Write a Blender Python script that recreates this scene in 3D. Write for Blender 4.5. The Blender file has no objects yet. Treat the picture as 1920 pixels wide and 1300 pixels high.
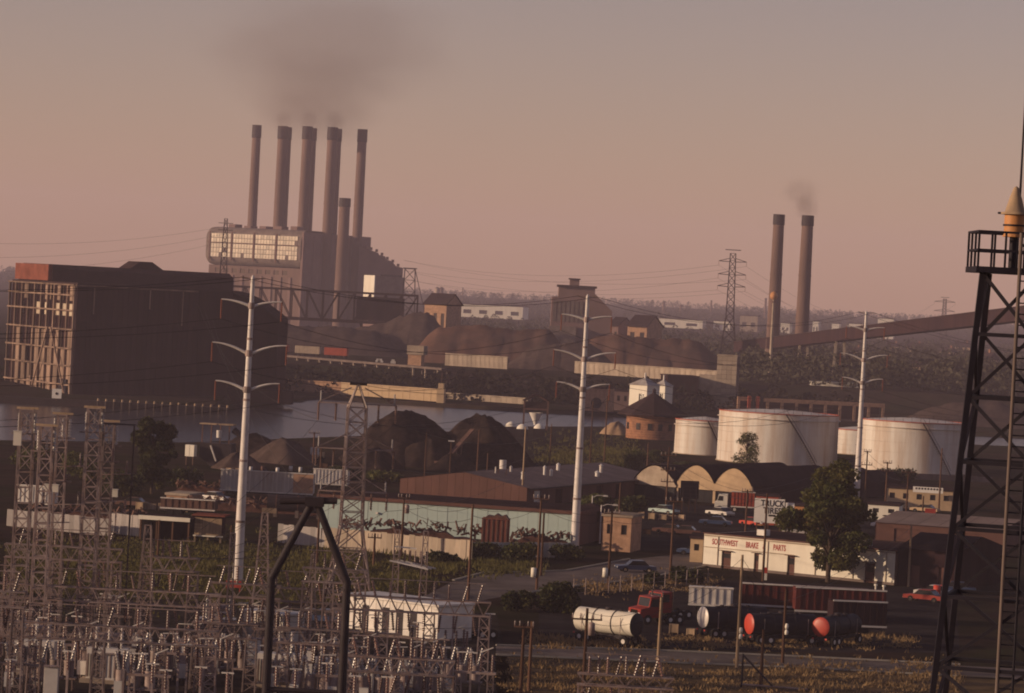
import bpy, math, random
from mathutils import Vector, Matrix
R = math.radians
rng = random.Random(7)
sc = bpy.context.scene
col = sc.collection

# ---------------------------------------------------------------- camera
F, H, ROLL = 6500.0, 32.0, R(3.0)          # focal length in photo pixels (1920 wide), eye height, roll
PITCH = math.atan(91 * math.cos(ROLL) / F)
fwd = Vector((0, math.cos(PITCH), -math.sin(PITCH)))
up0 = Vector((0, math.sin(PITCH), math.cos(PITCH)))
rt0 = Vector((1, 0, 0))
RT = rt0 * math.cos(ROLL) + up0 * math.sin(ROLL)
UP = up0 * math.cos(ROLL) - rt0 * math.sin(ROLL)
EYE = Vector((0, 0, H))
cd = bpy.data.cameras.new('camera')
cam = bpy.data.objects.new('camera', cd)
col.objects.link(cam)
m = Matrix.Identity(4)
for i in range(3):
    m[i][0], m[i][1], m[i][2], m[i][3] = RT[i], UP[i], -fwd[i], EYE[i]
cam.matrix_world = m
cd.sensor_width = 36.0
cd.lens = 36.0 * F / 1920.0
cd.clip_start, cd.clip_end = 1.0, 40000.0
sc.camera = cam

# ---------------------------------------------------------------- sky, sun, exposure
SUN_EL, SUN_AZ = R(11.5), R(13)              # azimuth: degrees behind the camera's left-hand side
to_sun = Vector((-math.cos(SUN_AZ) * math.cos(SUN_EL), -math.sin(SUN_AZ) * math.cos(SUN_EL), math.sin(SUN_EL)))
w = bpy.data.worlds.new('World')
sc.world = w
w.use_nodes = True
nt = w.node_tree
bg = nt.nodes['Background']
sky = nt.nodes.new('ShaderNodeTexSky')
sky.sky_type = 'NISHITA'
sky.sun_disc = False
sky.sun_elevation = SUN_EL
sky.sun_rotation = math.atan2(to_sun.x, to_sun.y)
sky.air_density, sky.dust_density, sky.ozone_density = 1.0, 0.25, 1.0
tint = nt.nodes.new('ShaderNodeMix')
tint.data_type = 'RGBA'
tint.blend_type = 'MULTIPLY'
tint.inputs[0].default_value = 1.0
tint.inputs[7].default_value = (1.12, 0.78, 0.85, 1)
nt.links.new(sky.outputs[0], tint.inputs[6])
nt.links.new(tint.outputs[2], bg.inputs[0])
bg.inputs[1].default_value = 0.08
sd = bpy.data.lights.new('sun', 'SUN')
sd.energy, sd.angle, sd.color = 4.4, R(0.6), (1.0, 0.73, 0.48)
so = bpy.data.objects.new('sun', sd)
so.rotation_euler = to_sun.to_track_quat('Z', 'Y').to_euler()
col.objects.link(so)
vs = sc.view_settings
vs.view_transform, vs.look, vs.exposure, vs.gamma = 'Standard', 'None', 0.0, 1.0
vs.use_curve_mapping = False
sc.cycles.use_denoising = True
sc.cycles.max_bounces = 5
sc.cycles.diffuse_bounces = 2
sc.cycles.glossy_bounces = 2
sc.cycles.transparent_max_bounces = 6
sc.cycles.volume_bounces = 0
sc.cycles.filter_width = 1.9

# ---------------------------------------------------------------- photo geometry
def yh(x): return 559 + math.tan(ROLL) * (x - 960)
def ray(px, py):
    return (fwd * F + RT * (px - 960) - UP * (py - 650)).normalized()
def g(px, py, z=0.0):                       # photo pixel to a point on level ground of height z
    d = ray(px, py)
    t = (z - H) / d.z
    p = EYE + d * t
    return Vector((p.x, p.y, z))
def at(px, py, Y):                          # photo pixel to a point at depth Y
    d = ray(px, py)
    return EYE + d * (Y / d.y)

# ---------------------------------------------------------------- materials
MATS = {}
def mat(name, c, rough=0.85, var=0.3, scale=0.6, stretch=(1, 1, 1), rand=0.0, metal=0.0, dirt=None, dirt_amt=0.0,
        bump=0.0, spec=None, trans=0.0):
    if spec is None:
        spec = 0.0 if rough >= 0.85 else 0.15
    mt = bpy.data.materials.new(name)
    mt.use_nodes = True
    n, l = mt.node_tree.nodes, mt.node_tree.links
    b = n['Principled BSDF']
    b.inputs['Roughness'].default_value = rough
    b.inputs['Metallic'].default_value = metal
    b.inputs['Specular IOR Level'].default_value = spec
    tc = n.new('ShaderNodeTexCoord')
    mp = n.new('ShaderNodeMapping')
    mp.inputs['Scale'].default_value = stretch
    l.new(tc.outputs['Object'], mp.inputs[0])
    nz = n.new('ShaderNodeTexNoise')
    nz.inputs['Scale'].default_value = scale
    nz.inputs['Detail'].default_value = 6
    nz.inputs['Roughness'].default_value = 0.65
    l.new(mp.outputs[0], nz.inputs['Vector'])
    mr = n.new('ShaderNodeMapRange')
    mr.inputs[1].default_value, mr.inputs[2].default_value = 0.3, 0.7
    mr.inputs[3].default_value, mr.inputs[4].default_value = 1 - var, 1 + var
    l.new(nz.outputs[0], mr.inputs[0])
    val = mr.outputs[0]
    if rand:
        oi = n.new('ShaderNodeObjectInfo')
        m2 = n.new('ShaderNodeMapRange')
        m2.inputs[3].default_value, m2.inputs[4].default_value = 1 - rand, 1 + rand
        l.new(oi.outputs['Random'], m2.inputs[0])
        mu = n.new('ShaderNodeMath')
        mu.operation = 'MULTIPLY'
        l.new(val, mu.inputs[0])
        l.new(m2.outputs[0], mu.inputs[1])
        val = mu.outputs[0]
    cv = n.new('ShaderNodeVectorMath')
    cv.operation = 'SCALE'
    if dirt:
        mx = n.new('ShaderNodeMix')
        mx.data_type = 'RGBA'
        mx.inputs[6].default_value = (*c, 1)
        mx.inputs[7].default_value = (*dirt, 1)
        n2 = n.new('ShaderNodeTexNoise')
        n2.inputs['Scale'].default_value = scale * 0.37
        n2.inputs['Detail'].default_value = 8
        n2.inputs['Roughness'].default_value = 0.7
        l.new(mp.outputs[0], n2.inputs['Vector'])
        r2 = n.new('ShaderNodeMapRange')
        r2.inputs[1].default_value, r2.inputs[2].default_value = 0.42, 0.62
        r2.inputs[3].default_value, r2.inputs[4].default_value = 0, dirt_amt
        l.new(n2.outputs[0], r2.inputs[0])
        l.new(r2.outputs[0], mx.inputs[0])
        l.new(mx.outputs[2], cv.inputs[0])
    else:
        cv.inputs[0].default_value = c
    l.new(val, cv.inputs['Scale'])
    l.new(cv.outputs[0], b.inputs['Base Color'])
    if bump:
        bp = n.new('ShaderNodeBump')
        bp.inputs['Strength'].default_value = bump
        l.new(nz.outputs[0], bp.inputs['Height'])
        l.new(bp.outputs[0], b.inputs['Normal'])
    if trans:
        b.inputs['Subsurface Weight'].default_value = 0.0
        tr = n.new('ShaderNodeBsdfTranslucent')
        l.new(cv.outputs[0], tr.inputs[0])
        ms = n.new('ShaderNodeMixShader')
        ms.inputs[0].default_value = trans
        l.new(b.outputs[0], ms.inputs[1])
        l.new(tr.outputs[0], ms.inputs[2])
        l.new(ms.outputs[0], n['Material Output'].inputs[0])
    MATS[name] = mt
    return mt

mat('earth', (0.040, 0.026, 0.022), var=0.45, scale=0.12, dirt=(0.024, 0.026, 0.012), dirt_amt=0.9)
mat('grass_ground', (0.055, 0.05, 0.02), var=0.5, scale=0.25, dirt=(0.08, 0.058, 0.03), dirt_amt=0.8)
mat('gravel', (0.045, 0.036, 0.032), var=0.4, scale=0.8, dirt=(0.025, 0.022, 0.02), dirt_amt=0.7)
mat('asphalt', (0.028, 0.022, 0.024), var=0.25, scale=0.3, dirt=(0.05, 0.042, 0.04), dirt_amt=0.8)
mat('dry_ground', (0.15, 0.10, 0.06), var=0.4, scale=0.4, dirt=(0.09, 0.065, 0.035), dirt_amt=0.8)
mat('asphalt_pale', (0.17, 0.135, 0.125), var=0.25, scale=0.2, dirt=(0.08, 0.07, 0.06), dirt_amt=0.7)
mat('kerb', (0.33, 0.29, 0.25), var=0.2)
mat('galv', (0.27, 0.205, 0.195), rough=0.5, var=0.3, scale=1.5, spec=0.4, rand=0.25, dirt=(0.18, 0.105, 0.08), dirt_amt=0.7)
mat('galv_white', (0.66, 0.60, 0.57), rough=0.5, var=0.12, scale=0.8, spec=0.5, dirt=(0.42, 0.36, 0.33), dirt_amt=0.5)
mat('rust_steel', (0.13, 0.07, 0.055), rough=0.75, var=0.4, scale=0.8)
mat('dark_steel', (0.03, 0.022, 0.026), rough=0.6, var=0.3, scale=0.8)
mat('black_steel', (0.016, 0.013, 0.02), rough=0.6, var=0.3, scale=1.2)
mat('porcelain', (0.15, 0.075, 0.06), rough=0.38, var=0.2, spec=0.8, rand=0.25)
mat('porcelain_grey', (0.36, 0.31, 0.29), rough=0.35, var=0.1, spec=0.8, rand=0.25)
mat('insul_red', (0.22, 0.055, 0.03), rough=0.4, var=0.2, spec=0.5)
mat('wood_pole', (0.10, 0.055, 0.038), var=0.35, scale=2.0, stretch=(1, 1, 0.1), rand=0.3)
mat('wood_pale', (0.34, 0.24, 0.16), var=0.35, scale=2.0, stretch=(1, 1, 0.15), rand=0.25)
mat('wire', (0.03, 0.025, 0.025), rough=0.6, var=0.1)
mat('white_paint', (0.78, 0.72, 0.62), rough=0.6, var=0.07, scale=0.4, dirt=(0.55, 0.47, 0.38), dirt_amt=0.45, stretch=(1, 1, 0.3))
mat('tank_white', (0.66, 0.61, 0.56), rough=0.55, var=0.05, scale=0.9, dirt=(0.44, 0.32, 0.24), dirt_amt=0.8, stretch=(1, 1, 0.09))
mat('white_metal', (0.66, 0.61, 0.57), rough=0.4, var=0.1, scale=0.7, spec=0.5, rand=0.12, dirt=(0.5, 0.42, 0.36), dirt_amt=0.5)
mat('corrugated', (0.46, 0.42, 0.40), rough=0.5, var=0.22, scale=0.6, stretch=(1, 1, 0.25), rand=0.22, dirt=(0.26, 0.17, 0.12), dirt_amt=0.5)
mat('corrugated_tan', (0.60, 0.49, 0.38), rough=0.6, var=0.2, scale=0.6, stretch=(1, 1, 0.25), rand=0.16, dirt=(0.28, 0.19, 0.14), dirt_amt=0.5)
mat('teal_paint', (0.40, 0.49, 0.47), rough=0.7, var=0.08, scale=0.3, rand=0.05, dirt=(0.33, 0.38, 0.36), dirt_amt=0.5)
mat('brown_paint', (0.115, 0.055, 0.045), rough=0.8, var=0.2, scale=0.3, rand=0.08, stretch=(1, 1, 0.3))
mat('roof_pale', (0.22, 0.165, 0.15), rough=0.85, var=0.2, scale=0.25, rand=0.08, dirt=(0.20, 0.15, 0.13), dirt_amt=0.7)
mat('roof_dark', (0.042, 0.027, 0.029), rough=0.85, var=0.3, scale=0.3, rand=0.1)
mat('roof_rust', (0.20, 0.07, 0.05), rough=0.85, var=0.3, scale=0.3)
mat('brick', (0.33, 0.16, 0.095), rough=0.9, var=0.3, scale=1.2, dirt=(0.20, 0.11, 0.08), dirt_amt=0.7)
mat('brick_tan', (0.42, 0.25, 0.165), rough=0.9, var=0.25, scale=1.0, dirt=(0.28, 0.17, 0.12), dirt_amt=0.6)
mat('stucco_tan', (0.52, 0.37, 0.235), rough=0.9, var=0.15, scale=0.4, dirt=(0.36, 0.25, 0.17), dirt_amt=0.6)
mat('concrete', (0.40, 0.32, 0.25), rough=0.9, var=0.25, scale=0.4, rand=0.15, dirt=(0.24, 0.18, 0.14), dirt_amt=0.7)
mat('concrete_dark', (0.17, 0.13, 0.115), rough=0.9, var=0.3, scale=0.3, rand=0.1, dirt=(0.14, 0.11, 0.10), dirt_amt=0.7)
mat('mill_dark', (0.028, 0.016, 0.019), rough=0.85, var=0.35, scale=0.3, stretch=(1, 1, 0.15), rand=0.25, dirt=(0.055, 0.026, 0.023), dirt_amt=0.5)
mat('mill_lit', (0.25, 0.17, 0.13), rough=0.8, var=0.4, scale=0.5, stretch=(1, 1, 0.2), rand=0.35, dirt=(0.09, 0.055, 0.045), dirt_amt=0.7)  # paler copy of the mill cladding, sun on the lit end put into colour
mat('stack_steel', (0.16, 0.10, 0.085), rough=0.8, var=0.2, scale=0.15, stretch=(1, 1, 0.2), dirt=(0.10, 0.065, 0.055), dirt_amt=0.6)
mat('plant_wall', (0.20, 0.13, 0.12), rough=0.85, var=0.2, scale=0.08)  # base colour lightened in place of distance haze
mat('glass_reflect', (0.52, 0.42, 0.32), rough=0.35, var=0.4, scale=0.35, rand=0.28, spec=0.6)  # bright tan and pane-to-pane tone stand in for patchy reflections
mat('glass_dark', (0.03, 0.028, 0.03), rough=0.12, var=0.2, spec=0.7)
mat('coal', (0.018, 0.013, 0.013), rough=0.9, var=0.6, scale=0.9, bump=1.0, dirt=(0.05, 0.032, 0.026), dirt_amt=0.7)
mat('sand', (0.30, 0.20, 0.13), rough=0.95, var=0.3, scale=0.5, bump=0.5)
mat('slag', (0.075, 0.052, 0.046), rough=0.95, var=0.35, scale=0.4, bump=0.6)
mat('ore', (0.13, 0.07, 0.052), rough=0.95, var=0.35, scale=0.10, bump=0.5, dirt=(0.09, 0.06, 0.05), dirt_amt=0.8)
mat('red_paint', (0.50, 0.055, 0.03), rough=0.45, var=0.15, spec=0.5, rand=0.15, dirt=(0.3, 0.04, 0.03), dirt_amt=0.5)
mat('red_cab', (0.26, 0.035, 0.025), rough=0.5, var=0.2)
mat('truss', (0.035, 0.022, 0.022), rough=0.85)
mat('red_dark', (0.10, 0.022, 0.018), rough=0.7, var=0.3, rand=0.2)
mat('red_box', (0.36, 0.075, 0.045), rough=0.6, var=0.2, rand=0.1)
mat('orange_paint', (0.48, 0.22, 0.09), rough=0.5, var=0.15)
mat('blue_paint', (0.03, 0.05, 0.11), rough=0.3, var=0.1, spec=0.6)
mat('rubber_drum', (0.03, 0.02, 0.02), rough=0.7)
mat('tire', (0.02, 0.018, 0.018), rough=0.9, var=0.2)
mat('chrome', (0.75, 0.70, 0.66), rough=0.15, metal=1.0, var=0.05)
mat('leaf', (0.065, 0.075, 0.02), rough=0.6, var=0.8, scale=0.7, trans=0.35, dirt=(0.12, 0.09, 0.03), dirt_amt=0.7)
mat('leaf_dark', (0.038, 0.042, 0.014), rough=0.6, var=0.8, scale=0.7, trans=0.25, dirt=(0.07, 0.055, 0.02), dirt_amt=0.6)
mat('leaf_far', (0.06, 0.054, 0.038), rough=0.9, var=0.4, scale=0.03)
mat('grass', (0.11, 0.095, 0.03), rough=0.8, var=0.5, scale=0.3, trans=0.3)
mat('dry_grass', (0.26, 0.17, 0.085), rough=0.8, var=0.4, scale=0.3, trans=0.3)
mat('bark', (0.07, 0.05, 0.04), rough=0.95, var=0.4, scale=3)
mat('junk', (0.13, 0.06, 0.045), rough=0.7, var=0.6, scale=0.9)
mat('sign_white', (0.78, 0.73, 0.68), rough=0.6, var=0.06, scale=0.5)
mat('letter_red', (0.33, 0.045, 0.04), rough=0.6, var=0.1)
mat('letter_black', (0.02, 0.018, 0.018), rough=0.6, var=0.1)
mat('scrub_dark', (0.022, 0.018, 0.012), rough=0.95, var=0.5, scale=0.2)
mat('hill', (0.045, 0.048, 0.026), rough=1.0, var=0.4, scale=0.01)

wm = bpy.data.materials.new('water')
wm.use_nodes = True
n, l = wm.node_tree.nodes, wm.node_tree.links
b = n['Principled BSDF']
b.inputs['Base Color'].default_value = (0.035, 0.032, 0.034, 1)
b.inputs['Roughness'].default_value = 0.22
b.inputs['IOR'].default_value = 1.33
tc = n.new('ShaderNodeTexCoord')
mp = n.new('ShaderNodeMapping')
mp.inputs['Scale'].default_value = (0.25, 0.9, 1)
nz = n.new('ShaderNodeTexNoise')
nz.inputs['Scale'].default_value = 0.35
nz.inputs['Detail'].default_value = 5
bp = n.new('ShaderNodeBump')
bp.inputs['Strength'].default_value = 0.55
bp.inputs['Distance'].default_value = 0.5
l.new(tc.outputs['Object'], mp.inputs[0])
l.new(mp.outputs[0], nz.inputs['Vector'])
l.new(nz.outputs[0], bp.inputs['Height'])
l.new(bp.outputs[0], b.inputs['Normal'])
MATS['water'] = wm

# ---------------------------------------------------------------- mesh builder
class MB:
    def __init__(self):
        self.v, self.f, self.s = [], [], []
    def add(self, vs_, fs, smooth=False):
        o = len(self.v)
        self.v += [tuple(p) for p in vs_]
        for f in fs:
            self.f.append([i + o for i in f])
            self.s.append(smooth)
        return self
    def box(self, x0, x1, y0, y1, z0, z1):
        p = [(x, y, z) for z in (z0, z1) for y in (y0, y1) for x in (x0, x1)]
        return self.add(p, [(0, 2, 3, 1), (4, 5, 7, 6), (0, 1, 5, 4), (2, 6, 7, 3), (0, 4, 6, 2), (1, 3, 7, 5)])
    def beam(self, p, q, w_, h=None):
        p, q = Vector(p), Vector(q)
        h = h or w_
        d = (q - p)
        if d.length < 1e-6:
            return self
        d.normalize()
        ref = Vector((0, 0, 1)) if abs(d.z) < 0.95 else Vector((0, 1, 0))
        a = d.cross(ref).normalized() * (w_ / 2)
        b_ = a.cross(d).normalized() * (h / 2)
        vs_ = [c + s * a + t * b_ for c in (p, q) for s, t in ((-1, -1), (1, -1), (1, 1), (-1, 1))]
        return self.add(vs_, [(0, 1, 5, 4), (1, 2, 6, 5), (2, 3, 7, 6), (3, 0, 4, 7), (3, 2, 1, 0), (4, 5, 6, 7)])
    def tube(self, p, q, r0, r1=None, n=8, caps=True):
        p, q = Vector(p), Vector(q)
        r1 = r0 if r1 is None else r1
        d = (q - p).normalized()
        ref = Vector((0, 0, 1)) if abs(d.z) < 0.95 else Vector((0, 1, 0))
        a = d.cross(ref).normalized()
        b_ = a.cross(d).normalized()
        ring = [(a * math.cos(2 * math.pi * k / n) + b_ * math.sin(2 * math.pi * k / n)) for k in range(n)]
        vs_ = [p + r * r0 for r in ring] + [q + r * r1 for r in ring]
        self.add(vs_, [(k, k + n, (k + 1) % n + n, (k + 1) % n) for k in range(n)], True)
        if caps:
            self.add(vs_[:n], [tuple(range(n))])
            self.add(vs_[n:], [tuple(reversed(range(n)))])
        return self
    def path(self, pts, r, n=4):
        pts = [Vector(p) for p in pts]
        rings = []
        for i, p in enumerate(pts):
            d = (pts[min(i + 1, len(pts) - 1)] - pts[max(i - 1, 0)]).normalized()
            ref = Vector((0, 0, 1)) if abs(d.z) < 0.95 else Vector((0, 1, 0))
            a = d.cross(ref).normalized()
            b_ = a.cross(d).normalized()
            rr = r[i] if isinstance(r, (list, tuple)) else r
            rings += [p + (a * math.cos(2 * math.pi * k / n) + b_ * math.sin(2 * math.pi * k / n)) * rr for k in range(n)]
        fs = []
        for i in range(len(pts) - 1):
            for k in range(n):
                fs.append((i * n + k, (i + 1) * n + k, (i + 1) * n + (k + 1) % n, i * n + (k + 1) % n))
        return self.add(rings, fs, n > 4)
    def lathe(self, prof, n=16, c=(0, 0, 0), smooth=True, a0=0.0):
        vs_ = [(c[0] + r * math.cos(a0 + 2 * math.pi * k / n), c[1] + r * math.sin(a0 + 2 * math.pi * k / n), c[2] + z) for r, z in prof for k in range(n)]
        fs = []
        for i in range(len(prof) - 1):
            for k in range(n):
                fs.append((i * n + k, i * n + (k + 1) % n, (i + 1) * n + (k + 1) % n, (i + 1) * n + k))
        return self.add(vs_, fs, smooth)
    def prism(self, poly, y0, y1, axis='y'):   # polygon in x,z extruded along y (or in x,y along z, or y,z along x)
        k = len(poly)
        if axis == 'y':
            P = [(a, y0, b_) for a, b_ in poly] + [(a, y1, b_) for a, b_ in poly]
        elif axis == 'z':
            P = [(a, b_, y0) for a, b_ in poly] + [(a, b_, y1) for a, b_ in poly]
        else:
            P = [(y0, a, b_) for a, b_ in poly] + [(y1, a, b_) for a, b_ in poly]
        fs = [tuple(range(k)), tuple(range(2 * k - 1, k - 1, -1))] + [(i, i + k, (i + 1) % k + k, (i + 1) % k) for i in range(k)]
        return self.add(P, fs)
    def mesh(self, name, material):
        me = bpy.data.meshes.new(name)
        me.from_pydata(self.v, [], self.f)
        me.polygons.foreach_set('use_smooth', self.s)
        me.materials.append(MATS[material] if isinstance(material, str) else material)
        me.update()
        return me
    def build(self, name, material, parent=None, stuff=False):
        return link(name, self.mesh(name, material), parent, stuff)

def link(name, data, parent=None, stuff=False):
    o = bpy.data.objects.new(name, data)
    col.objects.link(o)
    if parent is not None:
        o.parent = parent
    if stuff:
        o['kind'] = 'stuff'
    return o
def tag(o, label, cat, group=None):
    o['label'], o['category'] = label, cat
    if group:
        o['group'] = group
    return o
def thing(name, label, cat, loc=(0, 0, 0), rotz=0.0, group=None):
    o = bpy.data.objects.new(name, None)
    o.empty_display_size = 0.5
    col.objects.link(o)
    o.location = loc
    o.rotation_euler = (0, 0, rotz)
    return tag(o, label, cat, group)
def struct(name, mb, material, parent=None):
    o = mb.build(name, material, parent)
    if parent is None:
        o['kind'] = 'structure'
    return o
def dup(root, loc, rotz=None, label=None, scale=None):
    r = root.copy()
    col.objects.link(r)
    r.location = loc
    if rotz is not None:
        r.rotation_euler = (0, 0, rotz)
    if label:
        r['label'] = label
    if scale:
        r.scale = (scale,) * 3
    for ch in root.children:
        c = ch.copy()
        col.objects.link(c)
        c.parent = r
        for g2 in ch.children:
            d = g2.copy()
            col.objects.link(d)
            d.parent = c
    return r
def facing(pl, pr):                          # frame of a wall whose left and right feet stand at pl, pr
    d = pr - pl
    return math.atan2(d.y, d.x), math.hypot(d.x, d.y)
def wall_open(mb, x0, x1, z0, z1, y, t, holes):   # wall in the x-z plane (outer face at y, thickness t inward) with real openings
    xs = sorted({x0, x1, *[h[0] for h in holes], *[h[1] for h in holes]})
    zs = sorted({z0, z1, *[h[2] for h in holes], *[h[3] for h in holes]})
    for i in range(len(xs) - 1):
        for j in range(len(zs) - 1):
            cx, cz = (xs[i] + xs[i + 1]) / 2, (zs[j] + zs[j + 1]) / 2
            if any(h[0] < cx < h[1] and h[2] < cz < h[3] for h in holes):
                continue
            mb.add([(xs[i], y, zs[j]), (xs[i + 1], y, zs[j]), (xs[i + 1], y, zs[j + 1]), (xs[i], y, zs[j + 1])], [(0, 1, 2, 3)])
    for a, b_, c, d in holes:
        mb.add([(a, y, c), (b_, y, c), (b_, y, d), (a, y, d), (a, y + t, c), (b_, y + t, c), (b_, y + t, d), (a, y + t, d)],
               [(0, 4, 5, 1), (3, 2, 6, 7), (0, 3, 7, 4), (1, 5, 6, 2)])
    return mb
def shell(mb, w_, d, h, holes=(), t=0.3):    # box building: open front wall + side and back walls
    wall_open(mb, 0, w_, 0, h, 0, t, list(holes))
    mb.add([(0, 0, 0), (0, 0, h), (0, d, h), (0, d, 0)], [(0, 1, 2, 3)])
    mb.add([(w_, 0, 0), (w_, d, 0), (w_, d, h), (w_, 0, h)], [(0, 1, 2, 3)])
    mb.add([(0, d, 0), (0, d, h), (w_, d, h), (w_, d, 0)], [(0, 1, 2, 3)])
    return mb
def catenary(p, q, sag, n=14):
    p, q = Vector(p), Vector(q)
    return [p.lerp(q, t / n) - Vector((0, 0, sag * 4 * (t / n) * (1 - t / n))) for t in range(n + 1)]
def wire(p, q, sag, label, group, r=0.028):
    o = MB().path(catenary(p, q, sag), r, 3).build('power_wire', 'wire')
    return tag(o, label, 'wire', group)

# ================================================================ THE SETTING
# ground: one sheet with the river channel cut into it
def interp(pts, x):
    for (a, b_), (c, d) in zip(pts, pts[1:]):
        if x <= c:
            t = max(0, (x - a) / (c - a))
            return b_ + (d - b_) * t
    return pts[-1][1]
NEAR = [(-3000, 560), (-160, 600), (-64, 690), (-30, 770), (5, 868), (60, 900), (200, 925), (3000, 940)]
FAR = [(-3000, 872), (-76, 880), (-66, 1000), (-56, 1036), (-20, 1022), (10, 1015), (3000, 1015)]
def terrace(X, Y):
    if X < -74:
        e = 1010
    else:
        e = 1150
    if X > 60:
        e = 1210
    z = 6.0 * min(1, max(0, (Y - e) / 16.0))
    if Y > 2600:
        z += 24 * min(1, (Y - 2600) / 2600.0)
    return z
xs = sorted({-3000, -1800, -1000, -600, -400, -300, -200, -160, -120, -100, -90, *range(-80, 90, 4), 100, 120, 160, 200, 260, 320, 400, 600, 1000, 1800, 3000})
verts, faces = [], []
rows = None
for X in xs:
    yn, yf = interp(NEAR, X), interp(FAR, X)
    c = [(X, y, 0) for y in (-60, 100, 200, 240, 280, 320, 360, 400, 440, 500)]
    c += [(X, min(yn - 3, 520 + k * (yn - 523) / 3.0), 0) for k in range(4)]
    c += [(X, yn, -0.2), (X, yn + 6, -4), (X, yf - 2.5, -4), (X, yf - 1, -0.1)]
    for y in (1040, 1060, 1100, 1150, 1166, 1210, 1226, 1300, 1400, 1600, 1900, 2200, 2600, 3000, 3400, 3900, 4500, 5200, 7000, 9000):
        y = max(y, yf + 3)
        c.append((X, y, terrace(X, y)))
    rows = len(c)
    verts += c
for i in range(len(xs) - 1):
    for j in range(rows - 1):
        a = i * rows + j
        faces.append((a, a + rows, a + rows + 1, a + 1))
struct('ground', MB().add(verts, faces), 'earth')
struct('river_water', MB().add([(-3000, 520, -1.2), (3000, 520, -1.2), (3000, 1062, -1.2), (-3000, 1062, -1.2)], [(0, 1, 2, 3)]), 'water')

def sheet(name, pix, material, z, zfun=0.0):
    P = [g(x, y, zfun) for x, y in pix]
    mb = MB().add([(p.x, p.y, zfun + z) for p in P], [tuple(range(len(P)))])
    me = mb.mesh(name, material)
    if me.polygons[0].normal.z < 0:
        me.flip_normals()
    o = link(name, me)
    o['kind'] = 'structure'
    return o
sheet('grass_field', [(10, 1020), (440, 1012), (560, 1035), (760, 1065), (820, 1085), (780, 1120), (600, 1135), (300, 1125), (10, 1110)], 'grass_ground', 0.008)
sheet('gravel_yard', [(-80, 1112), (300, 1127), (640, 1140), (930, 1150), (975, 1330), (960, 1420), (-120, 1420)], 'gravel', 0.008)
sheet('street', [(770, 1132), (850, 1090), (905, 1076), (1060, 1072), (1180, 1050), (1300, 1036), (1330, 1040), (1330, 1060), (1190, 1088), (1060, 1100), (960, 1116), (860, 1134)], 'asphalt_pale', 0.012)
sheet('road', [(930, 1212), (1250, 1222), (1500, 1233), (2060, 1262), (2060, 1282), (1500, 1252), (1250, 1242), (930, 1228)], 'asphalt_pale', 0.012)
sheet('verge', [(930, 1231), (1250, 1245), (1500, 1255), (2060, 1285), (2060, 1400), (930, 1400)], 'dry_ground', 0.008)
sheet('truck_yard', [(1010, 1120), (1290, 1085), (1790, 1105), (1800, 1225), (1400, 1222), (1010, 1200)], 'asphalt', 0.008)
sheet('lot', [(1130, 960), (1330, 948), (1780, 965), (1800, 1000), (1500, 1005), (1300, 1030), (1150, 1035)], 'asphalt', 0.008)
sheet('sandy_lot', [(930, 800), (1160, 800), (1175, 835), (1100, 880), (990, 880), (960, 830)], 'gravel', 0.008)

# near bank scrub and grass: tufts nobody could count
def clump(x, y, s_):
    return .5 + .5 * math.sin(x / s_ + 1.7 * math.sin(y / (s_ * .35))) * math.sin(y / (s_ * .31) + 1.3 * math.sin(x / (s_ * 1.7)))
def tufts(name, label, pix_boxes, nper, hgt, material, seed):
    r = random.Random(seed)
    mb = MB()
    for (x0, y0, x1, y1, dens) in pix_boxes:
        for _ in range(int(nper * dens * 2)):
            x, y = r.uniform(x0 - 30, x1 + 30), r.gauss((y0 + y1) / 2, (y1 - y0) * .33)
            if r.random() > clump(x, y, 23.0) ** 1.2 or x < x0 + 40 * (r.random() - .7) or x > x1 + 40 * (r.random() - .3):
                continue
            p = g(x, y)
            h = hgt * r.uniform(0.3, 1.2) * (.5 + .8 * clump(x, y, 41.0))
            for k in range(3):
                a = r.uniform(0, 6.283)
                dx, dy = math.cos(a) * 0.10, math.sin(a) * 0.10
                bx, by = r.uniform(-.35, .35), r.uniform(-.35, .35)
                mb.add([(p.x + bx - dx, p.y + by - dy, 0), (p.x + bx + dx, p.y + by + dy, 0), (p.x + bx + r.uniform(-.25, .25), p.y + by + r.uniform(-.25, .25), h)], [(0, 1, 2)])
    o = mb.build(name, material)
    o['kind'] = 'stuff'
    tag(o, label, 'grass')
tufts('grass', 'rough green grass growing behind the substation and along the fence', [(30, 1015, 440, 1110, 1.0), (440, 1030, 800, 1110, .8), (800, 1050, 1000, 1075, .4)], 4200, 0.55, 'grass', 3)
tufts('dry_grass', 'dry yellowish grass on the verge in front of the road', [(940, 1250, 1780, 1300, 1.0), (1100, 1085, 1330, 1110, .3), (1000, 1195, 1700, 1215, .5)], 3600, 0.4, 'dry_grass', 4)
tufts('scrub', 'low green weeds on the bank beside the round brick building', [(1020, 830, 1180, 880, 1.0)], 2500, 0.8, 'grass', 5)

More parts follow.
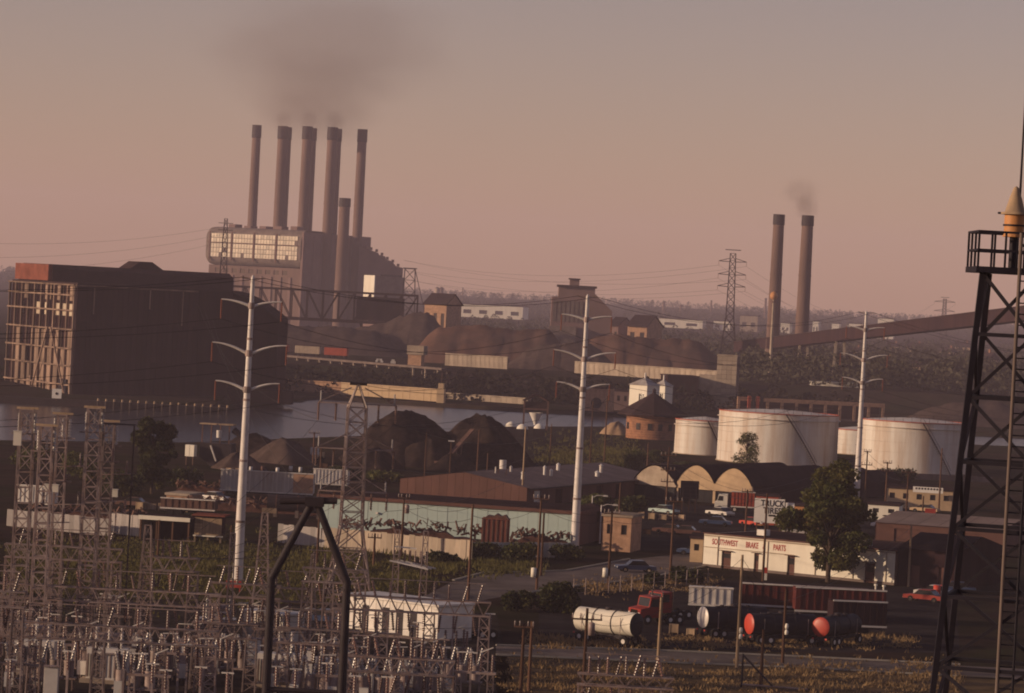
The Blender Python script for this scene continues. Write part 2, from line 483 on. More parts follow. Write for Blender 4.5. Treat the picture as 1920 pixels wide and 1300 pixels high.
# ---------------------------------------------------------------- foliage
def leaf_cloud(mb, r, blobs, n, size):
    tot = sum(b_[3] ** 2 * b_[4] for b_ in blobs)
    for (cx, cy, cz, rx, rz) in blobs:
        for _ in range(int(n * rx * rx * rz / tot)):
            while True:
                u = Vector((r.gauss(0, 1), r.gauss(0, 1), r.gauss(0, 1)))
                if u.length > 0.01:
                    break
            u.normalize()
            k = r.uniform(0.25, 1.0) ** 0.45 * r.uniform(0.82, 1.12)
            p = Vector((cx + u.x * rx * k, cy + u.y * rx * k, cz + u.z * rz * k))
            a = Vector((r.uniform(-1, 1), r.uniform(-1, 1), r.uniform(-1, 1))).normalized()
            b_ = a.cross(Vector((r.uniform(-1, 1), r.uniform(-1, 1), r.uniform(-1, 1)))).normalized()
            s = size * r.uniform(0.6, 1.3)
            mb.add([p - a * s, p - b_ * s * .6, p + a * s, p + b_ * s * .6], [(0, 1, 2, 3)])
def tree(name, label, base, h, rx, n, size, seed, material='leaf', group=None, trunk_h=0.3, nblob=22):
    r = random.Random(seed)
    t = thing(name, label, 'tree', base, 0, group)
    tr = MB()
    top = Vector((r.uniform(-.3, .3), r.uniform(-.3, .3), h * .8))
    tr.path([(0, 0, -.1), (0, 0, h * .25), tuple(top * .6 + Vector((0, 0, 0))), tuple(top)], [h * .022, h * .018, h * .012, h * .004], 7)
    blobs = []
    for k in range(nblob):
        zz = r.uniform(trunk_h, 0.95)
        prof = math.sin(math.pi * min(1, (zz - trunk_h + 0.12) / (1.12 - trunk_h))) ** 0.6
        a, rad = r.uniform(0, 6.283), rx * prof * r.uniform(0.25, 0.92)
        c = Vector((math.cos(a) * rad, math.sin(a) * rad, h * zz))
        br = rx * r.uniform(0.18, 0.38)
        blobs.append((c.x, c.y, c.z, br, br * r.uniform(0.65, 0.9)))
        st = Vector((0, 0, h * max(.2, zz - .25)))
        tr.path([st, st.lerp(c, .5) + Vector((0, 0, .2)), c], [h * .009, h * .006, h * .002], 5)
    tr.build('trunk', 'bark', t)
    mb = MB()
    leaf_cloud(mb, r, blobs, n, size)
    mb.build('crown', material, t)
    return t
def bush(name, label, base, rx, h, n, size, seed, material='leaf_dark', group=None):
    r = random.Random(seed)
    mb = MB()
    blobs = [(r.uniform(-.5, .5) * rx, r.uniform(-.4, .4) * rx, h * r.uniform(.3, .62), rx * r.uniform(.38, .55), h * r.uniform(.3, .42)) for _ in range(9)]
    leaf_cloud(mb, r, blobs, n, size)
    for k in range(5):
        a = r.uniform(0, 6.283)
        mb.path([(0, 0, -.05), (math.cos(a) * rx * .3, math.sin(a) * rx * .3, h * .5)], [.06, .02], 4)
    o = mb.build(name, material)
    o.location = base
    return tag(o, label, 'bush', group)

# ================================================================ STEEL HELPERS
BR = []
def lattice(parent, p0, z1, w0, w1, nseg, lw, material, cross=True, legname='leg'):
    x, y, z0 = p0
    def c(k, z):
        hw = (w0 + (w1 - w0) * (z - z0) / (z1 - z0)) / 2
        return Vector((x + hw * (-1, 1, 1, -1)[k], y + hw * (-1, -1, 1, 1)[k], z))
    for k in range(4):
        MB().beam(c(k, z0), c(k, z1), lw).build(legname, material, parent)
    br = MB()
    for s in range(nseg):
        za, zb = z0 + (z1 - z0) * s / nseg, z0 + (z1 - z0) * (s + 1) / nseg
        for k in range(4):
            k2 = (k + 1) % 4
            if cross or s % 2 == 0:
                br.beam(c(k, za), c(k2, zb), lw * .6)
            if cross or s % 2 == 1:
                br.beam(c(k2, za), c(k, zb), lw * .6)
            br.beam(c(k, zb), c(k2, zb), lw * .6)
    br.build('bracing', material, parent, True)
def girder(parent, x0, x1, y, z, dep, wid, nseg, lw, material):
    for sy in (-1, 1):
        for zz in (z, z - dep):
            MB().beam((x0, y + sy * wid / 2, zz), (x1, y + sy * wid / 2, zz), lw).build('chord', material, parent)
    br = MB()
    for s in range(nseg):
        a, b_ = x0 + (x1 - x0) * s / nseg, x0 + (x1 - x0) * (s + 1) / nseg
        mid = (a + b_) / 2
        for sy in (-1, 1):
            yy = y + sy * wid / 2
            br.beam((a, yy, z), (mid, yy, z - dep), lw * .55)
            br.beam((mid, yy, z - dep), (b_, yy, z), lw * .55)
        br.beam((a, y - wid / 2, z), (b_, y + wid / 2, z), lw * .5)
        br.beam((a, y - wid / 2, z - dep), (b_, y + wid / 2, z - dep), lw * .5)
    br.build('lacing', material, parent, True)
def insulator_mesh(hh, r, n_sheds, material, name='insulator'):
    prof = [(r * .45, 0)]
    for k in range(n_sheds):
        z = hh * (k + .5) / n_sheds
        prof += [(r * .45, z - hh * .25 / n_sheds), (r, z - hh * .12 / n_sheds), (r * .5, z + hh * .25 / n_sheds)]
    prof.append((r * .4, hh))
    mb = MB().lathe(prof, 7, smooth=False)
    mb.lathe([(0, hh), (r * .55, hh), (r * .55, hh + .08), (0, hh + .08)], 7, smooth=False)
    return mb.mesh(name, material)
INS_POST = insulator_mesh(1.3, .17, 6, 'porcelain', 'post_insulator')
INS_POST_G = insulator_mesh(1.5, .19, 6, 'porcelain_grey', 'post_insulator')
INS_HANG = insulator_mesh(1.5, .15, 8, 'porcelain', 'insulator_string')
INS_RED = insulator_mesh(2.0, .13, 9, 'insul_red', 'insulator_string')
INS_SMALL = insulator_mesh(.35, .1, 2, 'porcelain', 'pin_insulator')
def put(mesh, parent, loc, name='insulator', flip=False, sc_=1.0, rot=None):
    o = link(name, mesh, parent)
    o.location = loc
    o.scale = (sc_,) * 3
    if flip:
        o.rotation_euler = (math.pi, 0, 0)
    if rot:
        o.rotation_euler = rot
    return o
# ================================================================ FAR SIDE OF THE RIVER
def blk(parent, name, x0, x1, y0, y1, z0, z1, material):
    return MB().box(x0, x1, y0, y1, z0, z1).build(name, material, parent)

# ---- power station with its rounded glazed upper storey
YP = 2200.0
S = F / YP
pc = at(560, 545, YP)                               # front corner
bdir = R(-30)
t = thing('power_station', 'tall power station with rounded glazed upper storey lit by the sun', 'power station', (pc.x, YP, 6), bdir)
# local x to the right along the lit face (negative = left), y away
L = 196 / S / math.cos(bdir)
zt, zb = 68 - 6, 43.5 - 6
prof = []
rad = 7.0
for k in range(7):
    a = math.pi / 2 * k / 6
    prof.append((rad - rad * math.sin(a), zb + rad - rad * math.cos(a)))
prof = [(rad, zb)] + [(rad - rad * math.sin(math.pi / 2 * k / 6), zb + rad - rad * math.cos(math.pi / 2 * k / 6)) for k in range(1, 7)] \
    + [(rad - rad * math.cos(math.pi / 2 * k / 6), zt - rad + rad * math.sin(math.pi / 2 * k / 6)) for k in range(0, 7)]
mb = MB()
k = len(prof)
# rounded left end: shrink the profile towards the end
secs = [(-L + 7 - 7 * math.sin(a), 1 - math.cos(a)) for a in [math.pi / 2 * j / 5 for j in range(5, -1, -1)]] + [(0.0, 0.0)]
rows_ = []
for (x, inset) in secs:
    ins = inset * 7.0
    rows_.append([(x, y + ins, zb + (z - zb) * (1 - .16 * inset) + .08 * inset * (zt - zb)) for (y, z) in prof] + [(x, 40, zt - .08 * inset * (zt - zb)), (x, 40, zb)])
kk = len(rows_[0])
vs_ = [p for r_ in rows_ for p in r_]
fs = []
for i in range(len(rows_) - 1):
    for j in range(kk):
        fs.append((i * kk + j, i * kk + (j + 1) % kk, (i + 1) * kk + (j + 1) % kk, (i + 1) * kk + j))
fs.append(tuple(range(kk)))
mb.add(vs_, fs, True)
mb.build('upper_storey', 'concrete_dark', t)
# glazing: 4 bays of panes proud of the wall, each pane an object of its own
bay = (L - 8) / 4
pane_mesh = {}
rr = random.Random(11)
z0g, z1g = zb + rad * .75, zt - rad * .62
for bq in range(4):
    x0 = -L + 6.5 + bq * bay
    ncol, nrow = 7, 5
    for i in range(ncol):
        for j in range(nrow):
            pw, ph = (bay - 1.6) / ncol, (z1g - z0g) / nrow
            px, pz = x0 + .8 + i * pw, z0g + j * ph + (.5 if j >= 3 else 0)
            p = link('window_pane', pane_mesh.setdefault('m', MB().box(0, pw - .28, -.25, .0, 0, ph - .35).mesh('window_pane', 'glass_reflect')), t)
            p.location = (px, -.02, pz)
            if rr.random() < .05:
                p.data = pane_mesh.setdefault('d', MB().box(0, pw - .28, -.12, .0, 0, ph - .35).mesh('window_pane', 'concrete_dark'))
    MB().box(x0 - .45, x0 + .45, -.7, 0, zb + 3, zt - 3).build('mullion', 'rust_steel', t)
MB().box(-L + 4, 0, -.5, 0, z0g + 3 * (z1g - z0g) / 5 + .05, z0g + 3 * (z1g - z0g) / 5 + .42).build('transom', 'rust_steel', t)
mb = MB()
hl = [(-L + 10 + i * 6.5, -L + 14 + i * 6.5, zb - 4.6, zb - 1.8) for i in range(9)]
wall_open(mb, -L + 5, 0, 0, zb - .02, 2.0, .6, hl)
mb.add([(-L + 5, 2, 0), (-L + 5, 2, zb), (-L + 5, 38, zb), (-L + 5, 38, 0)], [(0, 1, 2, 3)])
mb.build('lower_wall', 'stack_steel', t)
for (a, b_, c, d) in hl:
    blk(t, 'window', a, b_, 2.5, 2.6, c, d, 'glass_dark')
for i in range(9):
    blk(t, 'buttress', -L + 8 + i * 7.4, -L + 10 + i * 7.4, 1.2, 2.0, 0, zb - 6, 'plant_wall')
Ls = 80.0
blk(t, 'boiler_house', .02, 1.5, .5, Ls, 0, zt - 1.2, 'plant_wall')
blk(t, 'boiler_house_core', -L + 8, .0, 40.05, Ls, 0, zt - 1.5, 'plant_wall')
for i in range(9):
    blk(t, 'wall_rib', 1.5, 1.9, 3 + i * 8.8, 3.7 + i * 8.8, 4, zt - 3, 'plant_wall')
for i in range(5):
    blk(t, 'roof_vent', -L + 12 + i * 12, -L + 17 + i * 12, 12, 20, zt, zt + rr.uniform(1.4, 3.2), 'plant_wall')

# stacks: five in the front row, three more right behind the middle ones
def stack(px_top, py_top, wpx, Y, zbase, label, group=None, taper=1.18, mname='stack_steel', px_bot=None):
    p = at(px_top, py_top, Y)
    s = F / Y
    r1 = wpx / s / 2
    hgt = p.z - zbase
    t_ = thing('chimney_stack', label, 'chimney', (p.x, Y, zbase), 0, group)
    r0 = r1 * taper
    MB().lathe([(r0, 0), (r1, hgt)], 24).build('shaft', mname, t_)
    MB().lathe([(r1 * .78, hgt - 3), (r1 * .78, hgt + .4), (r1 * 1.10, hgt + .4), (r1 * 1.12, hgt - .06 * hgt), (r1 * 1.0, hgt - .062 * hgt)], 24, smooth=False).build('rim', 'dark_steel', t_)
    for q in (.35, .62):
        rq = r0 + (r1 - r0) * q
        MB().lathe([(rq * 1.0, hgt * q), (rq * 1.06, hgt * q), (rq * 1.06, hgt * q + .5), (rq, hgt * q + .5)], 20, smooth=False).build('band', mname, t_)
    return t_
front = [(482, 236, 16), (531, 238, 18), (577, 238.5, 18), (624, 240, 18), (680, 244, 17)]
nm = ['above the rounded glazed end', 'second along the row', 'middle of the row of five', 'just before the short stack', 'beside the stepped annex']
for i, (x, y, w_) in enumerate(front):
    stack(x, y, w_, (2263, 2242, 2226, 2222, 2248)[i], 6, 'tall steel stack on the power station, ' + nm[i])
nm = ['behind the second', 'behind the middle', 'behind the fourth']
for i, (x, y, w_) in enumerate([(539, 240, 16), (586, 241.5, 16), (633, 243, 16)]):
    stack(x, y, w_, (2282, 2268, 2262)[i], 6, 'rear tall stack half hidden %s stack of the row' % nm[i])
stack(647, 373, 20, 2095, 6, 'shorter thick stack standing in front of the dark boiler house', taper=1.22)
# dark stepped block
p0 = at(672, 500, 2240)
s = F / 2240
t = thing('crusher_house', 'dark stepped block descending to the right of the last stack', 'mill building', (p0.x, 2240, 6))
prof_ = [(672, 462), (703, 473), (706, 478), (717, 480), (719, 486), (730, 489), (739, 499), (752, 502)]
MB().prism([(0, 0)] + [((x - 672) / s, 26 - (y - yh(x)) / s) for x, y in prof_] + [(80 / s, 0)], 0, 40).build('wall', 'plant_wall', t)
for i in range(7):
    x = 3 + i * 3.6
    blk(t, 'roof_fan', x, x + 1.6, 4, 8, 26 - (interp(prof_, 672 + x * s) - yh(672 + x * s)) / s, 27.8 - (interp(prof_, 672 + x * s) - yh(672 + x * s)) / s, 'plant_wall')
# pale boxy coal tower next to the plant
p = at(701, 550, 2120)
t = thing('coal_tower', 'pale boxy tower with one side coloured white as sunlit beside the power station', 'tower', (p.x, 2120, 6), R(-60))
blk(t, 'sunlit_wall', -14, -.03, 0, .6, 19, 35.4, 'white_paint')  # sunlight on this side put into the white colour
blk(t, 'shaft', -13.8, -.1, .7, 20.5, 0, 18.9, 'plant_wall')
blk(t, 'side_wall', -13.9, 0, .62, 21, 19, 35, 'concrete_dark')  # grey instead of white: the shade of this side is in the colour
blk(t, 'roof_rail', -.5, -.3, 4, 19, 35.1, 36.4, 'dark_steel')
# lattice hoist tower
p = at(764, 600, 2050)
t = thing('hoist_tower', 'small dark lattice hoist tower at the right end of the plant', 'tower', (p.x, 2050, 6))
lattice(t, (0, 0, 0), 40, 9, 6, 6, .45, 'dark_steel')
MB().beam((3, 0, 40), (14, 0, 0), .45).build('stay', 'dark_steel', t)
blk(t, 'head_platform', -4, 4, -4, 4, 40, 40.6, 'dark_steel')
# slim pylon in front of the glazed face
p = at(424, 410, 1500)
t = thing('lattice_pylon', 'slim lattice pylon rising in front of the rounded glazed storey', 'pylon', (p.x, 1500, 6))
lattice(t, (0, 0, 0), p.z - 6, 5, 1.2, 14, .22, 'dark_steel')
for z in (2.0, 5.0):
    MB().beam((-3.2, 0, p.z - 6 - z), (3.2, 0, p.z - 6 - z), .25).build('crossarm', 'dark_steel', t)

# ---- ore bridge: long truss gantry
YB = 1480.0
s = F / YB
pa, pb = at(428, 538, YB), at(783, 553, YB)
t = thing('ore_bridge', 'long rusty truss gantry crane spanning above the ore yard', 'gantry crane', (pa.x, YB, 6))
Lb = pb.x - pa.x
zt_, zb_ = 30.8 - 6, 18.4 - 6
for y in (0, 9):
    MB().beam((0, y, zt_), (Lb, y, zt_), .9).build('top_chord', 'truss', t)
    MB().beam((-2, y, zb_), (Lb + 2, y, zb_), 1.3).build('bottom_chord', 'truss', t)
    npan = 12
    for i in range(npan + 1):
        x = Lb * i / npan
        MB().beam((x, y, zb_), (x, y, zt_), .45).build('post', 'truss', t)
        if i < npan:
            x2 = Lb * (i + 1) / npan
            q = ((x, y, zt_), (x2, y, zb_)) if i < npan / 2 else ((x, y, zb_), (x2, y, zt_))
            MB().beam(*q, .4).build('diagonal', 'truss', t)
for i in range(13):
    MB().beam((Lb * i / 12, 0, zt_), (Lb * i / 12, 9, zt_), .4).build('cross_tie', 'truss', t)
blk(t, 'machinery_house', Lb * .68, Lb * .93, .6, 8.4, zb_ + .8, zt_ - 1.5, 'mill_dark')
for x in (3, 20, Lb - 20, Lb - 2):
    for y in (0, 9):
        MB().beam((x, y, 0), (x + (4 if x < Lb / 2 else -4), y, zb_), .8).build('leg', 'truss', t)

# ---- small gabled transfer house and head house
def gable_house(name, label, cat, Y, zg, rot, x_corner, left_w, right_w, h_eave, h_ridge, wall, roof, openings=3):
    """corner nearest the camera at photo x; left_w/right_w are the real lengths of the two visible walls"""
    p = at(x_corner, 600, Y)
    t_ = thing(name, label, cat, (p.x, Y, zg), rot)
    mb_ = MB()
    w_, d = left_w, right_w
    hl_ = [(-w_ + w_ * (i + .3) / openings, -w_ + w_ * (i + .75) / openings, h_eave * .55, h_eave * .82) for i in range(openings)]
    wall_open(mb_, -w_, 0, 0, h_eave, 0, .3, hl_)
    mb_.add([(0, 0, 0), (0, d, 0), (0, d, h_eave), (0, 0, h_eave)], [(0, 1, 2, 3)])
    mb_.add([(-w_, 0, 0), (-w_, d, 0), (-w_, d, h_eave), (-w_, 0, h_eave)], [(3, 2, 1, 0)])
    mb_.add([(-w_, d, 0), (0, d, 0), (0, d, h_eave), (-w_, d, h_eave)], [(3, 2, 1, 0)])
    mb_.add([(0, 0, h_eave), (0, d, h_eave), (0, d / 2, h_ridge)], [(0, 1, 2)])
    mb_.add([(-w_, 0, h_eave), (-w_, d, h_eave), (-w_, d / 2, h_ridge)], [(2, 1, 0)])
    mb_.build('wall', wall, t_)
    for a in hl_:
        blk(t_, 'window', a[0], a[1], .22, .3, a[2], a[3], 'glass_dark')
    ov = w_ * .05
    for q in ((-.06 * d, d / 2, h_eave - .12 * (h_ridge - h_eave), h_ridge), (d * 1.06, d / 2, h_eave - .12 * (h_ridge - h_eave), h_ridge)):
        MB().prism([(q[0], q[2] + .05), (q[1], q[3] + .05), (q[1], q[3] + .4), (q[0], q[2] + .4)], -w_ - ov, ov, 'x').build('roof', roof, t_)
    return t_
t = gable_house('transfer_house', 'dark gabled transfer house standing at the end of the truss gantry', 'building', 1450, 6, R(-28), 836, 10.5, 13, 22, 26, 'brick_tan', 'roof_dark')
t = gable_house('ore_shed', 'small gabled shed with two lit openings behind the ore piles', 'building', 1560, 6, R(-25), 1214, 9.5, 18, 16.5, 21, 'brick_tan', 'roof_dark', 2)
t = gable_house('ore_shed', 'little dark gabled shed touching the foot of the stepped head house', 'building', 1580, 6, R(-25), 1160, 5, 17, 16, 19.5, 'plant_wall', 'roof_dark', 2)

Yh = 1500.0
s = F / Yh
p0 = at(1033, 600, Yh)
t = thing('head_house', 'stepped mill head house with a small tower and sloping right roof', 'mill building', (p0.x, Yh, 6))
def hx(px): return (px - 1033) / s
def hz(py, px): return 32 - (py - yh(px)) / s - 6
body = [(0, 0), (0, hz(556, 1033)), (hx(1045), hz(556, 1045)), (hx(1045), hz(538, 1045)), (hx(1113), hz(541, 1113)), (hx(1113), hz(551, 1113)), (hx(1147), hz(584, 1147)), (hx(1147), 0)]
MB().prism(body, 0, 24).build('wall', 'plant_wall', t)
blk(t, 'cornice', hx(1042), hx(1116), -1, 25, hz(538, 1045) + .05, hz(538, 1045) + 1.0, 'roof_dark')
blk(t, 'cupola', hx(1065), hx(1083), 4, 14, hz(538, 1066) + .1, hz(524, 1066), 'plant_wall')
blk(t, 'cupola_roof', hx(1063), hx(1085), 3, 15, hz(524, 1066) + .03, hz(522, 1066) + .1, 'roof_dark')
for i in range(7):
    blk(t, 'panel', .8 + i * 1.9, 2.1 + i * 1.9, -.25, -.02, 17, 26, 'concrete_dark')
blk(t, 'lean_to', -.8, 11, -4, -.3, 0, 15, 'concrete_dark')

# ---- ore ridges, slag and earth piles
def ridge(name, label, pts, Yc, hw, zg, material, seed, cat='pile', n=40, m_=9):
    """pts: photo skyline of the ridge; becomes a long heap of half-width hw about depth Yc"""
    r = random.Random(seed)
    x0, x1 = pts[0][0], pts[-1][0]
    c0 = at((x0 + x1) / 2, 600, Yc)
    vs2, fs2 = [], []
    for i in range(n + 1):
        px = x0 + (x1 - x0) * i / n
        py = interp(pts, px)
        p_ = at(px, py, Yc)
        hgt = max(0.05, p_.z - zg) * r.uniform(.985, 1.015)
        endk = min(1, min(i, n - i) / 7.0) ** .7
        for j in range(m_ + 1):
            v = -1 + 2 * j / m_
            zz = hgt * (1 - abs(v) ** 1.6) * (0.15 + .85 * endk) * (1 + .04 * math.sin(i * .41 + 2 * v + seed) + .02 * math.sin(i * 1.13 - 3 * v + 2 * seed)) + r.uniform(-.02, .02) * hgt * (abs(v) < .95)
            vs2.append((p_.x - c0.x + r.uniform(-.2, .2), v * hw * r.uniform(.97, 1.03), zz if 0 < j < m_ else -.3))
    for i in range(n):
        for j in range(m_):
            a = i * (m_ + 1) + j
            fs2.append((a, a + m_ + 1, a + m_ + 2, a + 1))
    o = MB().add(vs2, fs2, True).build(name, material)
    o.location = (c0.x, Yc, zg)
    return tag(o, label, cat)
ridge('ore_pile', 'long flat topped reddish ore pile below the gabled transfer house', [(770, 640), (800, 613), (850, 608), (930, 612), (1000, 617), (1050, 622), (1085, 650)], 1340, 34, 6, 'ore', 1)
ridge('ore_pile', 'long brown ore pile stretching right of the head house', [(1050, 655), (1090, 634), (1150, 628), (1230, 632), (1310, 640), (1350, 648), (1370, 680)], 1345, 34, 6, 'ore', 2)
ridge('ore_pile', 'dark low heap in front of the reddish ore piles', [(950, 668), (1010, 648), (1060, 640), (1110, 646), (1160, 668)], 1300, 20, 6, 'slag', 3)
ridge('ore_pile', 'dark sloping heap between the truss gantry and the transfer house', [(600, 640), (680, 612), (760, 592), (800, 580), (830, 600), (860, 640)], 1420, 30, 6, 'slag', 4)
ridge('earth_bank', 'dark scrubby earth bank behind the truss gantry legs', [(470, 640), (520, 607), (620, 612), (700, 618), (760, 640)], 1400, 22, 6, 'slag', 5, 'bank')
ridge('slag_pile', 'low dark slag pile between the dark mill and the tan quay wall', [(425, 760), (445, 735), (480, 727), (520, 724), (545, 738), (570, 760)], 1012, 12, 0, 'slag', 6)
ridge('slag_pile', 'big dark rounded heap right of the concrete frame building', [(1650, 810), (1690, 790), (1740, 765), (1800, 754), (1870, 752), (1930, 775), (1960, 810)], 1090, 26, 0, 'slag', 7)

# ---- trestle with pale posts, box cars, retaining walls
pl, pr = g(512, 664, 7.6), g(828, 690.5, 7.6)
rot, Lt = facing(pl, pr)
t = thing('rail_trestle', 'long low rail trestle on pale posts across the dark slope', 'trestle', (pl.x, pl.y, 0), rot)
blk(t, 'deck', 0, Lt, 0, 4, 6.9, 7.6, 'concrete_dark')
for i in range(15):
    x = 2 + (Lt - 4) * i / 14
    blk(t, 'post', x - .25, x + .25, -.3, .3, 0, 6.88, 'concrete')
    blk(t, 'cap', x - .4, x + .4, -.4, 4.3, 6.5, 6.88, 'concrete_dark')
    MB().beam((x, 3.6, 0), (x, 3.6, 6.4), .4).build('rear_post', 'concrete_dark', t)
def box_car(label, px, py, Y, ln, material, zg=7.6, rot=R(-12), h=2.6):
    p = at(px, py, Y)
    t_ = thing('freight_car', label, 'rail car', (p.x, Y, zg), rot)
    blk(t_, 'body', -ln / 2, ln / 2, 0, 2.8, .9, .9 + h, material)
    blk(t_, 'roof', -ln / 2 + .1, ln / 2 - .1, .2, 2.6, .92 + h, 1.15 + h, 'roof_dark')
    blk(t_, 'underframe', -ln / 2 + .3, ln / 2 - .3, .4, 2.4, .55, .88, 'dark_steel')
    for sx in (-1, 1):
        for dx in (-.9, .9):
            MB().tube((sx * (ln / 2 - 2) + dx, .3, .42), (sx * (ln / 2 - 2) + dx, 2.5, .42), .42, n=12).build('wheel', 'dark_steel', t_)
    for i in range(int(ln)):
        blk(t_, 'rib', -ln / 2 + .5 + i, -ln / 2 + .65 + i, -.06, -.005, 1.0, .8 + h, material)
    return t_
box_car('pinkish red freight car standing on the far rail line', 629, 658, 1225, 8.2, 'red_box')
box_car('pale grey freight car coupled left of the red one', 576, 655, 1232, 9.0, 'concrete')
box_car('faded red freight car half hidden behind the dark mill', 526, 653, 1238, 5.0, 'red_box')
for i, (x, y) in enumerate([(709, 669), (714, 664), (738, 660)]):
    p = at(x, y, 1235)
    o = MB().box(-.9, .9, 0, 1.8, .3, 1.3).box(-.6, .5, .1, 1.7, 1.3, 1.9).tube((-.6, -.02, .3), (-.6, .2, .3), .3).tube((.6, -.02, .3), (.6, .2, .3), .3).build('parked_car', 'white_metal')
    o.location = (p.x, 1235, 6)  # white cars added to stand for bright glints
    tag(o, 'tiny white car added as a bright glint on the far yard below the gantry', 'car', 'added glints in the far yard')
t = thing('tan_cabin', 'tan box cabin on a brick base near the foot of the ore pile', 'cabin', tuple(at(779, 650, 1225).xy) + (6,), R(-15))
blk(t, 'cabin', -3.1, 3.1, 0, 5, 4.2, 7.4, 'concrete')
blk(t, 'base', -2.7, 2.2, .5, 4.5, 0, 4.2, 'brick_tan')
def long_wall(label, px0, py0, px1, py1, z0, z1, npan, material='concrete', thick=1.2, name='retaining_wall'):
    pl_, pr_ = g(px0, py0, z1), g(px1, py1, z1)
    rot_, L_ = facing(pl_, pr_)
    t_ = thing(name, label, 'wall', (pl_.x, pl_.y, 0), rot_)
    me_ = MB().box(0, L_ / npan - .08, 0, thick, z0, z1).mesh('panel', material)
    for i_ in range(npan):
        o = link('panel', me_, t_)
        o.location = (L_ * i_ / npan, rng.uniform(-.06, .06), rng.uniform(-.12, 0))
    blk(t_, 'coping', 0, L_, -.15, thick + .1, z1 + .01, z1 + .35, material)
    blk(t_, 'core', .05, L_ - .05, .12, thick - .1, z0, z1 - .2, 'concrete_dark')
    return t_
long_wall('tan ribbed retaining wall at the foot of the reddish ore pile', 835, 664, 952, 671, 5.9, 10.2, 14)
long_wall('long pale retaining wall running right below the brown ore pile', 1078, 679, 1345, 697, 5.9, 10.0, 28)
# quay wall along the river
t = long_wall('sunlit tan concrete quay wall along the far side of the river', 640, 719, 822, 732, -1.6, 3.4, 14, 'stucco_tan', 2, 'quay_wall')
t = long_wall('broken rubble quay wall left of the sunlit concrete one', 540, 713, 640, 719.5, -1.6, 3.2, 12, 'brick_tan', 2, 'quay_wall')
t = long_wall('low thin quay edge right of the corner bollard block', 833, 738, 990, 749, -1.4, 1.6, 16, 'concrete', 2, 'quay_wall')
p = g(825, 755, 0)
t = thing('quay_pillar', 'bright tan pillar block at the end of the quay wall', 'pillar', (p.x, p.y - 1.5, -1.5), R(-10))
blk(t, 'shaft', -1.1, 1.1, 0, 2.4, 0, 5.6, 'stucco_tan')
blk(t, 'cap', -.8, .8, .2, 2.0, 5.62, 7.2, 'stucco_tan')
MB().tube((0, 1, 7.2), (0, 1, 10.5), .08).build('mast', 'rust_steel', t)

# ---- the dark mill on the left bank
pc = g(135, 738, 0)
pc = Vector((at(135, 738, 905).x, 905, 0))
t = thing('steel_mill', 'huge dark steel mill building with a sunlit ribbed left end', 'mill building', (pc.x, 905, 0), R(30))
D, Wd, He = 46.0, 35.0, 30.0
# right dark face along +x (local), left lit face along +y
npn = 24
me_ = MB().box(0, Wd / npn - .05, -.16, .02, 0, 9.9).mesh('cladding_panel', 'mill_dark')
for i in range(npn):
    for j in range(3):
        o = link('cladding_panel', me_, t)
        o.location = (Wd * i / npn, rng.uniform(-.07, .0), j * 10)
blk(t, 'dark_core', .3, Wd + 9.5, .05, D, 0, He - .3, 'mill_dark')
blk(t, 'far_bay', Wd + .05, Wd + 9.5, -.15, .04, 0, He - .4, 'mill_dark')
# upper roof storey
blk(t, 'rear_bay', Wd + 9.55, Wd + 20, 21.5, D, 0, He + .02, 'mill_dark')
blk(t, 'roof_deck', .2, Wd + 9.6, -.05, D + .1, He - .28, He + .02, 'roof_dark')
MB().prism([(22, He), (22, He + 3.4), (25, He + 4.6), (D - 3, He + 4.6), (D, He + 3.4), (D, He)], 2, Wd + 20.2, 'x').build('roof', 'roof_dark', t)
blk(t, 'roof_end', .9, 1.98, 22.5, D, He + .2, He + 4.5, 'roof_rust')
blk(t, 'eave', -.6, Wd * .98, -.9, -.3, He - .9, He - .45, 'mill_lit')  # sunlit edge put into the strip's paler colour
MB().prism([(26, He + 4.5), (29, He + 6.6), (32.5, He + 6.6), (36, He + 4.5)], 26, 34).build('roof_ventilator', 'roof_dark', t)
# lit end: columns, girts, panels with gaps
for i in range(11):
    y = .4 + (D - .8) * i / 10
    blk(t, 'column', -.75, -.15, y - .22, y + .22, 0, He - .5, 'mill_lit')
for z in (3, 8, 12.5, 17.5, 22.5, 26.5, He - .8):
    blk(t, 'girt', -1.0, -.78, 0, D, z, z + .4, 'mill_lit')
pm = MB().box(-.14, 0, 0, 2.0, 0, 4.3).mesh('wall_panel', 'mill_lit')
pw = MB().box(-.10, 0, 0, 2.0, 0, 3.2).mesh('window_pane', 'glass_reflect')
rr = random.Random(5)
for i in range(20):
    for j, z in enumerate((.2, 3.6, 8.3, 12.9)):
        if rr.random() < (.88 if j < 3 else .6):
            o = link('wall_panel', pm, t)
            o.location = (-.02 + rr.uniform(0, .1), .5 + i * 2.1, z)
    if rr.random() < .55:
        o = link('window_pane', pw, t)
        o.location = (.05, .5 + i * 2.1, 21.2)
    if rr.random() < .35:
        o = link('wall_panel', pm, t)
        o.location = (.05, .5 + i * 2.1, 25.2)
MB().beam((-1.2, 2, 0), (-1.2, 14, 18), .35).build('stair_brace', 'mill_lit', t)
MB().beam((-1.2, 26, 0), (-1.2, 16, 18), .35).build('stair_brace', 'mill_lit', t)
blk(t, 'door', -.6, -.12, 3.0, 8.2, 0, 4.6, 'black_steel')
for (x, z0_, z1_) in ((4.6, 22, 29), (20.5, 24, 29), (30, 20, 29)):
    blk(t, 'downpipe', x, x + .3, -.5, -.22, z0_, z1_, 'mill_lit')
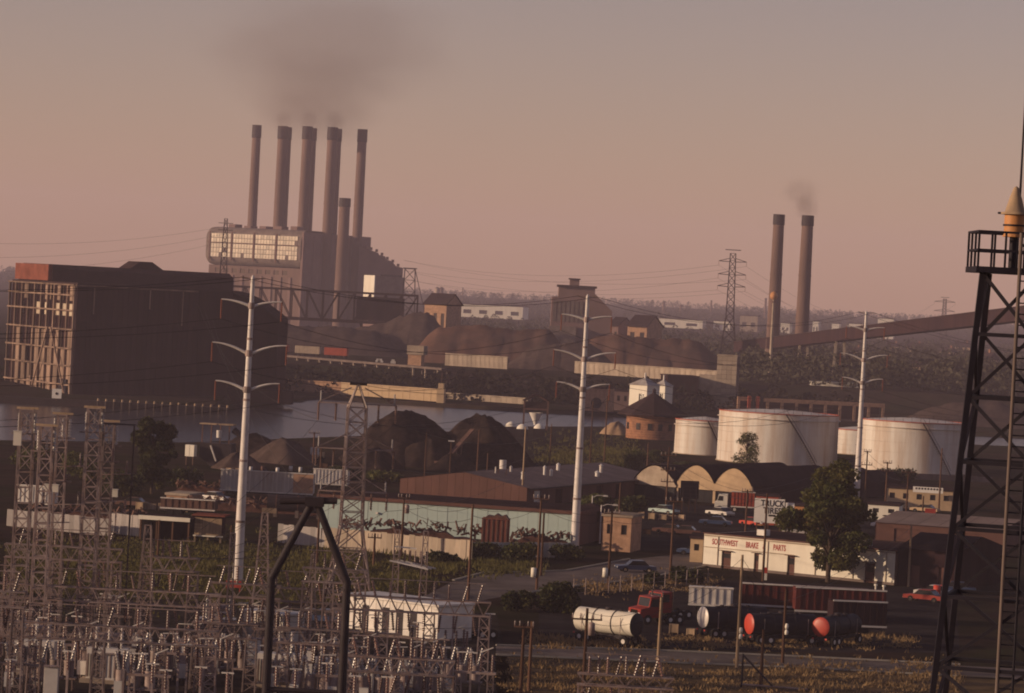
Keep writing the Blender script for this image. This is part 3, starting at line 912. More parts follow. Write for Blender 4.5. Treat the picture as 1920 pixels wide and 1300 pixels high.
# arched annex
p = at(415, 690, 955)
s = F / 955
Wa = (518 - 415) / s
t = thing('arched_annex', 'dark shed with a curved roof falling right beside the mill', 'mill building', (p.x - 5, 955, 0))
za = 32 - (548 - yh(415)) / s
zr = 32 - (603 - yh(518)) / s
poly = [(-20, 0), (-20, za)] + [(5 + (Wa) * k / 10, za - (za - zr) * (k / 10) ** 1.7) for k in range(11)] + [(5 + Wa, 0)]
MB().prism(poly, 0, 40).build('wall', 'mill_dark', t)
MB().prism([(5 + Wa * k / 10, za + .5 - (za - zr) * (k / 10) ** 1.7) for k in range(11)] + [(5 + Wa * k / 10, za + .04 - (za - zr) * (k / 10) ** 1.7) for k in range(10, -1, -1)], -.6, 40).build('roof', 'roof_dark', t)
for i in range(8):
    blk(t, 'cladding_rib', 6 + i * 1.9, 6.25 + i * 1.9, -.15, -.01, 0, 18, 'mill_dark')
# dock edge with pale-topped piles
for i in range(17):
    p = g(168 + i * 15.6, 760 + i * .75, 0)
    o = MB().tube((0, 0, -4), (0, 0, .55), .32, .3, 8).build('dock_pile', 'rubber_drum')
    MB().tube((0, 0, .56), (0, 0, 1.15), .3, .22, 8).build('pale_cap', 'wood_pale', o)
    o.location = (p.x, 876, 0)
    tag(o, 'short timber dock pile with a pale top below the dark mill', 'pile', 'dock piles')
o = MB().box(-150, -72, 877.2, 879.2, -2.2, .5).build('dock_beam', 'rubber_drum')
tag(o, 'long dark timber wharf edge in front of the dark mill', 'wharf')
t = thing('mooring_post', 'white tall post at the corner of the small pier shed', 'post', (at(367, 725, 938).x, 938, 3.6))
MB().tube((0, 0, 0), (0, 0, 6.2), .42, .4, 10).build('post', 'white_paint', t)
for z in (1.2, 2.6, 4.4):
    MB().lathe([(.43, z), (.52, z), (.52, z + .25), (.43, z + .25)], 10, smooth=False).build('band', 'dark_steel', t)
t = thing('pier_shed', 'small open pier frame with tan lower boarding beside the white post', 'shed', (at(372, 725, 939).x, 939, 3.6))
for x in (0, 3.4, 6.9):
    blk(t, 'post', x, x + .2, 0, .2, 0, 6.0, 'wood_pale')
for z in (2.2, 5.6):
    blk(t, 'rail', 0, 7.1, -.06, -.01, z, z + .25, 'wood_pale')
for i in range(6):
    blk(t, 'board', .1 + i * 1.15, 1.15 + i * 1.15, .25, .35, .3, 1.8, 'wood_pale')
o = MB().box(-3, 26, -1, 10, 0, 3.5).box(-3.2, 26.2, -1.25, -1.02, 2.9, 3.55).build('loading_platform', 'mill_dark')
o.location = (at(367, 725, 938).x, 938, 0)
tag(o, 'dark raised loading platform under the white post beside the mill', 'platform')
t = thing('wharf_sign', 'white square board with a dark spot on the wharf below the mill', 'sign', (at(106, 745, 874).x, 874, 0))
blk(t, 'board', -1.2, 1.2, 0, .15, .7, 3.1, 'sign_white')
MB().tube((0, -.06, 1.9), (0, -.01, 1.9), .35, n=10).build('mark', 'letter_black', t)
blk(t, 'post', -.1, .1, .16, .3, 0, 2.9, 'wood_pole')

# ---- right of centre: pylon, twin stacks, conveyor
def pylon(label, px, ptop, Y, zg, arm, hw, lw=.28, arms=(5.5, 11.5, 17)):
    p_ = at(px, ptop, Y)
    t_ = thing('lattice_pylon', label, 'pylon', (p_.x, Y, zg))
    h_ = p_.z - zg
    lattice(t_, (0, 0, h_ * .42), h_ * .97, hw * .9, hw * .62, 9, lw, 'dark_steel', legname='upper_leg')
    lattice(t_, (0, 0, 0), h_ * .42, hw * 2.1, hw * .9, 4, lw * 1.2, 'dark_steel', legname='lower_leg')
    MB().beam((-hw * .9, 0, h_), (hw * .9, 0, h_), lw * 1.3).build('head_beam', 'dark_steel', t_)
    tips = []
    for a in arms:
        z_ = h_ - a
        for sx in (-1, 1):
            MB().beam((sx * hw * .35, 0, z_), (sx * arm, 0, z_ + .2), lw * 1.2).beam((sx * hw * .35, 0, z_ + 1.6), (sx * arm, 0, z_ + .2), lw).build('crossarm', 'dark_steel', t_)
            put(INS_RED, t_, (sx * arm, 0, z_ + .2), 'insulator_string', flip=True)
            tips.append(Vector((p_.x + sx * arm, Y, zg + z_ - 1.8)))
    return t_, tips
_, tipsA = pylon('tall hazy lattice pylon left of the twin stacks', 1375, 469, 1600, 6, 6.4, 4.0)
_, tipsB = pylon('faint far pylon above the inclined conveyor', 1772, 558, 3000, 12, 9, 4.0, .35, (4, 12))
pl0 = [at(757, 488, 2060), at(757, 507, 2060), at(760, 524, 2060), at(300, 432, 2400), at(300, 455, 2400), at(300, 470, 2400)]
for i in range(6):
    wire(tipsA[i], pl0[i % 3] + Vector((0, (i // 3) * 20, 0)), 7, 'long faint power wire between the power station and the hazy pylon', 'wires to the far pylon', .05)
    wire(tipsA[i], tipsB[i % 4], 22, 'long faint power wire sagging from the hazy pylon to the far one', 'wires beyond the far pylon', .05)
for i in range(3):
    q = at(-60, 455 + i * 28, 1300)
    pp = at(420, 425 + i * 14, 1500)
    wire(pp, q, 3, 'faint power wire crossing the sky left of the power station', 'wires left of the plant', .04)
stack(1461, 404, 20, 1500, 6, 'tall slender stack, the left of two by the conveyor', taper=1.28)
stack(1515, 406, 21, 1495, 6, 'tall slender smoking stack, the right of two by the conveyor', taper=1.3)
p = at(1451, 556, 1400)
t = thing('water_ball', 'small ball tank coloured as lit orange on a thin mast before the stack', 'water tank', (p.x, 1400, 6))
MB().lathe([(0, p.z - 7.5), (.9, p.z - 7.2), (1.5, p.z - 6.4), (1.6, p.z - 5.6), (1.2, p.z - 4.6), (.5, p.z - 4.1), (0, p.z - 4)], 14).build('ball', 'orange_paint', t)  # orange light on the ball is put into its paint
MB().tube((0, 0, 0), (0, 0, p.z - 7.3), .7, .45, 8).build('mast', 'concrete', t)
MB().lathe([(.5, p.z - 8.4), (1.8, p.z - 8.4), (1.8, p.z - 8.0), (.5, p.z - 8.0)], 12, smooth=False).build('walkway', 'rust_steel', t)
# inclined conveyor gallery
qa, qb = at(1385, 652, 1560), at(1860, 597, 1190)
qc = qb + (qb - qa) * .25
t = thing('conveyor_gallery', 'long dark inclined conveyor gallery climbing to the right', 'conveyor', (0, 0, 0))
MB().beam(qa, qc, 4.6, 4.4).build('gallery', 'mill_dark', t)
MB().beam(qa + Vector((0, 0, 2.45)), qc + Vector((0, 0, 2.45)), 5.2, .4).build('roof', 'roof_dark', t)
for i in range(1, 8):
    q = qa.lerp(qc, i / 8)
    if i in (1, 2, 3):
        zt0 = q.z - 2.3
        for sx in (-1.6, 1.6):
            MB().beam((q.x + sx * 1.5, q.y, 5.5), (q.x + sx, q.y, zt0), .9).build('bent_leg', 'concrete', t)
        MB().beam((q.x - 2, q.y, zt0 * .6), (q.x + 2, q.y, zt0 * .6), .5).build('bent_tie', 'concrete_dark', t)
for i in range(40):
    q = qa.lerp(qc, (i + .5) / 40)
    MB().beam(q + Vector((-.0, -2.42, -2.1)), q + Vector((0, -2.42, 2.1)), .25).build('gallery_rib', 'mill_dark', t)
# transfer tower of concrete blocks
p = at(1340, 770, 1090)
s = F / 1090
t = thing('transfer_tower', 'square pale block tower with a lower wing right of the round house', 'tower', (p.x, 1090, 0), R(-10))
hh = 32 - (668 - yh(1358)) / s
for j in range(12):
    for i in range(4):
        o = link('block', MATS.setdefault('_tb', MB().box(0, 1.52, -.2, .1, 0, hh / 12 - .1).mesh('block', 'concrete')), t)
        o.location = (i * 1.58, rng.uniform(-.05, .05), j * hh / 12)
blk(t, 'core', 0.02, 6.3, .11, 7, 0, hh - .1, 'concrete_dark')
blk(t, 'wing', -5.6, -.05, .4, 8, 0, 11, 'concrete')
blk(t, 'parapet', -.1, 6.4, -.3, 7.1, hh - .05, hh + .5, 'concrete')
# ruined concrete frame building
pl, pr = g(1384, 780, 0), g(1655, 793, 0)
rot, Lf = facing(pl, pr)
t = thing('frame_building', 'long roofless concrete frame with a row of square openings', 'building', (pl.x, pl.y, 0), rot)
nb = 10
for i in range(nb + 1):
    blk(t, 'column', Lf * i / nb - .4, Lf * i / nb + .4, 0, .8, 0, 4.6, 'brick_tan')
blk(t, 'lintel', -.4, Lf + .4, -.05, .85, 4.62, 5.8, 'brick_tan')
blk(t, 'back_wall', -.3, Lf + .3, 6, 6.5, 0, 4.8, 'mill_dark')
blk(t, 'sill', -.4, Lf + .4, .1, .7, 0, .6, 'concrete_dark')
for i in range(4):
    blk(t, 'red_drum', Lf * .055 + i * 1.3, Lf * .055 + .9 + i * 1.3, -1.6, -.8, 0, 6.2, 'red_box' if i % 2 == 0 else 'dark_steel')
# long low sheds with pale roofs in the hazy flats
def low_shed(label, px0, px1, py, zr_, Y, roof, wall, zg):
    pl_, pr_ = at(px0, py, Y), at(px1, py, Y)
    w_ = pr_.x - pl_.x
    t_ = thing('long_shed', label, 'shed', (pl_.x, Y, zg))
    h_ = pl_.z - zg - 1.6
    shell(MB(), w_, 12, max(1.5, h_), [(w_ * (i + .2) / 6, w_ * (i + .8) / 6, .4 * h_, .8 * h_) for i in range(6)]).build('wall', wall, t_)
    for i in range(6):
        blk(t_, 'window', w_ * (i + .2) / 6, w_ * (i + .8) / 6, .25, .3, .4 * h_, .8 * h_, 'glass_dark')
    MB().prism([(-.5, h_), (6, h_ + 1.6), (6, h_ + 1.9), (-.5, h_ + .3)], -.4, w_ + .4, 'x').build('roof', roof, t_)
    MB().prism([(12.5, h_), (6, h_ + 1.6), (6, h_ + 1.9), (12.5, h_ + .3)], -.4, w_ + .4, 'x').build('roof', 'roof_dark', t_)
    return t_
low_shed('long low shed with a pale sunlit roof beyond the storage tanks', 1522, 1608, 716, 8, 1260, 'white_paint', 'white_paint', 6)
# tan brick pump house and neighbours on the far bank
def far_box(name, label, px0, px1, ptop, Y, depth, wall, roofm, rot=0.0, zg=0.0, windows=2, round_=False):
    p_ = at(px0, ptop, Y)
    w_ = (px1 - px0) / (F / Y)
    t_ = thing(name, label, 'building', (p_.x, Y, zg), rot)
    h_ = p_.z - zg
    hl_ = [] if round_ else [(w_ * (i + .3) / windows, w_ * (i + .7) / windows, h_ * .5, h_ * .78) for i in range(windows)]
    shell(MB(), w_, depth, h_, hl_).build('wall', wall, t_)
    for a in hl_:
        blk(t_, 'window', a[0], a[1], .22, .3, a[2], a[3], 'glass_dark')
    blk(t_, 'roof', -.2, w_ + .2, -.2, depth + .2, h_ + .01, h_ + .35, roofm)
    if round_:
        MB().lathe([(0, 0), (w_ * .24, 0), (w_ * .24, .12), (w_ * .17, .12), (w_ * .17, .04), (0, .04)], 18, smooth=False).build('round_window', 'dark_steel', t_).matrix_basis = Matrix.Translation((w_ * .58, -.01, h_ * .36)) @ Matrix.Rotation(R(90), 4, 'X')
    return t_
far_box('pump_house', 'square tan brick pump house with a round opening across the river', 1096, 1139, 727, 1020, 8, 'brick_tan', 'roof_dark', R(-20), round_=True)
far_box('dark_block', 'dark windowed block right of the tan pump house', 1141, 1180, 733, 1040, 10, 'plant_wall', 'roof_dark', R(-4), windows=3)
far_box('dark_block', 'plain dark boxy block behind the round house roof', 1252, 1312, 705, 1080, 12, 'mill_dark', 'roof_dark', R(8), windows=3)
# white hopper houses
def hopper_house(label, px, Y, w_, ze, zr_, zg=0):
    p_ = at(px, 700, Y)
    t_ = thing('hopper_house', label, 'silo', (p_.x, Y, zg), R(-38))
    shell(MB(), w_, w_, ze, [(w_ * .55, w_ * .85, ze * .55, ze * .8)]).build('wall', 'white_paint', t_)
    blk(t_, 'window', w_ * .55, w_ * .85, .25, .3, ze * .55, ze * .8, 'glass_dark')
    o_ = w_ * .06
    MB().add([(-o_, -o_, ze), (w_ + o_, -o_, ze), (w_ + o_, w_ + o_, ze), (-o_, w_ + o_, ze), (w_ / 2, w_ / 2, zr_)], [(0, 1, 4), (1, 2, 4), (2, 3, 4), (3, 0, 4), (3, 2, 1, 0)]).build('roof', 'corrugated', t_)
    MB().tube((w_ / 2, w_ / 2, zr_ - .2), (w_ / 2, w_ / 2, zr_ + 1.2), .25).build('vent', 'white_metal', t_)
hopper_house('white hopper house with a grey pyramid roof behind the round brick house', 1182, 900, 5.6, 11.2, 13.2)
hopper_house('smaller white hopper house peeking over the round cone roof', 1228, 930, 3.6, 10.6, 12.3)

# ---- distant ridge: pale works, towers and houses, woods
def far_works(label, px0, px1, ptop, hpx, Y, material='white_paint', zg=None, depth=40):
    p_ = at(px0, ptop, Y)
    w_ = (px1 - px0) / (F / Y)
    zg = terrace(0, Y) if zg is None else zg
    t_ = thing('distant_works', label, 'building', (p_.x, Y, zg), R(-8))
    h_ = max(3.0, p_.z - zg)
    n_ = max(2, int(w_ / 14))
    hl_ = [(w_ * (i + .25) / n_, w_ * (i + .75) / n_, h_ * .3, h_ * .6) for i in range(n_)]
    shell(MB(), w_, depth, h_, hl_, 1).build('wall', material, t_)
    for a in hl_:
        blk(t_, 'window', a[0], a[1], .8, .9, a[2], a[3], 'glass_dark')
    blk(t_, 'roof', -.3, w_ + .3, -.3, depth, h_ + .01, h_ + .8, 'roof_dark')
    return t_
far_works('very long white works building on the horizon right of the transfer house', 862, 982, 570, 7, 3250)
far_works('long pale works building far behind the head house', 1236, 1318, 597, 7, 3250)
far_works('pale low works building at the foot of the hazy pylon', 1338, 1369, 602, 6, 3250)
far_works('dark tall block with a bright lower floor left of the twin stacks', 1388, 1421, 592, 14, 3250, 'concrete')
far_works('white square building seen between the twin stacks', 1464, 1481, 606, 14, 3250)
far_works('pair of white buildings on the horizon right of the twin stacks', 1524, 1535, 603, 6, 3250)
far_works('small white building above the inclined conveyor', 1560, 1574, 607, 4, 3250)
far_works('low white building at the horizon by the rightmost white pole', 1592, 1616, 607, 5, 3250)
far_works('bright white block on the horizon above the conveyor', 1646, 1676, 597, 6, 3250)
for i, (x, ytop, wpx, lab) in enumerate([(1245, 566, 5, 'thin far chimney right of the head house roof'), (1277, 572, 4, 'short far chimney on the horizon right of the head house'), (1334, 564, 3, 'thin far mast left of the hazy pylon'), (1436, 560, 4, 'thin far chimney close left of the twin stacks'), (868, 540, 2, 'needle thin far mast right of the transfer house')]):
    stack(x, ytop, wpx, 4300, 22, lab, taper=1.3)
for x, lab, mm in ((820, 'pale far silo over the transfer house roof', 'concrete'), (828, 'grey far silo beside the pale one over the transfer house', 'stack_steel')):
    p = at(x, 537, 3800)
    t = thing('silo', lab, 'silo', (p.x, 3800, 17))
    MB().lathe([(2.6, 0), (2.6, p.z - 19)], 16).build('drum', mm, t)
    MB().lathe([(2.7, p.z - 19), (0, p.z - 17.5)], 16).build('cap', 'roof_dark', t)
rr = random.Random(21)
hs = thing('house', 'small pale house among the hazy trees right of the conveyor', 'house', (0, 0, 0), 0, 'houses on the hazy slope')
shell(MB(), 8, 7, 5.2, [(1.5, 3, 1, 2.6), (5, 6.5, 1, 2.6), (1.5, 3, 3.4, 4.6), (5, 6.5, 3.4, 4.6)]).build('wall', 'stucco_tan', hs)
MB().prism([(-.4, 5.1), (3.5, 8), (7.4, 5.1)], -.4, 8.4, 'x').build('roof', 'roof_dark', hs)
for a in (1.5, 5):
    for z in (1, 3.4):
        blk(hs, 'window', a, a + 1.5, .2, .28, z, z + (1.6 if z == 1 else 1.2), 'glass_dark')
blk(hs, 'chimney', 6, 6.7, 3, 3.7, 6, 9, 'brick')
spots = [(1728, 630), (1750, 622), (1812, 640), (1818, 690), (1700, 660), (1660, 655), (1760, 668), (1640, 690), (1585, 668), (1710, 700), (1790, 660), (1550, 640), (1680, 625), (1770, 645)]
for i, (x, y) in enumerate(spots):
    p = g(x, y + 8, 6)
    if i == 0:
        hs.location = (p.x, p.y, 6)
        hs.rotation_euler = (0, 0, R(-35))
        o = hs
    else:
        o = dup(hs, (p.x, p.y, 6), R(rr.uniform(-50, -10)), scale=rr.uniform(.9, 1.5))
# woods: far mass
def woods(name, label, fn, n, seed, material='leaf_far'):
    r = random.Random(seed)
    mb_ = MB()
    for _ in range(n):
        p_ = fn(r)
        hh_ = r.uniform(6, 11)
        rr_ = r.uniform(3, 5.5)
        for q in range(70):
            a, v = r.uniform(0, 6.283), r.uniform(0, 1)
            rad_ = rr_ * math.sin(math.pi * (0.12 + .85 * v)) * r.uniform(.6, 1.05)
            c = Vector((p_[0] + math.cos(a) * rad_, p_[1] + math.sin(a) * rad_, p_[2] + 1 + hh_ * v))
            u = Vector((r.uniform(-1, 1), r.uniform(-1, 1), r.uniform(-.6, .6))).normalized()
            w2 = u.cross(Vector((r.uniform(-1, 1), r.uniform(-1, 1), r.uniform(-1, 1)))).normalized()
            s_ = r.uniform(.4, .8)
            mb_.add([c - u * s_, c - w2 * s_, c + u * s_, c + w2 * s_], [(0, 1, 2, 3)])
    o = mb_.build(name, material)
    o['kind'] = 'stuff'
    tag(o, label, 'trees')
def slope_r(r):
    while True:
        x, y = r.uniform(1385, 1990), r.uniform(606, 745)
        if y > yh(x) + 14 and not (x < 1660 and y > 735):
            p_ = g(x, y, 6)
            if 1235 < p_.y < 2900:
                return (p_.x, p_.y, terrace(p_.x, p_.y) - .3)
woods('hazy_wood', 'hazy mass of trees on the flats behind the twin stacks', slope_r, 900, 31)
def back_ridge(r):
    Y = r.uniform(3500, 5600)
    X = r.uniform(-.17, .17) * Y
    return (X, Y, terrace(X, Y) - .5)
woods('far_wood', 'distant wooded ridge closing the horizon', back_ridge, 2200, 32)
def mid_belt(r):
    Y = r.uniform(1650, 2900)
    X = r.uniform(-.03, .09) * Y
    return (X, Y, terrace(X, Y) - .5)
woods('far_wood', 'hazy belt of trees beyond the ore piles', mid_belt, 420, 33)
def bank_scrub(r):
    X = r.uniform(-72, 75)
    return (X, r.uniform(1060, 1165), terrace(X, 1110) - 4)
woods('bank_scrub', 'dark scrub covering the far river bank below the trestle', bank_scrub, 260, 34, 'scrub_dark')
def bank_scrub2(r):
    return (r.uniform(40, 110), r.uniform(1060, 1230), -4.5)
woods('bank_scrub', 'dark scrub around the pale block tower', bank_scrub2, 90, 35, 'scrub_dark')
# ================================================================ NEAR SIDE: TANKS, SHEDS, YARDS
# ---- storage tanks
def tank(label, px_l, px_r, py_base, py_top, rim=True, stair=0.0):
    pc_ = (px_l + px_r) / 2
    base = g(pc_, py_base, 0)
    Y = base.y
    s_ = F / Y
    rad_ = (px_r - px_l) / 2 / s_
    hgt = (py_base - py_top) / s_
    t_ = thing('storage_tank', label, 'tank', (base.x, Y, 0))
    n_ = 40
    courses = 5
    for j in range(courses):
        z0, z1 = hgt * j / courses, hgt * (j + 1) / courses
        MB().lathe([(rad_ + .02 * (courses - j), z0), (rad_ + .02 * (courses - j), z1 - .02)], n_).build('shell_course', 'tank_white', t_)
    MB().lathe([(rad_ - .05, hgt - .03), (rad_ * .5, hgt + .45), (0.01, hgt + .8)], n_).build('roof', 'tank_white', t_)
    MB().lathe([(rad_, hgt - .02), (rad_ + .16, hgt - .02), (rad_ + .16, hgt + .16), (rad_ - .1, hgt + .16)], n_, smooth=False).build('rim', 'red_box', t_)
    if rim:
        MB().lathe([(rad_ + .02, hgt - 1.25), (rad_ + .4, hgt - 1.2), (rad_ + .4, hgt - 1.08), (rad_ + .02, hgt - 1.05)], n_, smooth=False).build('wind_girder', 'tank_white', t_)
        rm = MB()
        for k_ in range(n_):
            a = 2 * math.pi * k_ / n_
            MB()
            rm.beam((math.cos(a) * (rad_ + .1), math.sin(a) * (rad_ + .1), hgt + .1), (math.cos(a) * (rad_ + .1), math.sin(a) * (rad_ + .1), hgt + 1.0), .05)
        rm.lathe([(rad_ + .07, hgt + 1.0), (rad_ + .13, hgt + 1.0), (rad_ + .13, hgt + 1.06), (rad_ + .07, hgt + 1.06)], n_, smooth=False)
        rm.build('railing', 'dark_steel', t_, True)
    st = MB()
    a0 = R(-88) + stair
    prev = None
    for k_ in range(25):
        a = a0 + .55 * k_ / 24
        z = hgt * (1 - k_ / 24)
        p_ = Vector((math.cos(a) * (rad_ + .55), math.sin(a) * (rad_ + .55), z))
        st.beam((math.cos(a) * (rad_ + .1), math.sin(a) * (rad_ + .1), z), (math.cos(a) * (rad_ + .95), math.sin(a) * (rad_ + .95), z), .3, .08)
        if prev:
            o_ = Vector((math.cos(a), math.sin(a), 0)) * .4
            st.beam(prev + o_, p_ + o_, .08, .25)
            st.beam(prev + o_ + Vector((0, 0, 1)), p_ + o_ + Vector((0, 0, 1)), .06)
        prev = p_
    st.build('stair', 'dark_steel', t_, True)
    MB().lathe([(rad_ + .35, -.05), (rad_ + .35, .18), (rad_ - .1, .18)], n_, smooth=False).build('foundation_ring', 'concrete', t_)
    return t_
tank('small white oil tank beside the round brick house', 1264, 1374, 852, 788)
tank('wide white oil tank with a leafy tree in front', 1344, 1568, 868, 774)
tank('white oil tank half hidden between the two wide tanks', 1560, 1660, 852, 806, rim=False)
tank('wide white oil tank behind the rightmost white pole', 1606, 1812, 884, 790)
# bund and pipe in front of the tanks
pl, pr = g(1180, 878), g(1860, 905)
rot, Lw = facing(pl, pr)
t = thing('bund_wall', 'low dark bund wall running in front of the white oil tanks', 'wall', (pl.x, pl.y, 0), rot)
for i in range(24):
    blk(t, 'panel', Lw * i / 24, Lw * (i + 1) / 24 - .05, rng.uniform(-.05, .05), .4, 0, 1.1 + rng.uniform(-.1, .1), 'concrete_dark')

# ---- round brick house with faceted cone roof
c = g(1222, 823, 0)
s = F / c.y
t = thing('round_house', 'round brick house under a dark faceted cone roof', 'round house', (c.x, c.y, 0))
Rw, Ze, Za = 6.3, 6.3, 11.2
for j in range(11):
    MB().lathe([(Rw + (.03 if j % 2 else 0), Ze * j / 11), (Rw + (.03 if j % 2 else 0), Ze * (j + 1) / 11 - .04)], 32).build('brick_course', 'brick', t)
blk(t, 'core', -3, 3, -3, 3, 0, Ze, 'mill_dark')
n_ = 10
for k_ in range(n_):
    a, b_ = 2 * math.pi * k_ / n_ + .3, 2 * math.pi * (k_ + 1) / n_ + .3
    Ro = 8.9
    MB().add([(Ro * math.cos(a), Ro * math.sin(a), Ze - .3), (Ro * math.cos(b_), Ro * math.sin(b_), Ze - .3), (0, 0, Za), (Ro * math.cos(a), Ro * math.sin(a), Ze - .65), (Ro * math.cos(b_), Ro * math.sin(b_), Ze - .65)], [(0, 1, 2), (3, 4, 1, 0)]).build('roof_facet', 'roof_dark', t)
for a in (200, 235, 262, 285, 310):
    a = R(a)
    MB().box(-.5, .5, -.12, .05, 2.2, 3.8).build('window', 'glass_dark', t).matrix_basis = Matrix.Rotation(a + R(90), 4, 'Z') @ Matrix.Translation((0, -Rw, 0))
MB().lathe([(0.4, Za - .6), (.4, Za + .5), (.55, Za + .5), (0, Za + 1)], 8, smooth=False).build('finial', 'roof_dark', t)
# sand mound
def mound(name, label, px, py, rx, ry, h, material, seed, cat='pile', rough=.12):
    c_ = g(px, py, 0)
    r = random.Random(seed)
    vs2, fs2 = [], []
    n1, n2 = 44, 16
    ph = [r.uniform(0, 6.28) for _ in range(6)]
    for j in range(n2 + 1):
        v = j / n2
        for i_ in range(n1):
            a = 2 * math.pi * i_ / n1
            wob = 1 + .14 * math.sin(2 * a + ph[0]) + .09 * math.sin(3 * a + ph[1]) + .05 * math.sin(7 * a + ph[2])
            crest = .5 + .5 * math.cos(a - ph[5])
            z = h * (1 - v ** (1.2 + .8 * crest)) ** 1.2 * (1 + (rough * math.sin(3 * a + ph[3] + 3 * v) + .10 * abs(math.sin(5.5 * a + ph[4] + 2 * v)) - .06) * v * 1.6)
            z = min(z, h * (.86 + .09 * math.sin(a * 2 + ph[1]))) + r.uniform(-.035, .035) * h * (1 - v * .6)
            vs2.append((rx * v * wob * math.cos(a), ry * v * wob * math.sin(a), z if j < n2 else -.2))
    for j in range(n2):
        for i_ in range(n1):
            a, b_ = j * n1 + i_, j * n1 + (i_ + 1) % n1
            fs2.append((a, a + n1, b_ + n1, b_))
    o_ = MB().add(vs2, fs2, True).build(name, material)
    o_.location = (c_.x, c_.y, 0)
    return tag(o_, label, cat)
mound('sand_pile', 'small sunlit sand pile left of the round brick house', 1158, 815, 3.8, 5, 3.4, 'sand', 1)
mound('coal_pile', 'big black coal pile with a broad crest by the river', 760, 868, 13.0, 14, 10.2, 'coal', 2)
mound('coal_pile', 'pointed black coal pile right of the broad one', 893, 868, 10.0, 12, 9.8, 'coal', 3)
mound('coal_pile', 'lower spur of black coal trailing right towards the sandy lot', 935, 872, 6.5, 8, 4.8, 'coal', 4)
mound('slag_pile', 'brown rounded slag pile with a sunlit left flank', 528, 866, 7.5, 9, 4.6, 'slag', 5)
mound('slag_pile', 'dark slag pile behind the sunlit brown one', 478, 852, 7.5, 8, 4.2, 'coal', 6)
mound('slag_pile', 'low brown slag pile under the hopper frame', 448, 880, 4.6, 6, 3.0, 'slag', 7)

for i, (x, y, rx, h, lab) in enumerate(((705, 880, 6.0, 4.2, 'low coal spur at the left foot of the broad coal pile'), (800, 876, 5.5, 5.6, 'middle coal hump between the two big coal piles'), (845, 882, 5.0, 3.2, 'small coal heap in front of the belt conveyor'), (735, 862, 6.5, 8.4, 'shoulder of coal on the left of the broad coal pile'), (868, 866, 5.0, 7.8, 'shoulder of coal left of the pointed coal pile'))):
    mound('coal_pile', lab, x, y, rx, rx, h, 'coal', 20 + i)
# ---- hopper bins with white domes and the open hopper gantry
hb = None
for i, (x, y, lab) in enumerate([(957, 824, 'standing apart left of the other two'), (976 + 2, 829, 'in front of the gabled gantry'), (1010, 828, 'nearest to the weedy bank')]):
    p = g(x, y)
    t = thing('hopper_bin', 'dark bin with white domed top, ' + lab, 'hopper', (p.x, p.y, 0))
    blk(t, 'bin', -1.35, 1.35, -1.2, 1.2, .9, 2.9, 'dark_steel')
    for sx in (-1.1, 1.1):
        for sy in (-1, 1):
            blk(t, 'leg', sx - .1, sx + .1, sy - .1, sy + .1, 0, .9, 'dark_steel')
    MB().lathe([(1.3, 2.92), (1.2, 3.3), (.8, 3.75), (.3, 4.0), (0.01, 4.05)], 14).build('dome', 'white_paint', t)
p = g(1003, 806)
t = thing('hopper_gantry', 'open gabled steel gantry over a white hopper cone by the river', 'gantry', (p.x, p.y, 0))
for sx in (-2.9, 2.9):
    for y in (0, 5):
        blk(t, 'column', sx - .2, sx + .2, y - .2, y + .2, 0, 7.0, 'rust_steel')
for y in (0, 5):
    MB().beam((-2.9, y, 7), (0, y, 8.6), .35).build('rafter', 'rust_steel', t)
    MB().beam((2.9, y, 7), (0, y, 8.6), .35).build('rafter', 'rust_steel', t)
    MB().beam((-2.9, y, 5.0), (2.9, y, 5.0), .3).build('tie_beam', 'rust_steel', t)
for sx in (-1, 1):
    MB().add([(sx * 3.3, -.5, 6.95), (0, -.5, 8.8), (0, 5.5, 8.8), (sx * 3.3, 5.5, 6.95)], [(0, 1, 2, 3)]).add([(sx * 3.3, -.5, 7.1), (0, -.5, 8.95), (0, 5.5, 8.95), (sx * 3.3, 5.5, 7.1)], [(0, 1, 2, 3)]).build('roof', 'roof_dark', t)
blk(t, 'gable_board', -2.7, 2.7, .25, .3, 5.2, 6.9, 'roof_dark')
MB().lathe([(1.7, 4.2), (.4, 1.6), (.4, 1.2)], 12).build('cone', 'white_metal', t)
# excavator like hopper with frame top
p = g(398, 874)
t = thing('loading_hopper', 'dark loading hopper with an open top frame and chute near the leafy tree', 'hopper', (p.x, p.y, 0), R(-8))
blk(t, 'body', -2.4, 3.2, 0, 4, 1.4, 4.0, 'dark_steel')
MB().prism([(-2.4, 1.4), (3.2, 1.4), (1.4, 0), (-.6, 0)], .4, 3.6).build('chute', 'dark_steel', t)
for x in (-2.2, -.6, 1.0, 2.6):
    blk(t, 'frame_post', x, x + .18, .1, .28, 4.0, 7.2, 'rust_steel')
blk(t, 'frame_top', -2.6, .4, -.2, 2.6, 7.2, 7.4, 'wood_pale')
blk(t, 'frame_top', .8, 3.4, -.2, 2.6, 7.22, 7.42, 'wood_pale')
MB().tube((1.0, -.3, 5.0), (1.0, -.3, 6.3), .45, .5, 10).build('canister', 'white_metal', t)
MB().beam((-.4, -.4, 3.6), (.7, -.4, .9), .5, .2).build('slide', 'white_metal', t)
MB().path([(3, 2, 6.4), (4.6, 2, 5.4), (5.2, 2, 3.8)], [.6, .55, .4], 8).build('bent_duct', 'dark_steel', t)
p = g(354, 872)
t = thing('switch_cabinet', 'bright white square cabinet on legs left of the loading hopper', 'cabinet', (p.x, p.y, 0), R(-20))
blk(t, 'box', -.85, .85, 0, 1.2, 1.5, 3.5, 'white_paint')
for sx in (-.7, .55):
    blk(t, 'leg', sx, sx + .15, .1, .25, 0, 1.5, 'rust_steel')
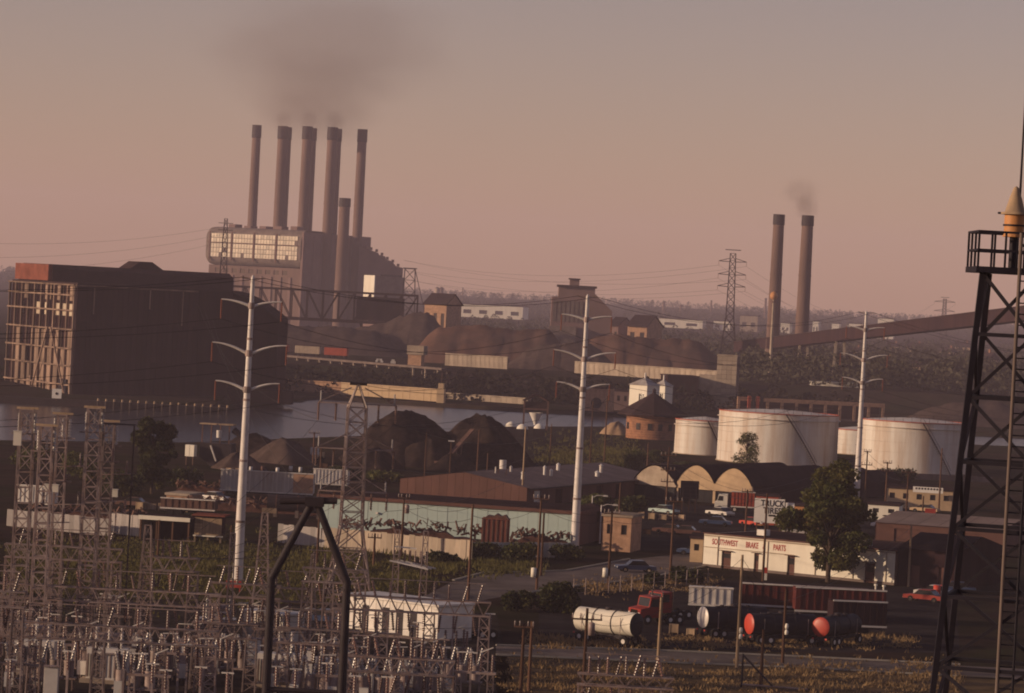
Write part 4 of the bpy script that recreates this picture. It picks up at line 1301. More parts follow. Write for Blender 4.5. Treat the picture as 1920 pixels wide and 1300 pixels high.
blk(t, 'door_seam', -.02, .02, -.02, -.002, 1.6, 3.4, 'dark_steel')

# ---- trailers
def semi_trailer(label, px, py, ln, h, rot, material, nrib, rear=None):
    p_ = g(px, py)
    t_ = thing('semi_trailer', label, 'trailer', (p_.x, p_.y, 0), rot)
    blk(t_, 'body', 0, ln, 0, 2.5, 1.05, 1.05 + h, material)
    rm = MB().box(0, .16, -.09, -.005, 1.12, .98 + h).mesh('rib', material)
    for i_ in range(nrib):
        o_ = link('rib', rm, t_)
        o_.location = (ln * (i_ + .5) / nrib, 0, 0)
    blk(t_, 'top_rail', -.05, ln + .05, -.13, .05, 1.06 + h, 1.2 + h, 'white_metal')
    blk(t_, 'bottom_rail', -.05, ln + .05, -.12, .05, .86, 1.04, 'white_metal')
    blk(t_, 'chassis', .6, ln - .3, .5, 2.0, .6, .85, 'dark_steel')
    for x in (1.3, 2.5, ln - 2.2):
        for y in (.15, 2.05):
            MB().tube((x, y, .5), (x, y + .3, .5), .5, n=14).build('wheel', 'tire', t_)
    if rear:
        blk(t_, 'end_panel', ln - 3.0, ln + .02, -.1, -.02, 1.1, 1.0 + h, rear)
    return t_
semi_trailer('long silver ribbed trailer parked behind the white pole', 412, 930, 14.0, 2.9, R(-3), 'corrugated', 24, 'brick_tan')
semi_trailer('short white ribbed trailer to the right of the long silver one', 586, 918, 5.6, 2.2, R(-2), 'white_metal', 10)

# ---- teal building
pl, pr = g(596, 990), g(1083, 1024)
rot, Wt = facing(pl, pr)
t = thing('teal_warehouse', 'long low warehouse with pale teal painted wall', 'warehouse', (pl.x, pl.y, 0), rot)
Ht = 4.1
npn = 26
pm = MB().box(0, Wt / npn - .03, -.06, .04, 0, Ht).mesh('wall_panel', 'teal_paint')
for i in range(npn):
    o = link('wall_panel', pm, t)
    o.location = (Wt * i / npn, rng.uniform(-.02, .02), 0)
blk(t, 'core', .05, Wt - .05, .05, 13, 0, Ht - .05, 'brown_paint')
blk(t, 'roof', -.3, Wt + .3, -.35, 13.3, Ht + .01, Ht + .45, 'brown_paint')
blk(t, 'roof_deck', -.1, Wt + .1, -.1, 13.1, Ht + .46, Ht + .5, 'roof_dark')
for (x, z) in ((8, 2.4), (24, 2.2)):
    blk(t, 'wall_lamp', x, x + .3, -.35, -.07, z, z + .25, 'white_metal')
p = g(1118, 1016)
t = thing('dark_shed', 'dark grey shed end standing right of the teal warehouse', 'shed', (p.x - 2.2, p.y + .8, 0), R(4))
shell(MB(), 5.0, 12, 3.7, [(1.5, 3.2, 0, 2.6)]).build('wall', 'mill_dark', t)
blk(t, 'door', 1.5, 3.2, .2, .28, 0, 2.6, 'brown_paint')
MB().prism([(-.2, 3.7), (2.5, 4.4), (5.2, 3.7)], -.3, 12.2).build('roof', 'roof_dark', t)
# ---- brown shed with pale low gable roof
cnr = g(987, 950)
far_ = g(1238, 926)
ang, Ls_ = facing(cnr, far_)
ang = math.atan2(far_.y - cnr.y, far_.x - cnr.x)
t = thing('brown_shed', 'wide brown shed with a low pinkish gable roof', 'warehouse', (cnr.x, cnr.y, 0), ang)
# local x = along the long side (away right), local y = along the gable to the left
Wg, He_, Hr = 21.5, 2.9, 4.6
npn = 16
for i in range(npn):
    y0, y1 = Wg * i / npn, Wg * (i + 1) / npn
    h0 = He_ + (Hr - He_) * (1 - abs(2 * y0 / Wg - 1))
    h1 = He_ + (Hr - He_) * (1 - abs(2 * y1 / Wg - 1))
    MB().add([(0, y0, 0), (0, y1 - .04, 0), (0, y1 - .04, h1), (0, y0, h0), (-.08, y0, 0), (-.08, y1 - .04, 0), (-.08, y1 - .04, h1), (-.08, y0, h0)],
             [(4, 7, 6, 5), (4, 0, 3, 7), (7, 3, 2, 6), (5, 6, 2, 1)]).build('gable_panel', 'brown_paint', t)
mb = MB()
wall_open(mb, 0.0, Ls_, 0, He_, 0, .3, [(3 + i * 9, 6 + i * 9, 0, 2.3) for i in range(6)])
mb.build('side_wall', 'brown_paint', t)
for i in range(6):
    blk(t, 'loading_door', 3 + i * 9, 6 + i * 9, .2, .28, 0, 2.3, 'white_metal' if i == 0 else 'mill_dark')
for i in range(15):
    x0, x1 = Ls_ * i / 15 - .2, Ls_ * (i + 1) / 15 - .26
    MB().add([(x0, -.5, He_ - .1), (x1, -.5, He_ - .1), (x1, Wg / 2, Hr + .05), (x0, Wg / 2, Hr + .05), (x0, -.5, He_ - .3), (x1, -.5, He_ - .3)], [(0, 1, 2, 3), (4, 5, 1, 0)]).build('roof_sheet', 'roof_pale', t)
    MB().add([(x0, Wg + .5, He_ - .1), (x1, Wg + .5, He_ - .1), (x1, Wg / 2, Hr + .05), (x0, Wg / 2, Hr + .05)], [(3, 2, 1, 0)]).build('roof_sheet', 'roof_pale', t)
blk(t, 'gutter', 0, Ls_, -.62, -.5, He_ - .32, He_ - .12, 'dark_steel')
for (x, y, h, r_) in ((9, 4.5, 1.0, .25), (22, 6, 1.2, .22), (22.9, 5.2, .8, .22), (33, 8, .9, .3), (45, 5, 1.1, .3), (15, 9, .7, .2), (38, 3, .6, .35)):
    zz = He_ + (Hr - He_) * (y + .5) / (Wg / 2 + .5)
    MB().tube((x, y, zz - .2), (x, y, zz + h), r_, n=10).lathe([(r_ * 1.5, zz + h), (.02, zz + h + .35)], 10, (x, y, 0)).build('roof_vent', 'white_metal', t)
p0 = t.matrix_basis
# roof tank (stands on the roof of the brown shed)
t2 = thing('roof_tank', 'white barrel tank on a small frame above the brown shed roof', 'tank', (at(942, 890, 545).x, 545, 4.35), 0)
for sx in (-.7, .55):
    for sy in (0, .9):
        blk(t2, 'leg', sx, sx + .12, sy, sy + .12, -.3, .7, 'rust_steel')
MB().tube((0, .5, .7), (0, .5, 2.1), .55, n=16).build('barrel', 'white_metal', t2)
MB().tube((-1.1, .3, -.2), (-1.1, .3, 1.0), .1).build('pipe', 'white_metal', t2)

# ---- corrugated fences
def fence(label, x0, y0, x1, y1, h, npan, material, thick=.08):
    pl_, pr_ = g(x0, y0), g(x1, y1)
    rot_, L_ = facing(pl_, pr_)
    t_ = thing('sheet_fence', label, 'fence', (pl_.x, pl_.y, 0), rot_)
    wv = 5
    wpan = L_ / npan
    pts = []
    mbp = MB()
    for k_ in range(wv * 2 + 1):
        pts.append((wpan * k_ / (wv * 2), -.05 if k_ % 2 else .0))
    vs2 = [(x, y, 0) for x, y in pts] + [(x, y, h) for x, y in pts]
    n2 = len(pts)
    mbp.add(vs2, [(k_, k_ + 1, k_ + 1 + n2, k_ + n2) for k_ in range(n2 - 1)])
    me2 = mbp.mesh('fence_sheet', material)
    for i_ in range(npan):
        o_ = link('fence_sheet', me2, t_)
        o_.location = (wpan * i_, rng.uniform(-.05, .05), rng.uniform(-.12, .02))
        o_.rotation_euler = (rng.uniform(-.03, .03), rng.uniform(-.012, .012), 0)
    for z in (.5, h - .4):
        blk(t_, 'rail', 0, L_, .12, .22, z, z + .1, 'wood_pole')
    for i_ in range(int(L_ / 3) + 1):
        blk(t_, 'post', 3 * i_, 3 * i_ + .12, .22, .34, 0, h - .1, 'wood_pole')
    return t_
fence('grey corrugated sheet fence behind the left end of the substation', 12, 986, 208, 1006, 2.2, 20, 'corrugated')
fence('pale corrugated sheet fence leading up to the open shed', 205, 1000, 278, 1008, 2.6, 7, 'corrugated')
fence('light grey sheet fence left of the leaning tower legs', 520, 1017, 612, 1027, 2.4, 9, 'corrugated')
fence('tan corrugated sheet fence below the scrap heap by the teal warehouse', 608, 1027, 884, 1054, 2.6, 26, 'corrugated_tan')
fence('short grey sheet fence behind the weeds under the scrap box', 884, 1044, 1076, 1046, 1.9, 16, 'corrugated')
# open shed with white fascia
pl, pr = g(262, 1012), g(352, 1018)
rot, Lo = facing(pl, pr)
t = thing('open_shed', 'dark open fronted shed with a bright white fascia', 'shed', (pl.x, pl.y, 0), rot)
blk(t, 'back_wall', 0, Lo, 4.5, 4.7, 0, 2.7, 'mill_dark')
blk(t, 'roof', -.2, Lo + .2, -.3, 4.9, 2.75, 2.95, 'roof_dark')
blk(t, 'fascia', -.2, Lo + .25, -.45, -.31, 2.55, 3.05, 'white_paint')
for i in range(4):
    blk(t, 'post', Lo * i / 3 - .1, Lo * i / 3 + .1, 0, .2, 0, 2.74, 'wood_pole')
blk(t, 'side_wall', -.05, .05, .25, 4.45, 0, 2.7, 'corrugated')
# timber cabin
p = g(363, 1016)
t = thing('timber_cabin', 'tan timber framed cabin on stilts with a pale sill', 'cabin', (p.x, p.y, 0), R(-6))
blk(t, 'front_board', 1.0, 3.4, 0, .1, .9, 3.0, 'wood_pale')
for i in range(6):
    blk(t, 'plank', .02, .95, -.02 + .003 * i, .08, .9 + i * .36, 1.23 + i * .36, 'wood_pale')
blk(t, 'core', .1, 3.3, .12, 3, .9, 3.2, 'mill_dark')
blk(t, 'sill', -.1, 3.6, -.15, -.04, .72, .88, 'white_paint')
for x in (0, 1.6, 3.2):
    blk(t, 'stilt', x, x + .2, .05, .25, 0, .7, 'wood_pale')
blk(t, 'roof', -.3, 3.8, -.4, 3.4, 3.25, 3.42, 'roof_rust')
# dark horizontal tank with cradle
p = g(500, 968)
t = thing('dark_tank', 'long dark horizontal tank on cradles behind the black steel frame', 'tank', (p.x, p.y, 0))
MB().tube((0, 0, 1.9), (8.4, 0, 1.9), 1.15, n=20).build('drum', 'dark_steel', t)
for x in (1.2, 4.2, 7.2):
    blk(t, 'cradle', x - .25, x + .25, -1, 1, 0, 1.0, 'concrete_dark')
    MB().lathe([(1.16, 0), (1.2, 0), (1.2, .15), (1.16, .15)], 20, smooth=False).build('hoop', 'rust_steel', t).matrix_basis = Matrix.Translation((x, 0, 1.9)) @ Matrix.Rotation(R(90), 4, 'Y')
p = g(507, 968)
t = thing('tan_sign', 'small tan board sign under the long dark tank', 'sign', (p.x, p.y - 3, 0))
blk(t, 'board', -1.0, 1.0, 0, .1, .6, 1.3, 'wood_pale')
blk(t, 'post', -.06, .06, .11, .2, 0, 1.25, 'wood_pole')

# ---- scrap heap behind the tan fence
def scrap(label, x0, x1, y, n_, hmax, seed):
    r = random.Random(seed)
    c_ = g((x0 + x1) / 2, y)
    s_ = F / c_.y
    hw = (x1 - x0) / 2 / s_
    base_ = MB()
    nn = 16
    top = [(-hw + 2 * hw * k_ / nn, hmax * .62 * math.sin(math.pi * (k_ + .6) / (nn + 1.2)) ** .5 * r.uniform(.7, 1.1)) for k_ in range(nn + 1)]
    base_.prism([(-hw, 0)] + top + [(hw, 0)], 0, 2.4)
    o_ = base_.build('scrap_heap', 'junk')
    o_.location = (c_.x, c_.y, 0)
    tag(o_, label, 'scrap')
    mb_ = MB()
    for _ in range(n_):
        x = r.uniform(-hw, hw)
        z = hmax * r.uniform(.45, .85)
        q = Vector((x, r.uniform(-.3, 1.5), z))
        d_ = Vector((r.uniform(-1, 1), r.uniform(-.5, .5), r.uniform(-.3, 1))).normalized() * r.uniform(.3, 1.3)
        mb_.beam(q - d_ * .5, q + d_ * .5, r.uniform(.06, .35), r.uniform(.05, .25))
    k2 = mb_.build('scrap_piece', 'rust_steel', o_, True)
    return o_
scrap('reddish heap of scrap metal behind the tan sheet fence', 640, 900, 1022, 150, 3.4, 1)
scrap('low tangle of rusty scrap machinery right of the scrap box', 955, 1068, 1028, 70, 2.6, 2)
scrap('dark clutter of scrap below the long silver trailer', 350, 640, 962, 130, 2.2, 3)
scrap('scrap clutter behind the grey corrugated fence', 60, 270, 985, 110, 2.6, 4)
p = g(926, 1032)
t = thing('scrap_box', 'tall dark rust red scrap bin heaped over the rim', 'bin', (p.x, p.y, 0), R(-4))
blk(t, 'bin', -1.7, 1.7, 0, 2.6, .2, 4.0, 'roof_rust')
for i in range(6):
    blk(t, 'stave', -1.6 + i * .6, -1.45 + i * .6, -.08, -.01, .3, 3.9, 'rust_steel')
MB().prism([(-1.5, 4.0), (-1.0, 4.35), (-.3, 4.25), (.1, 4.6), (.7, 4.3), (1.2, 4.5), (1.6, 4.0)], .2, 2.4).build('scrap_load', 'junk', t)
# concrete hut at right of the white middle pole
t = far_box('tan_hut', 'small tan brick hut with a pale upper wall behind the street lamp', 1131, 1186, 968, 448, 6, 'brick_tan', 'concrete', R(-15), windows=2)

# ---- arched workshop row
def vault_row(label, px0, py0, px1, py1, nv, he, hc, depth, front, roofm, band=True):
    pl_, pr_ = g(px0, py0), g(px1, py1)
    rot_, L_ = facing(pl_, pr_)
    t_ = thing('vaulted_workshop', label, 'workshop', (pl_.x, pl_.y, 0), rot_)
    wv = L_ / nv
    for i_ in range(nv):
        x0 = wv * i_
        arch = [(x0 + wv * k_ / 12, he + (hc - he) * math.sin(math.pi * k_ / 12) ** .8) for k_ in range(13)]
        MB().prism([(x0 + .01, 2.1 if band else 0)] + [(a, z) for a, z in arch] + [(x0 + wv - .01, 2.1 if band else 0)], 0, .35).build('front_gable', front, t_)
        rf = MB()
        vs2 = [(a, y, z + .03) for y in (-.15, depth) for a, z in arch]
        rf.add(vs2, [(k_, k_ + 1, k_ + 14, k_ + 13) for k_ in range(12)], True)
        vs2 = [(a, y, z + .16) for y in (-.15, depth) for a, z in arch]
        rf.add(vs2, [(k_, k_ + 1, k_ + 14, k_ + 13) for k_ in range(12)], True)
        rf.build('roof_vault', roofm, t_)
        if band:
            blk(t_, 'pier', x0 - .2 if i_ else x0, x0 + .25, 0, .4, 0, 2.08, front)
            for q in range(4):
                blk(t_, 'door_leaf', x0 + .35 + q * (wv - .7) / 4, x0 + .3 + (q + 1) * (wv - .7) / 4, .3, .36, 0, 2.0, 'glass_dark')
    blk(t_, 'back', 0, L_, depth - .3, depth, 0, he, roofm)
    blk(t_, 'side_wall', 0, .2, .4, depth - .3, 0, he, front)
    blk(t_, 'end_wall', L_ - .2, L_, .4, depth - .3, 0, he, 'mill_dark')
    return t_
vault_row('vaulted workshop with sunlit tan scalloped front above the white truck', 1268, 938, 1408, 950, 2, 3.2, 6.0, 30, 'stucco_tan', 'roof_dark')
vault_row('greyer vaulted workshop bay left of the sunlit tan one', 1185, 930, 1266, 938, 1, 2.4, 5.4, 26, 'concrete', 'roof_dark')
vault_row('tan vaulted workshop front half hidden behind the big leafy tree', 1458, 925, 1560, 934, 2, 2.6, 4.4, 24, 'stucco_tan', 'roof_dark')
# black billboard back
p = g(1291, 962)
t = thing('billboard', 'black back of a billboard on posts beside the greyer vaulted workshop', 'billboard', (p.x, p.y, 0), R(10))
blk(t, 'panel', -1.45, 1.45, 0, .2, 2.2, 5.0, 'black_steel')
for i in range(5):
    blk(t, 'stringer', -1.5, 1.5, -.12, -.01, 2.3 + i * .6, 2.4 + i * .6, 'dark_steel')
for x in (-1.1, 0, 1.0):
    blk(t, 'post', x, x + .14, .21, .35, 0, 4.9, 'wood_pole')
    MB().beam((x, -1.4, 0), (x, -.15, 4.0), .1).build('stay', 'dark_steel', t)
# white truck and red trailer
p = g(1339, 959)
t = thing('white_truck', 'white cab truck parked facing left under the tan vaulted front', 'truck', (p.x, p.y, 0), R(-6))
MB().prism([(0, .6), (0, 1.5), (.35, 1.65), (.6, 2.7), (2.0, 2.8), (2.0, .6)], 0, 2.3).build('cab', 'white_paint', t)
MB().prism([(.45, 1.75), (.66, 2.5), (1.3, 2.5), (1.3, 1.75)], -.03, -.005).build('side_window', 'glass_dark', t)
MB().add([(.31, .15, 1.68), (.31, 2.15, 1.68), (.53, 2.15, 2.6), (.53, .15, 2.6)], [(0, 1, 2, 3)]).build('windscreen', 'glass_dark', t)
blk(t, 'chassis', 1.9, 4.6, .6, 1.7, .55, .8, 'dark_steel')
blk(t, 'exhaust_box', 2.15, 3.2, .3, 2.0, .82, 3.1, 'dark_steel')
for x in (.8, 3.2, 4.1):
    for y in (-.02, 2.0):
        w_ = MB().tube((x, y, .48), (x, y + .3, .48), .48, n=14).build('wheel', 'tire', t)
        MB().tube((x, y - .02, .48), (x, y - .005, .48), .24, n=10).build('hub', 'white_metal', w_)
blk(t, 'fuel_tank', 2.1, 3.2, -.02, .28, .5, .8, 'chrome')
semi_trailer('short red box trailer standing behind the white truck', 1370, 961, 3.7, 2.2, R(-5), 'red_box', 7)
# truck tires sign
def text_mesh(body, size, material, name='lettering', ext=.012, bold=.02):
    cu = bpy.data.curves.new(name, 'FONT')
    cu.body, cu.size, cu.extrude, cu.offset = body, size, ext, bold
    cu.align_x, cu.align_y = 'CENTER', 'CENTER'
    o_ = bpy.data.objects.new(name, cu)
    col.objects.link(o_)
    dg = bpy.context.evaluated_depsgraph_get()
    me2 = bpy.data.meshes.new_from_object(o_.evaluated_get(dg))
    col.objects.unlink(o_)
    bpy.data.objects.remove(o_)
    me2.materials.clear()
    me2.materials.append(MATS[material])
    return me2
def letters(body, size, material, parent, x, y, z, sx=1.0, name='lettering', bold=.0):
    me2 = text_mesh(body, size, material)
    o_ = link(name, me2, parent)
    o_.location = (x, y, z)
    o_.rotation_euler = (R(90), 0, 0)
    o_.scale = (sx, 1, 1)
    return o_
p = g(1440, 1004)
s = F / p.y
t = thing('tire_sign', 'white billboard reading TRUCK TIRES in black letters', 'billboard', (p.x, p.y, 0), R(-6))
blk(t, 'board', -2.15, 2.15, 0, .12, 1.75, 5.25, 'sign_white')
letters('TRUCK', 1.25, 'letter_black', t, .42, -.015, 4.55, .82)
letters('TIRES', 1.25, 'letter_black', t, .42, -.015, 3.5, .88)
blk(t, 'black_bar', -.1, .9, -.03, -.003, 2.72, 2.98, 'letter_black')
for x in (-1.8, -.2, 1.5):
    blk(t, 'post', x, x + .18, .13, .31, 0, 5.0, 'wood_pole')
for x in (-1.0, 1.6):
    MB().beam((x, 0, 1.9), (x, -.9, 1.75), .06).build('lamp_arm', 'dark_steel', t)
    MB().lathe([(.05, 0), (.22, -.2)], 8, (x, -.95, 1.85), smooth=False).build('lamp_shade', 'white_metal', t)
p = g(1478, 1009)
t = thing('narrow_sign', 'narrow grey sign panel right of the TRUCK TIRES billboard', 'sign', (p.x, p.y, 0), R(-6))
blk(t, 'board', -.62, .62, 0, .1, 2.3, 5.0, 'sign_white')
blk(t, 'upper_mark', -.4, .4, -.02, -.002, 4.2, 4.55, 'letter_black')
blk(t, 'lower_mark', -.35, .4, -.02, -.002, 2.9, 3.2, 'letter_black')
for x in (-.5, .4):
    blk(t, 'post', x, x + .12, .11, .23, 0, 4.9, 'wood_pole')
t = far_box('red_kiosk', 'low red kiosk showing above the TRUCK TIRES billboard', 1418, 1460, 930, 520, 4, 'red_box', 'roof_dark', R(-10))
t = far_box('orange_shop', 'low orange shop behind the narrow sign', 1478, 1535, 948, 505, 5, 'orange_paint', 'roof_dark', R(-10), windows=3)

# ---- southwest brake and parts
pl, pr = g(1318, 1062), g(1676, 1098)
rot, Wb = facing(pl, pr)
t = thing('brake_shop', 'low white shop with red SOUTHWEST BRAKE & PARTS lettering', 'shop', (pl.x, pl.y, 0), rot)
def bxp(px): return (px - 1318) / (1676 - 1318) * Wb
holes = [(bxp(1353), bxp(1371), 0, 2.1), (bxp(1415), bxp(1424), 0, 2.2), (bxp(1478), bxp(1492), 0, 2.3), (bxp(1545), bxp(1560), .9, 2.2), (bxp(1621), bxp(1640), 0, 2.4)]
Hb = 4.05
wall_open(MB(), 0, Wb, 0.32, Hb, 0, .3, [(a, b_, .32 if c_ < .32 else c_, d) for a, b_, c_, d in holes]).build('front_wall', 'white_paint', t)
mb = MB()
xs_ = [0] + [v for h in holes if h[2] == 0 for v in h[:2]] + [Wb]
for i in range(0, len(xs_), 2):
    mb.box(xs_[i], xs_[i + 1], -.04, .25, 0, .31)
mb.build('plinth', 'concrete_dark', t)
for i, (a, b_, c_, d) in enumerate(holes):
    dd = blk(t, 'door' if c_ == 0 else 'window', a, b_, .22, .28, c_, d, 'brown_paint' if c_ == 0 else 'glass_dark')
    if c_ == 0:
        blk(dd, 'handle', b_ - .25, b_ - .15, .16, .215, 1.0, 1.12, 'chrome')
        blk(dd, 'door_pane', a + .2, b_ - .2, .19, .215, 1.3, d - .25, 'glass_dark')
    else:
        blk(dd, 'sash', (a + b_) / 2 - .04, (a + b_) / 2 + .04, .17, .215, c_, d, 'white_paint')
blk(t, 'left_wall', -.02, .02, .02, 16, 0, Hb, 'white_paint').location = (-.03, 0, 0)
blk(t, 'right_wall', Wb + .01, Wb + .05, .02, 16, 0, Hb, 'brown_paint')
blk(t, 'back_wall', 0, Wb, 16, 16.2, 0, Hb, 'brown_paint')
blk(t, 'roof', -.1, Wb + .1, .05, 16.2, Hb - .2, Hb - .02, 'roof_dark')
blk(t, 'coping', -.15, Wb + .15, -.12, .2, Hb + .01, Hb + .18, 'brown_paint')
blk(t, 'sign_ledge', 0, bxp(1490), -.1, -.01, 2.42, 2.5, 'concrete')
letters('SOUTHWEST', 1.0, 'letter_red', t, bxp(1358), -.015, 3.15, .62)
letters('BRAKE', 1.0, 'letter_red', t, bxp(1410), -.015, 3.15, .6)
letters('&', 1.0, 'letter_red', t, bxp(1433), -.015, 3.15, .62)
letters('PARTS', 1.0, 'letter_red', t, bxp(1462), -.015, 3.15, .62)
blk(t, 'gutter', 0, Wb, -.13, -.01, Hb - .22, Hb - .08, 'concrete')
for px_ in (1345, 1440, 1530, 1600, 1660):
    blk(t, 'downspout', bxp(px_), bxp(px_) + .09, -.1, -.01, .35, Hb - .24, 'concrete')
for a, b_, c_, d in holes:
    blk(t, 'door_canopy', a - .2, b_ + .2, -.5, -.01, d + .08, d + .14, 'brown_paint')
for (x, y) in ((4, 6), (11, 9), (19, 5)):
    blk(t, 'roof_unit', x, x + 1.2, y, y + 1.2, Hb - .02, Hb + .7, 'white_metal')
t = far_box('tan_lean_to', 'low tan side building left of the white brake shop', 1295, 1319, 1010, 436, 7, 'stucco_tan', 'roof_dark', R(-10), windows=1)
# brown warehouse roofs at right
def warehouse(label, x0, y0, x1, y1, h, depth, wall, roofm, ridge_h=1.2, dark_end=True):
    pl_, pr_ = g(x0, y0), g(x1, y1)
    rot_, L_ = facing(pl_, pr_)
    t_ = thing('warehouse', label, 'warehouse', (pl_.x, pl_.y, 0), rot_)
    nd = max(2, int(L_ / 7))
    hl_ = [(L_ * (i_ + .3) / nd, L_ * (i_ + .7) / nd, 0, min(2.6, h * .7)) for i_ in range(nd)]
    mb_ = MB()
    shell(mb_, L_, depth, h, hl_)
    mb_.add([(0, 0, h), (0, depth, h), (0, depth / 2, h + ridge_h)], [(0, 2, 1)])
    mb_.add([(L_, 0, h), (L_, depth, h), (L_, depth / 2, h + ridge_h)], [(0, 1, 2)])
    mb_.build('wall', wall, t_)
    for a in hl_:
        blk(t_, 'door', a[0], a[1], .2, .28, 0, a[3], 'brown_paint')
    nsh = max(3, int(L_ / 3))
    for i_ in range(nsh):
        xa, xb = L_ * i_ / nsh - .15, L_ * (i_ + 1) / nsh - .2
        for sgn, ya in ((0, -.4), (1, depth + .4)):
            pts = [(xa, ya, h - .05), (xb, ya, h - .05), (xb, depth / 2, h + ridge_h + .05), (xa, depth / 2, h + ridge_h + .05)]
            MB().add(pts, [(0, 1, 2, 3)] if not sgn else [(3, 2, 1, 0)]).build('roof_sheet', roofm, t_)
    return t_
warehouse('dark gabled warehouse in shade right of the white brake shop', 1682, 1098, 1800, 1108, 4.6, 18, 'mill_dark', 'roof_dark', 1.4)  # shadow side put into the near-black wall colour
warehouse('wide warehouse with a brown roof behind the brake shop', 1640, 1012, 1880, 1030, 2.6, 26, 'brown_paint', 'roof_pale', 1.0)
t = far_box('cream_shop', 'cream wall shop under the wide oil tank behind the small poles', 1661, 1787, 915, 585, 8, 'stucco_tan', 'roof_dark', R(-8), windows=5)
t2 = thing('roof_sign', 'pale strip sign with dark lettering marks on the cream shop roof', 'sign', (at(1712, 916, 582).x, 582, 3.4), R(-8))
p = at(1712, 916, 582)
t2.location.z = p.z - .6
blk(t2, 'board', 0, 5.0, 0, .12, 0, .95, 'sign_white')
for i in range(9):
    blk(t2, 'dark_letter', .4 + i * .5, .7 + i * .5, -.03, -.002, .5, .8, 'dark_steel')
t = far_box('white_garage', 'small bright white garage near the base of the rightmost pole', 1628, 1686, 946, 548, 6, 'white_paint', 'roof_dark', R(-12), windows=2)
p = g(1655, 985)
t = thing('white_shed', 'tiny white shed standing on the lot right of the leafy tree', 'shed', (p.x, p.y, 0), R(-15))
shell(MB(), 1.5, 1.5, 1.4, [(.9, 1.3, 0, 1.1)]).build('wall', 'white_paint', t)
blk(t, 'door', .9, 1.3, .15, .2, 0, 1.1, 'brown_paint')
blk(t, 'roof', -.1, 1.6, -.1, 1.6, 1.41, 1.5, 'roof_dark')
p = g(1743, 985)
t = thing('red_sign', 'red horizontal sign board on posts in front of the cream shop', 'sign', (p.x, p.y, 0))
blk(t, 'board', -.85, .85, 0, .1, 1.9, 2.6, 'red_paint')
for x in (-.7, .6):
    blk(t, 'post', x, x + .1, .11, .21, 0, 2.5, 'wood_pole')

# ---- tank trucks in the yard
def tank_trailer(label, px, py, ln, rad_, rot, body, cap_l, cap_r, group=None):
    p_ = g(px, py)
    t_ = thing('tank_trailer', label, 'tank trailer', (p_.x, p_.y, 0), rot, group)
    zc = .95 + rad_
    MB().tube((0, 0, zc), (ln, 0, zc), rad_, n=24, caps=False).build('tank', body, t_)
    for x, sg, cm, nm_ in ((0, -1, cap_l, 'end_cap'), (ln, 1, cap_r, 'end_cap')):
        pr2 = [(rad_, 0), (rad_ * .93, .06), (rad_ * .6, .12), (rad_ * .25, .15), (.01, .155)]
        o_ = MB().lathe(pr2, 24).build(nm_, cm, t_)
        o_.matrix_basis = Matrix.Translation((x, 0, zc)) @ Matrix.Rotation(R(90) * sg, 4, 'Y')
    for x in (ln * .33, ln * .66):
        o_ = MB().lathe([(rad_ + .005, -.05), (rad_ + .04, -.05), (rad_ + .04, .05), (rad_ + .005, .05)], 24, smooth=False).build('hoop', 'dark_steel', t_)
        o_.matrix_basis = Matrix.Translation((x, 0, zc)) @ Matrix.Rotation(R(90), 4, 'Y')
    MB().tube((ln * .5, 0, zc + rad_ - .05), (ln * .5, 0, zc + rad_ + .25), .35, n=12).build('manhole', 'dark_steel', t_)
    for x in (ln * .16, ln * .84):
        blk(t_, 'ladder_rail', x - .03, x + .03, -rad_ - .06, -rad_ - .02, 1.0, zc + .6, 'galv')
    for x in (ln * .3, ln * .72):
        MB().tube((x, 0, zc + rad_ - .05), (x, 0, zc + rad_ + .15), .2, n=10).build('hatch', 'dark_steel', t_)
    MB().path([(ln * .4, -rad_ * .8, 1.0), (ln * .5, -rad_ * .95, .75), (ln * .62, -rad_ * .8, .98)], .05, 6).build('hose', 'tire', t_)
    for y in (-.8, .6):
        blk(t_, 'tail_lamp', -.2, -.12, y, y + .2, .7, .85, 'red_paint')
        blk(t_, 'mud_flap', ln * .2, ln * .2 + .04, y - .3, y + .2, .15, .8, 'tire')
    blk(t_, 'catwalk', ln * .2, ln * .8, -.25, .25, zc + rad_ + .01, zc + rad_ + .05, 'dark_steel')
    blk(t_, 'frame', .2, ln - .2, -.5, .5, .6, .95, 'dark_steel')
    for x in (ln * .12, ln * .26, ln * .9):
        for y in (-1.15, .85):
            w2 = MB().tube((x, y, .5), (x, y + .3, .5), .5, n=16).build('wheel', 'tire', t_)
            MB().tube((x, y - .01, .5), (x, y + .31, .5), .22, n=10).build('hub', 'white_metal', w2)
    return t_
tank_trailer('white tank trailer with its right end darkened as shade near the round bush', 1086, 1200, 6.6, 1.12, R(-38), 'white_paint', 'white_paint', 'black_steel')  # right cap coloured black for the shade on it
tank_trailer('tank trailer coloured dark for shade with a grey rounded end facing left', 1316, 1196, 7.0, 1.05, R(28), 'black_steel', 'white_metal', 'black_steel')  # here and below, bodies and right caps coloured near black for shade
tank_trailer('tank trailer coloured dark for shade with a red rounded end behind the leaning pole', 1403, 1208, 7.0, 1.0, R(24), 'black_steel', 'red_paint', 'black_steel')
tank_trailer('tank trailer coloured dark for shade with the largest bright red end cap', 1537, 1213, 7.0, .95, R(58), 'black_steel', 'red_paint', 'black_steel')
